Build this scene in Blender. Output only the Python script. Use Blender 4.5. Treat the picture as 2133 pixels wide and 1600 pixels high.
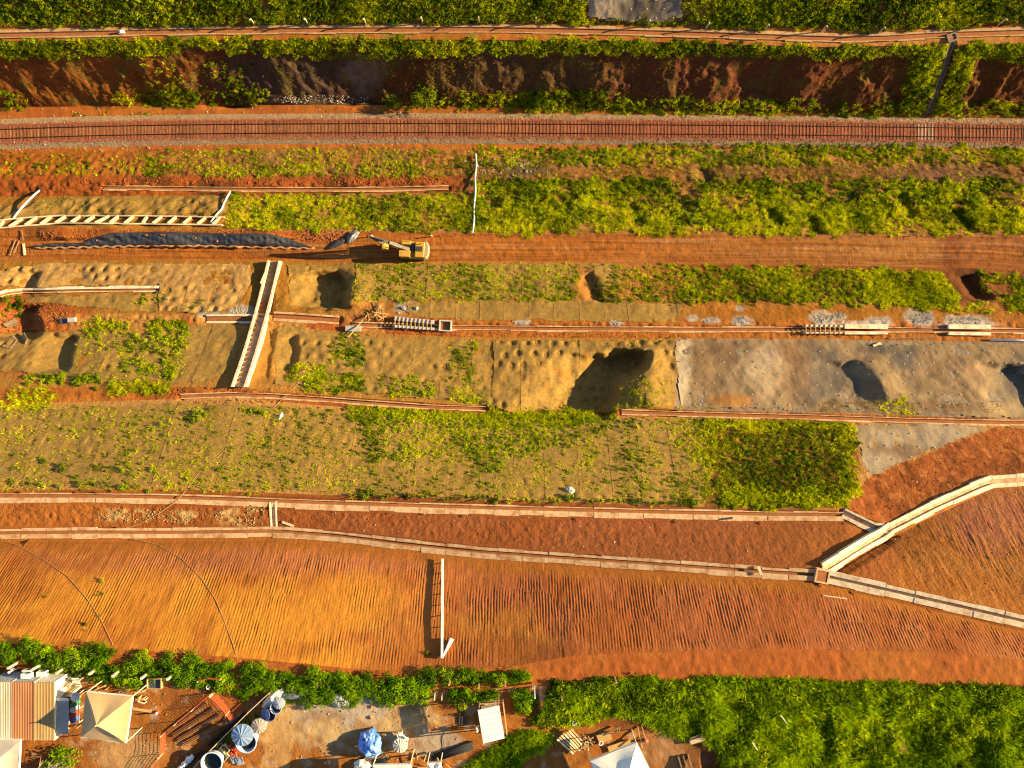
import bpy, bmesh, math, random
import numpy as np
from mathutils import Vector, Matrix

# ------------------------------------------------------------------ scene, camera, light
for o in list(bpy.data.objects):
    bpy.data.objects.remove(o, do_unlink=True)
scene = bpy.context.scene
COL = scene.collection
IMW, IMH, FPX, CAMH = 2133.0, 1600.0, 1616.0, 137.0     # drone 137 m above the track

cam_d = bpy.data.cameras.new('camera')
cam = bpy.data.objects.new('camera', cam_d)
COL.objects.link(cam)
cam.location = (0, 0, CAMH)
cam.rotation_euler = (0, 0, 0)
cam_d.sensor_fit = 'HORIZONTAL'
cam_d.sensor_width = 36.0
cam_d.lens = 36.0 * FPX / IMW
cam_d.clip_start = 1.0
cam_d.clip_end = 2000.0
scene.camera = cam

SUN_EL, SUN_AZ = math.radians(19.5), math.radians(6.5)   # sun low on the right, slightly up
world = bpy.data.worlds.new('World')
scene.world = world
world.use_nodes = True
wn, wl = world.node_tree.nodes, world.node_tree.links
sky = wn.new('ShaderNodeTexSky')
sky.sky_type = 'NISHITA'
sky.sun_disc = False
sky.sun_elevation = SUN_EL
sky.sun_rotation = math.pi / 2 - SUN_AZ
sky.altitude = 1500
sky.dust_density = 0.4
sky.air_density = 0.8
wl.new(sky.outputs[0], wn['Background'].inputs[0])
wn['Background'].inputs[1].default_value = 0.08

sun_d = bpy.data.lights.new('sun', 'SUN')
sun_d.energy = 5.0
sun_d.angle = math.radians(0.55)
sun_d.color = (1.0, 0.79, 0.43)
sun = bpy.data.objects.new('sun', sun_d)
COL.objects.link(sun)
sdir = Vector((math.cos(SUN_EL) * math.cos(SUN_AZ), math.cos(SUN_EL) * math.sin(SUN_AZ), math.sin(SUN_EL)))
sun.rotation_euler = sdir.to_track_quat('Z', 'Y').to_euler()
sun.location = sdir * 300

vs = scene.view_settings
scene.display_settings.display_device = 'sRGB'
vs.view_transform = 'Standard'
vs.look = 'None'
vs.gamma = 1.0
vs.use_curve_mapping = False
vs.exposure = 1.68
scene.cycles.max_bounces = 4
scene.cycles.diffuse_bounces = 2
scene.cycles.glossy_bounces = 1
scene.cycles.transmission_bounces = 3
scene.cycles.filter_width = 1.15

# ------------------------------------------------------------------ noise
class Noise:
    def __init__(self, seed):
        self.t = np.random.RandomState(seed).rand(256, 256)
    def v(self, x, y):
        x = np.asarray(x, float); y = np.asarray(y, float)
        xi = np.floor(x).astype(int); yi = np.floor(y).astype(int)
        fx = x - xi; fy = y - yi
        fx = fx * fx * (3 - 2 * fx); fy = fy * fy * (3 - 2 * fy)
        t = self.t
        a = t[xi & 255, yi & 255]; b = t[(xi + 1) & 255, yi & 255]
        c = t[xi & 255, (yi + 1) & 255]; d = t[(xi + 1) & 255, (yi + 1) & 255]
        return (a + (b - a) * fx) * (1 - fy) + (c + (d - c) * fx) * fy
    def f(self, x, y, n=4, g=0.5):
        s = 0; a = 1; w = 0
        for i in range(n):
            s = s + a * self.v(x * 2 ** i + 17.3 * i, y * 2 ** i - 9.1 * i); w += a; a *= g
        return s / w
N1, N2, N3, N4, N5 = (Noise(s) for s in (1, 2, 3, 4, 5))
def sstep(a, b, x):
    t = np.clip((x - a) / (b - a), 0, 1)
    return t * t * (3 - 2 * t)

# ------------------------------------------------------------------ terrain: break lines of the cutting (surveyed as column, row, height)
def px2w(px, py, z):
    d = CAMH - np.asarray(z, float)
    return (np.asarray(px, float) - IMW / 2) * d / FPX, (IMH / 2 - np.asarray(py, float)) * d / FPX
TRACK = [(-250, 293), (0, 279), (150, 274.5), (300, 271), (500, 268.5), (700, 267.5), (900, 267), (1066, 268), (1300, 269.5), (1600, 271.5), (1900, 275), (2133, 278), (2400, 281)]
def off(dy, z): return [(x, y + dy, z) for x, y in TRACK]
NL = [(0, 1020, 37), (380, 1020, 37), (700, 1032, 37), (1066, 1043, 37), (1600, 1060, 37), (1755, 1062, 37.2), (1850, 1094, 38), (2060, 996, 34.6), (2133, 990, 34.6)]
QL = [(0, 1097, 37.5), (350, 1098, 37.5), (580, 1093, 37.6), (700, 1103, 38), (1000, 1137, 39.8), (1400, 1167, 42.2), (1700, 1185, 43.5), (2133, 1280, 46.6)]
LINES = [
 ('far',  None, 125, 48, 1.5),
 ('hill', None, 76, 27, 1.0),
 ('A', [(0, 50, 11.6), (400, 54, 11.6), (1066, 45, 11.6), (1250, 49, 11.6), (1600, 58, 11.6), (1850, 62, 11.6), (2133, 50, 11.6)]),
 ('B', [(0, 86, 11), (400, 84, 11), (800, 82, 11), (1300, 85, 11), (1700, 98, 11), (1950, 94, 11), (2133, 90, 11)]),
 ('B2', [(0, 116, 9.4), (330, 112, 9.4), (450, 100, 9.6), (800, 108, 9.4), (1300, 112, 9.4), (1700, 120, 9.4), (2133, 116, 9.4)]),
 ('C', [(0, 224, .25), (400, 219, .25), (800, 219, .25), (1300, 229, .25), (1700, 236, .25), (2133, 241, .25)]),
 ('D', off(-31, 0.0)),
 ('D2', off(-19, 0.5)),
 ('D3', off(19, 0.5)),
 ('D4', off(32, 0.0)),
 ('E', [(0, 320, .1), (300, 313, .1), (700, 308, .1), (1066, 313, .1), (1500, 310, .1), (2133, 317, .1)]),
 ('F', [(0, 376, 4.0), (300, 374, 4.0), (700, 377, 4.0), (930, 372, 4.0), (1066, 362, 3.6), (1500, 362, 3.6), (2133, 370, 3.6)]),
 ('G', [(0, 410, 4.3), (480, 406, 4.3), (930, 401, 4.3), (1066, 386, 4.4), (2133, 392, 4.4)]),
 ('H', [(0, 474, 11.2), (300, 480, 11.2), (480, 482, 11.2), (700, 484, 11.2), (1066, 488, 11.2), (1500, 489, 11.2), (2133, 494, 11.2)]),
 ('I', [(0, 541, 11.5), (500, 543, 11.5), (700, 546, 11.5), (1066, 545, 11.5), (1500, 551, 11.5), (1800, 554, 11.5), (2133, 561, 11.5)]),
 ('J', [(0, 650, 18.6), (400, 655, 18.6), (1066, 662, 18.6), (1500, 665, 18.6), (2133, 668, 18.6)]),
 ('K', [(0, 692, 19), (500, 674, 19), (700, 690, 19), (940, 701, 19), (1066, 704, 19), (1500, 705, 19), (2133, 713, 19)]),
 ('L', [(0, 808, 27.6), (480, 806, 27.8), (700, 826, 27.8), (1000, 846, 27.8), (1300, 851, 27.8), (1700, 860, 27.8), (2133, 873, 27.8)]),
 ('M', [(0, 842, 28), (480, 828, 28), (700, 847, 28), (1000, 866, 28), (1300, 867, 28), (1700, 876, 28), (2133, 886, 28)]),
 ('N', NL),
 ('O', [(x, y + 26, z + .1) for x, y, z in NL]),
 ('Q', QL),
 ('R', [(x, y + 23, z + .15) for x, y, z in QL]),
 ('S', [(0, 1340, 50.5), (200, 1348, 50.5), (500, 1370, 50.5), (750, 1395, 50.5), (900, 1398, 50.5), (1066, 1388, 50.5), (1200, 1365, 50.4), (1600, 1350, 50.2), (2000, 1360, 50.2), (2133, 1376, 50.3)]),
 ('T', [(0, 1400, 51), (500, 1425, 51), (900, 1440, 51), (1100, 1430, 51), (1500, 1415, 51), (2133, 1432, 51)]),
 ('end', None, -95, 51.5, 0),
]
LX, LY, LZ, NAMES = [], [], [], []
for ln in LINES:
    NAMES.append(ln[0])
    if ln[1] is None:
        LX.append(np.array([-200., 200.])); LY.append(np.array([ln[2], ln[2]], float)); LZ.append(np.array([ln[3], ln[3]], float))
    else:
        a = np.array(ln[1], float)
        x, y = px2w(a[:, 0], a[:, 1], a[:, 2])
        LX.append(x); LY.append(y); LZ.append(a[:, 2])
BI = {n: i for i, n in enumerate(NAMES)}
def line(n, x):
    i = BI[n]
    return np.interp(x, LX[i], LY[i]), np.interp(x, LX[i], LZ[i])
# roughness of the band that starts at each line
AMP = {'far': 1.5, 'hill': .9, 'A': .10, 'B': .45, 'B2': 1.5, 'C': .10, 'D': .05, 'D2': 0.02, 'D3': .05, 'D4': .12, 'E': .5, 'F': .35, 'G': .95, 'H': .12, 'I': .38, 'J': .12,
       'K': .35, 'L': .10, 'M': .14, 'N': .05, 'O': .12, 'Q': .05, 'R': .15, 'S': .10, 'T': .10}
PITS = []   # (cx, cy, left width, right width, half length, depth)
def base(x, y, want_band=False):
    x = np.asarray(x, float); y = np.asarray(y, float)
    Y0, Z0 = line(NAMES[0], x)
    z = Z0.copy() if np.ndim(Z0) else np.array(Z0)
    amp = np.zeros_like(z); wall = np.zeros_like(z)
    for i in range(len(NAMES) - 1):
        Y1, Z1 = line(NAMES[i + 1], x)
        t = np.clip((Y0 - y) / np.maximum(Y0 - Y1, 1e-3), 0, 1)
        m = y <= Y0
        z = np.where(m, Z0 + (Z1 - Z0) * t, z)
        win = np.sqrt(np.clip(4 * t * (1 - t), 0, 1))
        amp = np.where(m & (y > Y1), AMP[NAMES[i]] * win, amp)
        if NAMES[i] == 'B2':
            wall = np.where(m & (y > Y1), win, wall)
        Y0, Z0 = Y1, Z1
    return z, amp, wall
def terrain(x, y):
    z, amp, wall = base(x, y)
    z = z + amp * ((N1.f(x / 5.0, y / 4.0, 3) - .5) * 1.6 + (N2.f(x / 1.3, y / 1.3, 2) - .5) * .7)
    z = z + wall * ((N3.f(x / 7.0, y / 6.0, 2) - .5) * 1.7 + (N4.f(x / 1.8, y / 1.8, 2) - .5) * .5)
    wx = (N2.f(x / 2.6, y / 2.6, 2) - .5) * 2.2 + (N4.f(x / 8, y / 5, 2) - .5) * 3.0; wy = (N3.f(x / 2.6, y / 2.6, 2) - .5) * 1.8
    for cx, cy, wl_, wr, hy, D in PITS:
        kk = 1.0 if D > 2.2 else .5
        u = x - cx + wx * kk + (.25 if D < 4 else -.75) * (y - cy) * (D > 0); v = (y - cy + wy * kk) / hy
        cxs = np.where(u < 0, np.clip(1 + u / wl_, 0, 1), np.clip(1 - u / wr, 0, 1))
        z = z - D * sstep(0, 1, cxs) * sstep(0, .55, np.clip(1 - v * v, 0, 1))
    z = z + np.where((x > 3) & (y < -33.2) & ~((x < 21) & (y < -36.2)), 1.0, 0.0) * sstep(-33.2, -35, y) * ((N1.f(x / 3.2, y / 2.2, 2) - .45) * 1.7 + (N3.f(x / 1.1, y / 1.1, 2) - .5) * .5)
    z = z + (N5.f(x / .8, y / .8, 2) - .5) * .05
    return z
RAS = None
def survey():
    """height raster for quick look-ups"""
    global RAS
    gx = np.arange(-130, 130.01, .2); gy = np.arange(-70, 112.01, .2)
    Z = np.concatenate([terrain(*np.meshgrid(gx, gy[i:i + 100])) for i in range(0, len(gy), 100)])
    RAS = Z
def height(x, y):
    if RAS is None: return terrain(x, y)
    u = np.clip((np.asarray(x) + 130) / .2, 0, RAS.shape[1] - 1.001); v = np.clip((np.asarray(y) + 70) / .2, 0, RAS.shape[0] - 1.001)
    i = u.astype(int); j = v.astype(int); a = u - i; b = v - j
    return (RAS[j, i] * (1 - a) + RAS[j, i + 1] * a) * (1 - b) + (RAS[j + 1, i] * (1 - a) + RAS[j + 1, i + 1] * a) * b
def ground(px, py, it=36):
    """point of the terrain seen at column px, row py"""
    px = np.asarray(px, float); py = np.asarray(py, float)
    z = np.full(px.shape, 20.0)
    for _ in range(it):
        x, y = px2w(px, py, z)
        z = .5 * z + .5 * height(x, y)
    x, y = px2w(px, py, z)
    return np.stack([x, y, z], -1)
def G(px, py, h=0.0):
    p = ground(np.array([px]), np.array([py]))[0]
    return Vector((p[0], p[1], p[2] + h))
def AT(px, py, z):
    x, y = px2w(px, py, z)
    return Vector((float(x), float(y), z))
def drop(x, y, h=0.0):
    return Vector((x, y, float(height(np.array([x]), np.array([y]))[0]) + h))
def add_pit(px, py, wl_, wr, hy, D):
    p = G(px, py)
    PITS.append((p.x, p.y, wl_, wr, hy, D))
# slumped hollows of the terraces
survey()
_P = [(1290, 796, 14.0, 1.6, 5.0, 4.6), (706, 603, 9.0, 1.8, 3.4, 2.5), (1792, 795, 9.5, 3.0, 3.4, 1.35), (2150, 815, 9, 3, 4.4, 2.0),
      (600, 745, 3.2, 1.5, 4.0, 1.0), (1240, 600, 2.6, .8, 2.8, .9), (2040, 598, 4.6, 1.2, 2.4, 1.5), (55, 670, 7, 3.0, 3.0, 1.9),
      (140, 735, 5.5, 1.5, 3.2, 1.5), (470, 165, 8, 3.0, 3.2, 1.5), (740, 165, 15, 4, 3.2, 1.5), (2075, 160, 6, 2, 3.2, 1.8), (1620, 165, 9, 4, 3.0, 1.2), (1100, 165, 9, 4, 3.0, 1.2), (290, 165, 5, 2, 3.0, 1.4),
      (560, 610, 3.2, .8, 4.0, .7), (560, 740, 2.5, .8, 4.5, .6), (60, 590, 5, 2, 2.5, 1.2), (1620, 452, 2.5, 1.5, 2.4, 1.3), (1900, 430, 3, 1.5, 3, 1.2), (1700, 470, 2.2, 1.2, 2, 1.1), (1330, 450, 2.5, 1.5, 2.4, .9), (1480, 365, 3, 1.5, 2, .9), (2010, 460, 3, 1.5, 2.4, 1.1)]
_Q = []
for p in _P:
    g = G(p[0], p[1]); _Q.append((g.x, g.y) + p[2:])
# heaps (negative hollows); the first is added to lengthen the big hollow's shadow
for px, py, w, h, D in [(1345, 785, 4.5, 5.0, -1.7), (745, 600, 3, 3.5, -.8), (1835, 790, 5, 3.5, -.4), (560, 478, 5, 2.0, -.5), (130, 484, 7, 1.4, -.9), (360, 500, 9, 1.3, -.8), (520, 500, 9, 1.2, -.7), (235, 480, 6, 1.5, -.7)]:
    g = G(px, py); _Q.append((g.x, g.y, w, w, h, D))
PITS.extend(_Q)
survey()

# ------------------------------------------------------------------ drain channels: paths are cut into the ground before it is meshed
CH = {}   # name: (points, width, wall on the upper side, wall on the lower side, depth)
def path_px(pts, step=14):
    out = []
    for (x0, y0), (x1, y1) in zip(pts[:-1], pts[1:]):
        n = max(1, int(math.hypot(x1 - x0, y1 - y0) / step))
        out += [(x0 + (x1 - x0) * i / n, y0 + (y1 - y0) * i / n) for i in range(n)]
    out.append(pts[-1])
    a = np.array(out, float)
    P = ground(a[:, 0], a[:, 1])
    z = P[:, 2].copy()
    for _ in range(3):
        z[1:-1] = .25 * z[:-2] + .5 * z[1:-1] + .25 * z[2:]
    P[:, 2] = z
    return P
def ch(name, pts, w, tu, tl, depth=.3, step=14):
    CH[name] = (path_px(pts, step), w, tu, tl, depth)
ch('top', [(-60, 75), (0, 73), (110, 71), (250, 68), (400, 65), (600, 63), (800, 62), (1000, 61), (1200, 64), (1400, 69), (1600, 76), (1750, 81), (1850, 79), (1930, 74), (2000, 71), (2133, 67), (2220, 65)], .75, .5, .22)
ch('small', [(215, 391), (400, 393), (600, 395), (800, 394), (935, 391)], .5, .1, .2)
ch('mid', [(732, 676), (815, 678), (945, 682), (1200, 685), (1420, 686), (1660, 686), (1860, 687), (2000, 688), (2220, 690)], .5, .14, .2)
ch('white', [(-40, 630), (3, 613), (35, 608), (150, 605), (330, 603)], .35, .42, .12)
ch('cross_a', [(430, 664), (533, 664)], .75, .3, .35); ch('cross_b', [(570, 658), (640, 662), (706, 667)], .75, .3, .35)
ch('foot_a', [(375, 826), (480, 822), (560, 824), (640, 829), (760, 838), (900, 848), (1012, 851)], .45, .1, .2); ch('foot_b', [(1295, 858), (1420, 862), (1700, 869), (1900, 876), (2040, 879), (2220, 882)], .5, .12, .2)
ch('upper', [(-60, 1034), (0, 1033), (200, 1033), (380, 1036), (700, 1048), (1066, 1059), (1400, 1067), (1600, 1071), (1757, 1072)], .45, .14, .68)
ch('link', [(1757, 1067), (1800, 1088), (1832, 1103), (1856, 1104)], .6, .34, .5); ch('vee', [(1716, 1187), (1780, 1148), (1850, 1104), (1950, 1053), (2062, 1003), (2133, 999), (2220, 997)], .62, .5, .5)
ch('lower', [(-60, 1111), (0, 1110), (180, 1108), (350, 1109), (580, 1106), (700, 1115), (830, 1131), (1000, 1149), (1200, 1163), (1400, 1177), (1600, 1191), (1700, 1197)], .42, .34, .6)
ch('right', [(1724, 1201), (1850, 1229), (2000, 1263), (2133, 1294), (2220, 1315)], .42, .45, .65); ch('chute', [(568, 1045), (571, 1100)], .5, .22, .22)
ch('gutter', [(1985, 88), (1965, 150), (1935, 236)], .55, .2, .2, .5)
def cut_ground(X, Y, Z, margin=0.0, want_near=False):
    near = np.zeros(X.shape, bool)
    for P, w, tu, tl, dp in CH.values():
        hw = max(w / 2 + min(tu, tl) * .6, w / 2 + .12) + margin
        m = (X > P[:, 0].min() - 1.2) & (X < P[:, 0].max() + 1.2) & (Y > P[:, 1].min() - 1.5) & (Y < P[:, 1].max() + 1.5)
        if not m.any(): continue
        x, y = X[m], Y[m]; best = np.full(x.shape, 9.0); bz = np.zeros(x.shape)
        for a, b in zip(P[:-1], P[1:]):
            d = b[:2] - a[:2]; L = d @ d
            k = (np.abs(x - (a[0] + b[0]) / 2) < abs(d[0]) / 2 + 1.2) & (np.abs(y - (a[1] + b[1]) / 2) < abs(d[1]) / 2 + 1.2)
            if not k.any(): continue
            t = np.clip(((x[k] - a[0]) * d[0] + (y[k] - a[1]) * d[1]) / L, 0, 1)
            ds = np.hypot(x[k] - a[0] - t * d[0], y[k] - a[1] - t * d[1]); zz = a[2] + t * (b[2] - a[2])
            q = ds < best[k]
            bk = best[k]; bk[q] = ds[q]; best[k] = bk
            zk = bz[k]; zk[q] = zz[q]; bz[k] = zk
        if want_near: near[m] |= best < hw
        else:
            z = Z[m]
            Z[m] = np.where(best < hw, np.minimum(z, bz - dp - .05), np.where(best < hw + max(tu, tl) + .15, np.minimum(z, bz + .02), z))
    return near if want_near else Z

# ------------------------------------------------------------------ materials
def nodes_of(m):
    m.use_nodes = True
    nt = m.node_tree
    return nt, nt.nodes, nt.links, nt.nodes['Principled BSDF']
MATS = {}
def mat(name, color, rough=.8, var=.18, scale=3.0, bump=.0, bscale=20.0, metal=0.0, spec=.3, stain=None, stain_amt=.0, obj_var=0.0, stretch=None):
    """plain procedural material: colour, cloudy variation, stains of a second colour, fine relief"""
    if name in MATS: return MATS[name]
    m = bpy.data.materials.new(name); nt, n, l, b = nodes_of(m)
    b.inputs['Roughness'].default_value = rough
    b.inputs['Metallic'].default_value = metal
    b.inputs['Specular IOR Level'].default_value = spec
    geo = n.new('ShaderNodeNewGeometry')
    src = geo.outputs['Position']
    if stretch:
        mp = n.new('ShaderNodeMapping'); mp.inputs['Scale'].default_value = stretch
        l.new(src, mp.inputs[0]); src = mp.outputs[0]
    t = n.new('ShaderNodeTexNoise'); t.inputs['Scale'].default_value = scale; t.inputs['Detail'].default_value = 6
    l.new(src, t.inputs['Vector'])
    mr = n.new('ShaderNodeMapRange'); mr.inputs[1].default_value = .25; mr.inputs[2].default_value = .75
    mr.inputs[3].default_value = 1 - var; mr.inputs[4].default_value = 1 + var
    l.new(t.outputs[0], mr.inputs[0])
    val = mr.outputs[0]
    if obj_var:
        oi = n.new('ShaderNodeObjectInfo')
        m2 = n.new('ShaderNodeMapRange'); m2.inputs[3].default_value = 1 - obj_var; m2.inputs[4].default_value = 1 + obj_var
        l.new(oi.outputs['Random'], m2.inputs[0])
        mu = n.new('ShaderNodeMath'); mu.operation = 'MULTIPLY'
        l.new(val, mu.inputs[0]); l.new(m2.outputs[0], mu.inputs[1]); val = mu.outputs[0]
    cm = n.new('ShaderNodeMix'); cm.data_type = 'RGBA'; cm.blend_type = 'MULTIPLY'; cm.inputs[0].default_value = 1
    cm.inputs[6].default_value = (*color, 1); l.new(val, cm.inputs[7])
    out = cm.outputs[2]
    if stain:
        t2 = n.new('ShaderNodeTexNoise'); t2.inputs['Scale'].default_value = scale * .45; t2.inputs['Detail'].default_value = 8; t2.inputs['Roughness'].default_value = .65
        l.new(src, t2.inputs['Vector'])
        r2 = n.new('ShaderNodeMapRange'); r2.inputs[1].default_value = .45; r2.inputs[2].default_value = .68; r2.inputs[3].default_value = 0; r2.inputs[4].default_value = stain_amt
        l.new(t2.outputs[0], r2.inputs[0])
        sm = n.new('ShaderNodeMix'); sm.data_type = 'RGBA'
        l.new(r2.outputs[0], sm.inputs[0]); l.new(out, sm.inputs[6]); sm.inputs[7].default_value = (*stain, 1)
        out = sm.outputs[2]
    l.new(out, b.inputs['Base Color'])
    if bump:
        t3 = n.new('ShaderNodeTexNoise'); t3.inputs['Scale'].default_value = bscale; t3.inputs['Detail'].default_value = 5
        l.new(src, t3.inputs['Vector'])
        bp = n.new('ShaderNodeBump'); bp.inputs['Strength'].default_value = 1; bp.inputs['Distance'].default_value = bump
        l.new(t3.outputs[0], bp.inputs['Height']); l.new(bp.outputs[0], b.inputs['Normal'])
    MATS[name] = m
    return m
def soil_mat(name, bump1=.10, s1=2.2, bump2=.03, s2=9.0, var=.22, rough=.95):
    """ground: colour from the surveyed point attribute, broken up by fine noise, with clods as relief"""
    if name in MATS: return MATS[name]
    m = bpy.data.materials.new(name); nt, n, l, b = nodes_of(m)
    b.inputs['Roughness'].default_value = rough; b.inputs['Specular IOR Level'].default_value = .15
    at = n.new('ShaderNodeAttribute'); at.attribute_name = 'Col'
    geo = n.new('ShaderNodeNewGeometry')
    def nz(s, d=5, r=.6):
        t = n.new('ShaderNodeTexNoise'); t.inputs['Scale'].default_value = s; t.inputs['Detail'].default_value = d; t.inputs['Roughness'].default_value = r
        l.new(geo.outputs['Position'], t.inputs['Vector']); return t.outputs[0]
    a, c = nz(s1 * .8, 8, .7), nz(s2, 3)
    mx = n.new('ShaderNodeMath'); mx.operation = 'ADD'; l.new(a, mx.inputs[0]); l.new(c, mx.inputs[1])
    mr = n.new('ShaderNodeMapRange'); mr.inputs[1].default_value = .7; mr.inputs[2].default_value = 1.3
    mr.inputs[3].default_value = 1 - var; mr.inputs[4].default_value = 1 + var; l.new(mx.outputs[0], mr.inputs[0])
    cm = n.new('ShaderNodeMix'); cm.data_type = 'RGBA'; cm.blend_type = 'MULTIPLY'; cm.inputs[0].default_value = 1
    l.new(at.outputs['Color'], cm.inputs[6]); l.new(mr.outputs[0], cm.inputs[7]); l.new(cm.outputs[2], b.inputs['Base Color'])
    h1, h2 = nz(s1, 6, .62), nz(s2, 4, .6)
    b1 = n.new('ShaderNodeBump'); b1.inputs['Distance'].default_value = bump1; b1.inputs['Strength'].default_value = 1; l.new(h1, b1.inputs['Height'])
    b2 = n.new('ShaderNodeBump'); b2.inputs['Distance'].default_value = bump2; b2.inputs['Strength'].default_value = 1; l.new(h2, b2.inputs['Height'])
    l.new(b1.outputs[0], b2.inputs['Normal']); l.new(b2.outputs[0], b.inputs['Normal'])
    MATS[name] = m
    return m
def leaf_mat(name, cols, trans=.35, scale=.12):
    if name in MATS: return MATS[name]
    m = bpy.data.materials.new(name); nt, n, l, b = nodes_of(m)
    n.remove(b)
    oi = n.new('ShaderNodeObjectInfo'); geo = n.new('ShaderNodeNewGeometry')
    t = n.new('ShaderNodeTexNoise'); t.inputs['Scale'].default_value = scale; t.inputs['Detail'].default_value = 3
    l.new(geo.outputs['Position'], t.inputs['Vector'])
    t2 = n.new('ShaderNodeTexNoise'); t2.inputs['Scale'].default_value = 2.5; t2.inputs['Detail'].default_value = 2
    l.new(geo.outputs['Position'], t2.inputs['Vector'])
    a1 = n.new('ShaderNodeMath'); a1.operation = 'MULTIPLY_ADD'; l.new(t.outputs[0], a1.inputs[0]); a1.inputs[1].default_value = 1.7; a1.inputs[2].default_value = -.95
    a2 = n.new('ShaderNodeMath'); a2.operation = 'MULTIPLY_ADD'; l.new(oi.outputs['Random'], a2.inputs[0]); a2.inputs[1].default_value = .55; l.new(a1.outputs[0], a2.inputs[2])
    a3 = n.new('ShaderNodeMath'); a3.operation = 'MULTIPLY_ADD'; l.new(t2.outputs[0], a3.inputs[0]); a3.inputs[1].default_value = .6; l.new(a2.outputs[0], a3.inputs[2])
    cr = n.new('ShaderNodeValToRGB'); e = cr.color_ramp.elements
    e[0].position = 0; e[0].color = (*cols[0], 1); e[1].position = 1; e[1].color = (*cols[-1], 1)
    for i in range(1, len(cols) - 1):
        q = e.new(i / (len(cols) - 1)); q.color = (*cols[i], 1)
    l.new(a3.outputs[0], cr.inputs[0])
    df = n.new('ShaderNodeBsdfDiffuse'); tr = n.new('ShaderNodeBsdfTranslucent'); mx = n.new('ShaderNodeMixShader')
    mx.inputs[0].default_value = trans
    l.new(cr.outputs[0], df.inputs[0]); l.new(cr.outputs[0], tr.inputs[0])
    l.new(df.outputs[0], mx.inputs[1]); l.new(tr.outputs[0], mx.inputs[2])
    l.new(mx.outputs[0], n['Material Output'].inputs[0])
    MATS[name] = m
    return m

# ------------------------------------------------------------------ mesh helpers
def tag(o, label=None, cat=None, group=None, kind=None):
    if label: o['label'] = label
    if cat: o['category'] = cat
    if group: o['group'] = group
    if kind: o['kind'] = kind
    return o
def link(o, parent=None):
    COL.objects.link(o)
    if parent is not None:
        o.parent = parent
        o.matrix_parent_inverse = Matrix.Translation(-parent.location) if parent.parent is None else Matrix.Identity(4)
    return o
def empty(name, loc):
    o = bpy.data.objects.new(name, None)
    o.location = loc; o.empty_display_size = .5
    COL.objects.link(o)
    return o
def np_mesh(name, V, F, smooth=False, col=None):
    me = bpy.data.meshes.new(name)
    V = np.ascontiguousarray(V, np.float32); F = np.ascontiguousarray(F, np.int32)
    k = F.shape[1]
    me.vertices.add(len(V)); me.vertices.foreach_set('co', V.ravel())
    me.loops.add(F.size); me.loops.foreach_set('vertex_index', F.ravel())
    me.polygons.add(len(F)); me.polygons.foreach_set('loop_start', np.arange(0, F.size, k, dtype=np.int32))
    if smooth: me.polygons.foreach_set('use_smooth', np.ones(len(F), bool))
    if col is not None:
        a = me.attributes.new('Col', 'FLOAT_COLOR', 'POINT')
        c = np.ones((len(V), 4), np.float32); c[:, :3] = col
        a.data.foreach_set('color', c.ravel())
    me.update(calc_edges=True)
    return me
def grid_faces(nr, nc):
    i = np.arange(nr * nc).reshape(nr, nc)
    return np.stack([i[:-1, :-1], i[1:, :-1], i[1:, 1:], i[:-1, 1:]], -1).reshape(-1, 4)
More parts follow.
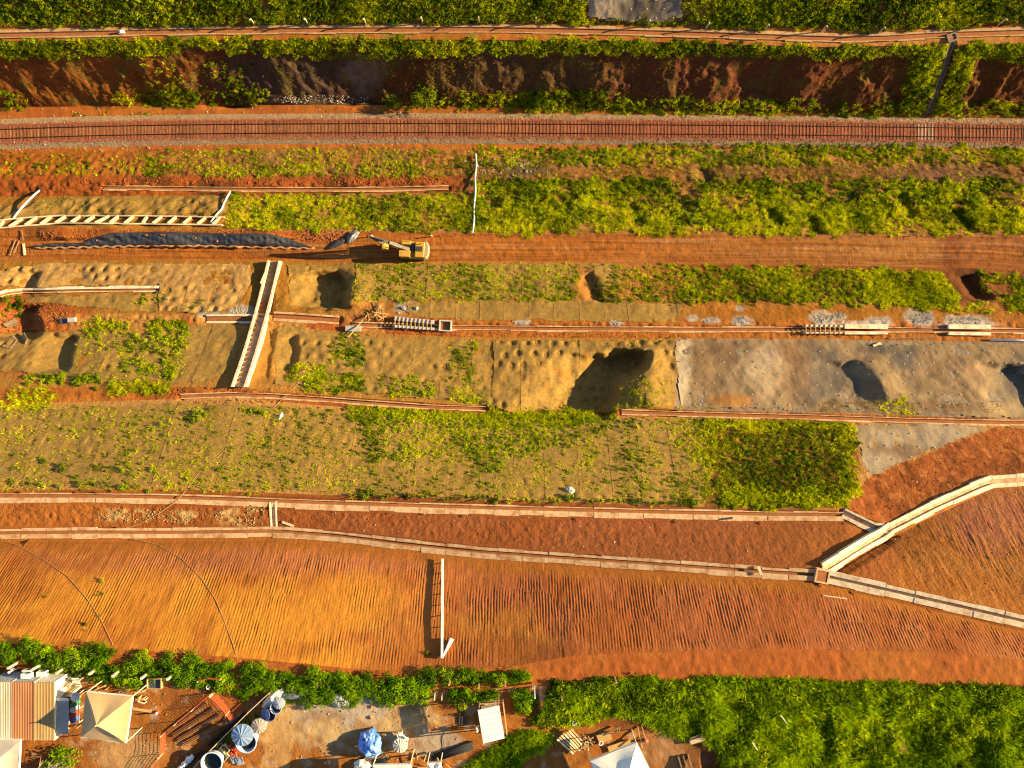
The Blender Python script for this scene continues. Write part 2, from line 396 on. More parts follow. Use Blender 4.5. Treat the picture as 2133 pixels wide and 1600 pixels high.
class MB:
    """collects shapes into ONE mesh object"""
    def __init__(s): s.v, s.f = [], []
    def add(s, vs, fs):
        k = len(s.v); s.v += [tuple(p) for p in vs]; s.f += [tuple(i + k for i in f) for f in fs]; return s
    def hexa(s, lo, hi):
        """two quads of 4 points each, joined"""
        return s.add(list(lo) + list(hi), [(3, 2, 1, 0), (4, 5, 6, 7), (0, 1, 5, 4), (1, 2, 6, 5), (2, 3, 7, 6), (3, 0, 4, 7)])
    def box(s, c, sz, rz=0.0, M=None):
        x, y, z = sz[0] / 2, sz[1] / 2, sz[2] / 2
        R = M if M is not None else Matrix.Rotation(rz, 3, 'Z')
        P = [Vector(c) + R @ Vector(q) for q in ((-x, -y, -z), (x, -y, -z), (x, y, -z), (-x, y, -z), (-x, -y, z), (x, -y, z), (x, y, z), (-x, y, z))]
        return s.hexa(P[:4], P[4:])
    def beam(s, a, b, w, h=None, up=(0, 0, 1), w2=None):
        a, b = Vector(a), Vector(b); h = h or w
        d = (b - a).normalized(); u = Vector(up)
        if abs(d.dot(u)) > .98: u = Vector((0, 1, 0))
        sd = d.cross(u).normalized(); u = sd.cross(d)
        k = (w2 / w) if w2 else 1
        q = lambda p, m: [p + sd * (w * m / 2 * i) + u * (h * m / 2 * j) for i, j in ((-1, -1), (1, -1), (1, 1), (-1, 1))]
        return s.hexa(q(a, 1), q(b, k))
    def tube(s, pts, r, n=8, caps=True, radii=None):
        pts = [Vector(p) for p in pts]; k0 = len(s.v); m = len(pts)
        for i, p in enumerate(pts):
            d = (pts[min(i + 1, m - 1)] - pts[max(i - 1, 0)]).normalized()
            u = Vector((0, 0, 1)) if abs(d.z) < .95 else Vector((1, 0, 0))
            a = d.cross(u).normalized(); b = a.cross(d)
            rr = radii[i] if radii else r
            for j in range(n):
                t = 2 * math.pi * j / n
                s.v.append(tuple(p + a * (rr * math.cos(t)) + b * (rr * math.sin(t))))
        for i in range(m - 1):
            for j in range(n):
                a0 = k0 + i * n + j; a1 = k0 + i * n + (j + 1) % n
                s.f.append((a0, a1, a1 + n, a0 + n))
        if caps:
            s.f.append(tuple(k0 + j for j in range(n))[::-1]); s.f.append(tuple(k0 + (m - 1) * n + j for j in range(n)))
        return s
    def lathe(s, prof, n=24, c=(0, 0, 0), cap_top=False, cap_bot=False):
        k0 = len(s.v)
        for r, z in prof:
            for j in range(n):
                t = 2 * math.pi * j / n
                s.v.append((c[0] + r * math.cos(t), c[1] + r * math.sin(t), c[2] + z))
        for i in range(len(prof) - 1):
            for j in range(n):
                a0 = k0 + i * n + j; a1 = k0 + i * n + (j + 1) % n
                s.f.append((a0, a1, a1 + n, a0 + n))
        if cap_bot: s.f.append(tuple(k0 + j for j in range(n))[::-1])
        if cap_top: s.f.append(tuple(k0 + (len(prof) - 1) * n + j for j in range(n)))
        return s
    def build(s, name, m, parent=None, smooth=False, loc=None, rz=0, bevel=0):
        me = bpy.data.meshes.new(name)
        V = s.v
        if loc is None and parent is None:
            P = np.array(V); loc = Vector((P[:, 0].mean(), P[:, 1].mean(), P[:, 2].min()))
            V = [tuple(Vector(p) - loc) for p in V]
        me.from_pydata(V, [], s.f)
        if smooth: me.polygons.foreach_set('use_smooth', np.ones(len(me.polygons), bool))
        me.materials.append(m); me.update()
        o = bpy.data.objects.new(name, me)
        link(o, parent)
        if loc is not None:
            o.location = loc
        if rz: o.rotation_euler.z = rz
        if bevel:
            bv = o.modifiers.new('bevel', 'BEVEL'); bv.width = bevel; bv.segments = 1
        return o
def part(name, m, parent, fn, smooth=False, bevel=0):
    b = MB(); fn(b); return b.build(name, m, parent, smooth=smooth, bevel=bevel)
def copy_tree(o, parent=None):
    c = o.copy(); COL.objects.link(c)
    if parent is not None: c.parent = parent
    for ch in o.children: copy_tree(ch, c)
    return c
def inpoly(px, py, poly):
    px = np.asarray(px); py = np.asarray(py); r = np.zeros(px.shape, bool)
    n = len(poly); j = n - 1
    for i in range(n):
        xi, yi = poly[i]; xj, yj = poly[j]
        c = ((yi > py) != (yj > py)) & (px < (xj - xi) * (py - yi) / (yj - yi + 1e-9) + xi)
        r ^= c; j = i
    return r
# ------------------------------------------------------------------ ground colours (linear albedo)
_K = np.array((.82, .67, .40))
RED = np.array((.33, .112, .036)) * _K; ORG = np.array((.41, .170, .044)) * _K; OCH = np.array((.47, .235, .050)) * _K; TAN = np.array((.43, .215, .085)) * _K
BRN = np.array((.16, .068, .028)) * _K; DRK = np.array((.085, .042, .022)) * _K; PNK = np.array((.41, .165, .062)) * _K; KHK = np.array((.36, .215, .055)) * _K
GRY = np.array((.22, .165, .11)); PALE = np.array((.46, .31, .17)); OLV = np.array((.15, .115, .018)); ROCK = np.array((.10, .085, .075))
def mixc(c, m, new):
    m = np.clip(m, 0, 1)[..., None]
    return c * (1 - m) + np.asarray(new) * m
def proj(x, y, z):
    d = CAMH - z
    return x * FPX / d + IMW / 2, IMH / 2 - y * FPX / d
def blob(px, py, cx, cy, rx, ry, soft=.35, wob=.5):
    d = np.sqrt(((px - cx) / rx) ** 2 + ((py - cy) / ry) ** 2) + (N2.f(px / 22, py / 22, 3) - .5) * 2 * wob
    return sstep(1 + soft, 1 - soft, d)
def polym(px, py, poly, wob=7):
    qx = px + (N3.f(px / 14, py / 14, 3) - .5) * 2 * wob; qy = py + (N4.f(px / 14, py / 14, 3) - .5) * 2 * wob
    return inpoly(qx, qy, poly).astype(float)
def paint(name, x, y, z):
    px, py = proj(x, y, z)
    n1 = N1.f(x / 7, y / 4, 4); n2 = N2.f(x / 2.2, y / 1.6, 4); n3 = N3.f(x / 25, y / 12, 3); n4 = N4.f(x / .7, y / .7, 2)
    c = np.broadcast_to(ORG, x.shape + (3,)).copy()
    if name in ('far', 'hill'):
        c = mixc(c, np.ones_like(x), BRN * 1.2); c = mixc(c, sstep(.4, .7, n1), OLV)
    elif name == 'A':
        c = mixc(c, sstep(.35, .65, n1), ORG * .9); c = mixc(c, sstep(.55, .8, n2), OLV * 1.3); c = mixc(c, blob(px, py, 1850, 80, 300, 22), TAN)
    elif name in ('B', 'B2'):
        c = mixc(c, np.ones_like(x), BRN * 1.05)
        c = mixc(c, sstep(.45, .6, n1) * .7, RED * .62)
        c = mixc(c, blob(px, py, 180, 165, 240, 70) * .9, ORG * .85)  # left end: stronger light put into the colour along with orange earth
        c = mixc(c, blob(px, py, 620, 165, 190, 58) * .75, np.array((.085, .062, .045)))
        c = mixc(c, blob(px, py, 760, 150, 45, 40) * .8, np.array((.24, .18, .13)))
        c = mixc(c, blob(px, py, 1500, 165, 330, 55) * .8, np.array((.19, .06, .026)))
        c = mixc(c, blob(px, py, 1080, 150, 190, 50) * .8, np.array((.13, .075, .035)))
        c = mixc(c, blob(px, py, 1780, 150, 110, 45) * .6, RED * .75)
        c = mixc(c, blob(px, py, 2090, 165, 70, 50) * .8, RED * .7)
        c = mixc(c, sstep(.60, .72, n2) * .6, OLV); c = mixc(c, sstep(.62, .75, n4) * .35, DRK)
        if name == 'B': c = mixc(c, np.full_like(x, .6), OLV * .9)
    elif name in ('C', 'D4'):
        c = mixc(c, sstep(.3, .7, n1), RED * 1.15); c = mixc(c, sstep(.55, .8, n2) * .5, BRN)
        if name == 'D4': c = mixc(c, sstep(1100, 1500, px) * .7, BRN * 1.3)
    elif name in ('D', 'D2', 'D3'):
        tx, ty = px2w(np.array([q[0] for q in TRACK], float), np.array([q[1] for q in TRACK], float), .5)
        dist = np.abs(y - np.interp(x, tx, ty))
        c = mixc(c, np.ones_like(x), np.array((.29, .19, .105)))
        c = mixc(c, sstep(2.15, 1.35, dist + (n2 - .5) * .5), np.array((.27, .075, .035)))
        c = mixc(c, sstep(1.0, .7, dist) * sstep(1300, 900, px), np.array((.27, .105, .038)))
    elif name in ('E', 'F'):
        c = mixc(c, np.full_like(x, .8), np.array((.27, .135, .045)))
        c = mixc(c, sstep(500, 100, px), ORG * .95)
        c = mixc(c, sstep(.4, .7, n1) * sstep(250, 700, px), np.array((.23, .125, .05)))
        c = mixc(c, blob(px, py, 1950, 365, 170, 22) * .8, np.array((.16, .085, .055)))
        c = mixc(c, blob(px, py, 1650, 350, 250, 16) * .6, np.array((.20, .10, .04)))
        m = sstep(362, 369, py + (n2 - .5) * 10) * sstep(1000, 940, px)
        c = mixc(c, m, RED * 1.1); c = mixc(c, m * sstep(.5, .62, n2), BRN)
        c = mixc(c, blob(px, py, 1100, 350, 60, 18) * .7, ROCK)
    elif name == 'G':
        c = mixc(c, np.full_like(x, .8), np.array((.28, .15, .045)))
        c = mixc(c, polym(px, py, [(-80, 400), (490, 400), (485, 480), (-80, 480)]), KHK * 1.0)
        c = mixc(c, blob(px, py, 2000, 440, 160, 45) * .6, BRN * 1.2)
    elif name == 'H':
        c = mixc(c, sstep(.35, .65, N1.f(x / 9, y / 1.0, 3)), ORG * 1.12)
        c = mixc(c, np.full_like(px, .35), np.array((.30, .125, .026))); c = mixc(c, sstep(1150, 1700, px) * .7, np.array((.30, .145, .040))); c = mixc(c, sstep(.56, .66, N4.f(x / 14, y / .5, 3)) * .6, ORG * .72)
        c = mixc(c, sstep(1930, 2000, px) * .55, RED * .8); c = mixc(c, blob(px, py, 1980, 520, 26, 40) * .7, RED * .6)
        c = mixc(c, sstep(498, 484, py) * sstep(.4, .6, n2), RED * 1.0)
        c = mixc(c, sstep(.62, .74, N3.f(x / 10, y / .5, 3)) * .22, PALE)
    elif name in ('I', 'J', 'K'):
        c = mixc(c, np.full_like(x, .7), np.array((.36, .19, .05)))
        c = mixc(c, polym(px, py, [(-100, 540), (735, 540), (735, 655), (-100, 655)]), KHK)
        c = mixc(c, sstep(1350, 1500, px) * sstep(625, 645, py + (n2 - .5) * 20), OCH * .8)
        c = mixc(c, sstep(1250, 1500, px) * sstep(640, 620, py), BRN * 1.6)
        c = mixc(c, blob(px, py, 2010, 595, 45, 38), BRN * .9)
        c = mixc(c, blob(px, py, 470, 620, 30, 28) * .9, RED * 1.1)
        for q in [(70, 640, 110, 26), (90, 690, 60, 30), (620, 790, 45, 18), (20, 720, 50, 50)]: c = mixc(c, blob(px, py, *q) * .9, RED * 1.05)
        if name == 'J':
            c = mixc(c, sstep(.4, .6, n1), RED * 1.05)
            c = mixc(c, sstep(940, 1000, px), ORG * .9)
        for q in [(850, 640, 30, 10), (880, 645, 22, 8), (1090, 671, 16, 8), (1285, 671, 12, 7), (1480, 668, 18, 6), (1545, 668, 22, 9), (1440, 663, 12, 7), (1715, 663, 28, 14), (1745, 660, 20, 8), (1920, 660, 34, 18),
                  (1790, 676, 70, 7), (1830, 668, 26, 10), (2010, 668, 45, 12), (2030, 676, 60, 7), (440, 650, 30, 12), (500, 648, 30, 14), (1540, 642, 12, 6)]:
            c = mixc(c, blob(px, py, *q, .25, .6) * .9, np.array((.36, .32, .28)))
        if name == 'K':
            c = mixc(c, sstep(1395, 1410, px + (n2 - .5) * 20), GRY)
            c = mixc(c, polym(px, py, [(-100, 690), (1405, 690), (1405, 860), (-100, 860)]) * .7, KHK * .95)
            c = mixc(c, blob(px, py, 260, 730, 130, 50) * .5, ORG); c = mixc(c, blob(px, py, 30, 740, 70, 50) * .7, RED * .9)
    elif name == 'L':
        c = mixc(c, sstep(.3, .7, n1), RED * 1.05); c = mixc(c, sstep(.5, .7, n2) * .5, BRN)
    elif name == 'M':
        c = mixc(c, np.full_like(x, .8), np.array((.36, .20, .055)))
        c = mixc(c, polym(px, py, [(1465, 860), (1790, 860), (1790, 1060), (1465, 1060)]) * .8, BRN * 1.3)
        c = mixc(c, polym(px, py, [(1760, 1070), (1800, 1000), (1850, 975), (1960, 935), (2060, 895), (2500, 880), (2500, 1100), (1760, 1100)]), RED * 1.05)
        m = polym(px, py, [(1800, 1000), (1960, 930), (2060, 890), (2500, 880), (2500, 1100), (1760, 1100)])
        c = mixc(c, m * sstep(.5, .6, n2), RED * .75); c = mixc(c, m * sstep(.62, .75, n4), PNK)
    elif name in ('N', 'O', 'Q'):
        c = mixc(c, np.ones_like(x), np.array((.235, .072, .021)))
        c = mixc(c, sstep(700, 200, px) * .8, ORG * .95); c = mixc(c, sstep(.45, .65, n1) * .6, RED * .8)
        c = mixc(c, sstep(.58, .68, n4) * .3, BRN); c = mixc(c, sstep(1450, 1800, px) * .5, ORG * .75)
        for q in [(265, 1073, 60, 14), (380, 1076, 36, 12), (500, 1073, 48, 20)]: c = mixc(c, blob(px, py, *q) * sstep(.4, .6, n4) * .9, np.array((.40, .26, .10)))
        m = sstep(1850, 1900, px)
        c = mixc(c, m, ORG * .8); c = mixc(c, m * blob(px, py, 2080, 1090, 110, 60) * .6, np.array((.30, .10, .06)))
        c = mixc(c, m * sstep(.5, .62, N4.f(x / .5, y / 1.5, 2)) * .5, TAN)
    elif name == 'R':
        g = sstep(1000, 350, px + (n3 - .5) * 900)
        c = mixc(c, np.ones_like(x), np.array((.285, .086, .026)))
        c = mixc(c, g, OCH * np.array((1.12, 1.08, .9)))
        c = mixc(c, g * sstep(1240, 1150, py + (n1 - .5) * 120) * .6, PNK * .95)
        c = mixc(c, sstep(1100, 1400, px) * sstep(.42, .62, n3) * .8, PNK * 1.0)
        c = mixc(c, sstep(1650, 1900, px) * sstep(.4, .65, n1) * .35, np.array((.40, .19, .075)))
        c = mixc(c, sstep(.5, .65, n1) * .45, RED * .95)
        c = mixc(c, blob(px, py, 800, 1180, 120, 40) * .5, PNK * 1.1)
        c = mixc(c, blob(px, py, 1040, 1320, 110, 50) * .5, OCH * .9)
        c = mixc(c, g * sstep(.52, .68, N2.f(x / 9, y / 4, 3)) * .45, OCH * np.array((1.3, 1.28, 1.0))); c = mixc(c, sstep(.52, .66, N3.f(x / 3.5, y / 7, 3)) * .6, RED * .9); c = mixc(c, sstep(.56, .68, N4.f(x / 12, y / 3, 3)) * .5, RED * .85); c = mixc(c, blob(px, py, 560, 1165, 380, 34, .5, .6) * .65, np.array((.32, .11, .042))); c = mixc(c, blob(px, py, 720, 1260, 130, 60) * .55, OCH * np.array((1.3, 1.28, 1.0))); c = mixc(c, blob(px, py, 330, 1250, 200, 60) * .4, OCH * np.array((1.3, 1.28, 1.0)))
        Yr, _ = line('R', x)
        c = mixc(c, sstep(2.0, .6, Yr - y + (n2 - .5) * 1.2), ORG * .85)
    elif name == 'S':
        c = mixc(c, np.ones_like(x), RED * 1.05); c = mixc(c, sstep(.4, .7, n1) * .7, ORG * .9)
    elif name == 'T':
        c = mixc(c, np.full_like(x, .9), ORG * .82)
        c = mixc(c, sstep(.45, .65, n1) * .6, RED * .85)
        c = mixc(c, blob(px, py, 730, 1500, 190, 60, .3, .5), np.array((.40, .25, .105)))
        c = mixc(c, blob(px, py, 700, 1470, 110, 34, .3, .7) * .8, np.array((.36, .28, .20)))
        c = mixc(c, blob(px, py, 910, 1550, 60, 30, .3, .5) * .8, np.array((.33, .26, .18)))
        c = mixc(c, polym(px, py, [(560, 1470), (640, 1450), (600, 1600), (540, 1600)]) * .6, np.array((.44, .25, .09)))
        c = mixc(c, sstep(.55, .66, n2) * .45, BRN * 1.4); c = mixc(c, sstep(.62, .74, N3.f(x / 1.2, y / 1.0, 3)) * .5, np.array((.40, .30, .19)))
        c = mixc(c, blob(px, py, 1400, 1560, 55, 50) * .6, np.array((.26, .14, .06)))
        c = mixc(c, blob(px, py, 270, 1570, 70, 45) * .7, np.array((.40, .23, .09)))
        c = mixc(c, polym(px, py, [(1115, 1500), (1180, 1400), (2500, 1400), (2500, 1800), (1480, 1800), (1420, 1530)]) * .7, BRN * .9)
    if name in ('B', 'B2'): c = c * .74  # crest and cut face darkened, shade put into their colour
    if name in ('E', 'F', 'G', 'I', 'far', 'hill'): c = c * np.array((.88, .82, .70))
    if name not in ('D', 'D2', 'D3', 'T'): c = c * np.array((.97, .92, .86))
    if name == 'H':
        c = c * np.array((.88, .80, .74))
        Ya, _ = line('H', x); Yb, _ = line('I', x); v = (Ya - y) / (Ya - Yb) + (N1.f(x / 12, y * 0 + 3, 2) - .5) * .12
        for v0, wd in ((.30, .05), (.56, .04), (.70, .03), (.78, .03), (.90, .05)):
            c = mixc(c, sstep(wd, wd * .4, np.abs(v - v0)) * sstep(.3, .55, N2.f(x / 9, y * 2, 3)) * .6, c * np.array((.55, .50, .48)))
        c = mixc(c, sstep(.035, .01, np.abs(v - .48)) * sstep(.45, .6, N3.f(x / 7, y, 2)) * .45, TAN * 1.15)
    # damp grain
    c = c * (1 + (n4 - .5) * .28)[..., None]
    return c
def xspan(name, fine):
    z = np.mean(LZ[BI[name]]); w = IMW / 2 * (CAMH - z) / FPX
    inner = np.arange(-w - 3, w + 3, fine)
    l = np.linspace(-w - 60, -w - 3.4, 36); r = np.linspace(w + 3.2, w + 60, 36)
    return np.concatenate([l, inner, r])
def band(name, obj, m, fine=.25, rows=None, res=.22, relief=None):
    """one strip of ground between two break lines, a sheet of its own"""
    nx = NAMES[BI[name] + 1]
    xs = xspan(name, fine)
    Y0, _ = line(name, xs); Y1, _ = line(nx, xs)
    nr = rows or max(3, int(np.mean(Y0 - Y1) / res) + 1)
    t = np.linspace(0, 1, nr)[:, None]
    Y = Y0[None] * (1 - t) + Y1[None] * t
    X = np.broadcast_to(xs[None], Y.shape)
    Z = terrain(X, Y)
    if relief is not None: Z = Z + relief(X, Y, t)
    Z = cut_ground(np.array(X), Y, Z)
    c = paint(name, X, Y, Z)
    V = np.stack([X, Y, Z], -1).reshape(-1, 3)
    me = np_mesh(obj, V, grid_faces(*Y.shape), True, c.reshape(-1, 3))
    me.materials.append(m)
    o = bpy.data.objects.new(obj, me); COL.objects.link(o)
    o['kind'] = 'structure'
    return o
def grooves(X, Y, t):
    w = X + .30 * (N1.f(X / 3, Y / 4.0, 3) - .5) + .2 * (N2.f(X / 9, Y / 7, 2) - .5) + .12 * (N3.f(X / .7, Y / 1.0, 2) - .5)
    ph = w * 2 * math.pi / .345 + 2.2 * (N4.f(X / 3.5, Y / 2.6, 1) > .55) + 1.2 * N5.f(X / 1.7, Y / 12, 2)
    s = .5 + .5 * np.sin(ph)
    br = sstep(.15, .45, N2.f(X / .5, Y / 1.6, 2))
    a = .062 * br * sstep(.08, .2, t) * sstep(1, .9, t) * (.3 + 1.3 * sstep(.25, .75, N3.f(X / 3.5, Y / 2.5, 3)))
    return a * (s ** .8 - .5) + .11 * (N4.f(X / .5, Y / .7, 3) - .5) + .06 * (N2.f(X / .2, Y / .25, 2) - .5)
def clods(a, sx=.6, sy=.6):
    def f(X, Y, t):
        w = np.sqrt(np.clip(4 * t * (1 - t), 0, 1))
        return a * w * (N4.f(X / sx, Y / sy, 3) - .5) * 1.6
    return f
def ruts(X, Y, t):
    w = np.sqrt(np.clip(4 * t * (1 - t), 0, 1)); v = t + (N1.f(X / 12, Y * 0 + 3, 2) - .5) * .12
    rut = sum(np.exp(-((v - v0) / .025) ** 2) for v0 in (.30, .56, .70, .78, .90)) * -.07
    return w * (rut + .22 * (N4.f(X / 16, Y / .5, 3) - .5) + .07 * np.sin(X * 2 * math.pi / .5) * (N3.f(X / 5, Y / .6, 1) > .62) + .10 * (N2.f(X / .5, Y / .5, 2) - .5))
def wash(X, Y, t):
    w = np.sqrt(np.clip(4 * t * (1 - t), 0, 1))
    right = sstep(42, 48, X)
    return w * (.24 * (N4.f(X / .5, Y / .5, 3) - .5) + right * .06 * np.sin(X * 2 * math.pi / .45 + 7 * N1.f(X / 2, Y / 2, 3)) * sstep(.4, .6, N2.f(X / 3, Y / 2, 2)))
S_ROUGH = soil_mat('clod_soil', .16, 2.0, .05, 7.0, .28)
S_FINE = soil_mat('fine_soil', .07, 2.6, .025, 10.0, .18)
S_BALL = soil_mat('ballast', .05, 3.0, .07, 6.5, .40)
S_WALL = soil_mat('cut_earth', .35, .9, .12, 3.5, .38)
band('far', 'distant_hillside', S_ROUGH, .8, res=1.5)
band('hill', 'upper_hillside', S_ROUGH, .35, res=.4)
band('A', 'upper_bench', S_FINE, .3, relief=clods(.08))
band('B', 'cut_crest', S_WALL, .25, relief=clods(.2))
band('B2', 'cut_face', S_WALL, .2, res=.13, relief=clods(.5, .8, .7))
band('C', 'trackside_path', S_FINE, .3, relief=clods(.05))
band('D', 'ballast_shoulder', S_BALL, .25, rows=7); band('D2', 'ballast_bed', S_BALL, .25, rows=14); band('D3', 'ballast_shoulder', S_BALL, .25, rows=7)
band('D4', 'trackside_path', S_FINE, .3, relief=clods(.12))
band('E', 'vegetated_slope', S_ROUGH, .25, relief=clods(.35)); band('F', 'small_bench', S_ROUGH, .25, relief=clods(.4))
band('G', 'vegetated_slope', S_ROUGH, .25, relief=clods(.18))
band('H', 'haul_road', S_FINE, .22, res=.12, relief=ruts)
band('I', 'terrace_slope', S_ROUGH, .22, res=.2, relief=clods(.15)); band('J', 'terrace_bench', S_ROUGH, .22, relief=clods(.3))
band('K', 'terrace_slope', S_ROUGH, .22, res=.2, relief=clods(.08)); band('L', 'terrace_bench', S_ROUGH, .25, relief=clods(.2))
band('M', 'terrace_slope', S_ROUGH, .22, res=.2, relief=clods(.12)); band('N', 'terrace_bench', S_FINE, .25)
band('O', 'bare_earth_strip', S_ROUGH, .16, res=.15, relief=wash); band('Q', 'drain_bench', S_FINE, .25)
band('R', 'grooved_slope', S_FINE, .068, res=.22, relief=grooves); band('S', 'plateau_edge', S_FINE, .2, relief=clods(.12)); band('T', 'plateau_ground', S_FINE, .2, res=.25, relief=clods(.10))
# ------------------------------------------------------------------ plants
rs = np.random.RandomState(7)
def ribbon(V, F, root, az, lean, L, w, bend, seg=2):
    d = np.array([math.cos(az), math.sin(az), 0]); sd = np.array([-d[1], d[0], 0])
    p = np.array(root, float); k = len(V)
    for i in range(seg + 1):
        t = i / seg; ww = w * (1 - .85 * t) if i else w * .6
        V.append(p - sd * ww / 2); V.append(p + sd * ww / 2)
        a = lean + bend * t
        p = p + (d * math.sin(a) + np.array([0, 0, math.cos(a)])) * (L / seg)
    for i in range(seg):
        F.append((k + 2 * i, k + 2 * i + 1, k + 2 * i + 3, k + 2 * i + 2))
def tuft(name, m, n=28, L=(.5, 1.0), w=.11, r=.18, lean=(.15, .95), seed=0):
    q = random.Random(seed); V, F = [], []
    for i in range(n):
        a = q.uniform(0, 6.283); rr = r * math.sqrt(q.random())
        ribbon(V, F, (rr * math.cos(a), rr * math.sin(a), -.05), a + q.uniform(-.8, .8), q.uniform(*lean), q.uniform(*L), w * q.uniform(.7, 1.3), q.uniform(.3, 1.0))
    me = np_mesh(name, np.array(V), np.array(F)); me.materials.append(m); return me
def clump(name, m, n=120, R=(.65, .65, .5), leaf=(.25, .13), seed=0, core=.3, lobes=6):
    """leafy mound: separate leaves through the volume of a few overlapping lobes"""
    q = random.Random(seed); V, F = [], []
    L = [(q.uniform(-.75, .75) * R[0], q.uniform(-.75, .75) * R[1], q.uniform(.0, .6) * R[2], q.uniform(.3, .7)) for _ in range(lobes)]
    for i in range(n):
        lx, ly, lz, lr = L[i % lobes]
        u = q.uniform(0, 6.283); c = q.uniform(-.35, 1); s = math.sqrt(1 - c * c); k = lr * (core + (1 - core) * math.sqrt(q.random()))
        p = Vector((lx + R[0] * k * s * math.cos(u), ly + R[1] * k * s * math.sin(u), max(.02, lz + R[2] * k * c)))
        nrm = Vector((s * math.cos(u), s * math.sin(u), c + .35)) + Vector((q.gauss(0, .5), q.gauss(0, .5), q.gauss(0, .5)))
        nrm.normalize(); a = nrm.orthogonal().normalized(); a = Matrix.Rotation(q.uniform(0, 6.283), 3, nrm) @ a; b = nrm.cross(a)
        l, w = leaf[0] * q.uniform(.6, 1.3), leaf[1] * q.uniform(.7, 1.3)
        j = len(V); V += [p - a * l * .5, p + b * w * .5 + a * l * .05, p + a * l * .55 - nrm * l * .12, p - b * w * .5 + a * l * .05]; F.append((j, j + 1, j + 2, j + 3))
    me = np_mesh(name, np.array([tuple(v) for v in V]), np.array(F)); me.materials.append(m); return me
YEL = leaf_mat('yellow_grass', [(.14, .17, .004), (.35, .37, .006), (.60, .59, .008), (.76, .69, .012)], .5)
GRN = leaf_mat('green_leaf', [(.040, .075, .003), (.145, .21, .004), (.36, .43, .006), (.60, .61, .010)], .46)
DGR = leaf_mat('dark_leaf', [(.026, .046, .004), (.068, .105, .005), (.13, .175, .006), (.25, .27, .009)], .38)
LUS = leaf_mat('lush_grass', [(.040, .085, .002), (.15, .25, .003), (.35, .47, .004), (.60, .66, .006)], .5)
DRYM = leaf_mat('dry_stem', [(.10, .060, .008), (.18, .115, .012), (.28, .18, .018), (.38, .25, .025)], .3)
def tcoll(name, meshes):
    c = bpy.data.collections.new(name)
    for i, me in enumerate(meshes):
        c.objects.link(bpy.data.objects.new('%s_%02d' % (name, i), me))
    return c
T_YEL = tcoll('yellow_tuft', [tuft('tuft', YEL, seed=i) for i in range(4)])
T_GRN = tcoll('green_clump', [clump('clump', GRN, seed=i) for i in range(4)])
T_DGR = tcoll('dark_clump', [clump('clump', DGR, 150, seed=10 + i) for i in range(4)])
T_LUS = tcoll('lush_tuft', [tuft('tuft', LUS, 36, (.5, 1.1), .10, .3, seed=20 + i) for i in range(4)])
T_DRY = tcoll('dry_tuft', [tuft('tuft', DRYM, 22, (.25, .6), .06, .25, (.3, 1.2), seed=30 + i) for i in range(3)])
T_SED = tcoll('seedling', [tuft('seedling', YEL, 10, (.18, .42), .07, .10, (.3, 1.2), seed=40 + i) for i in range(3)])
def ngroup(coll):
    ng = bpy.data.node_groups.new('scatter_' + coll.name, 'GeometryNodeTree')
    ng.interface.new_socket('Geometry', in_out='INPUT', socket_type='NodeSocketGeometry')
    ng.interface.new_socket('Geometry', in_out='OUTPUT', socket_type='NodeSocketGeometry')
    n, l = ng.nodes, ng.links
    gi = n.new('NodeGroupInput'); go = n.new('NodeGroupOutput')
    ci = n.new('GeometryNodeCollectionInfo'); ci.inputs['Collection'].default_value = coll
    ci.inputs['Separate Children'].default_value = True; ci.inputs['Reset Children'].default_value = True
    ip = n.new('GeometryNodeInstanceOnPoints'); ip.inputs['Pick Instance'].default_value = True
    def at(nm, ty):
        a = n.new('GeometryNodeInputNamedAttribute'); a.data_type = ty; a.inputs['Name'].default_value = nm; return a.outputs['Attribute']
    l.new(gi.outputs[0], ip.inputs['Points']); l.new(ci.outputs[0], ip.inputs['Instance'])
    l.new(at('idx', 'INT'), ip.inputs['Instance Index'])
    er = n.new('FunctionNodeEulerToRotation'); l.new(at('rot', 'FLOAT_VECTOR'), er.inputs[0]); l.new(er.outputs[0], ip.inputs['Rotation'])
    l.new(at('scl', 'FLOAT_VECTOR'), ip.inputs['Scale'])
    l.new(ip.outputs[0], go.inputs[0])
    return ng
NG = {}
def scatter(name, P, scl, coll, label, cat, tilt=.25, group=None):
    N = len(P)
    if N == 0: return None
    me = bpy.data.meshes.new(name)
    me.vertices.add(N); me.vertices.foreach_set('co', np.ascontiguousarray(P, np.float32).ravel())
    a = me.attributes.new('scl', 'FLOAT_VECTOR', 'POINT')
    s = np.stack([scl, scl, scl * rs.uniform(.55, 1.1, N)], -1).astype(np.float32); a.data.foreach_set('vector', s.ravel())
    a = me.attributes.new('rot', 'FLOAT_VECTOR', 'POINT')
    r = np.stack([rs.normal(0, tilt, N), rs.normal(0, tilt, N), rs.uniform(0, 6.283, N)], -1).astype(np.float32); a.data.foreach_set('vector', r.ravel())
    a = me.attributes.new('idx', 'INT', 'POINT'); a.data.foreach_set('value', rs.randint(0, len(coll.objects), N).astype(np.int32))
    me.update()
    o = bpy.data.objects.new(name, me); COL.objects.link(o)
    if coll.name not in NG: NG[coll.name] = ngroup(coll)
    md = o.modifiers.new('scatter', 'NODES'); md.node_group = NG[coll.name]
    tag(o, label, cat, group, 'stuff')
    return o
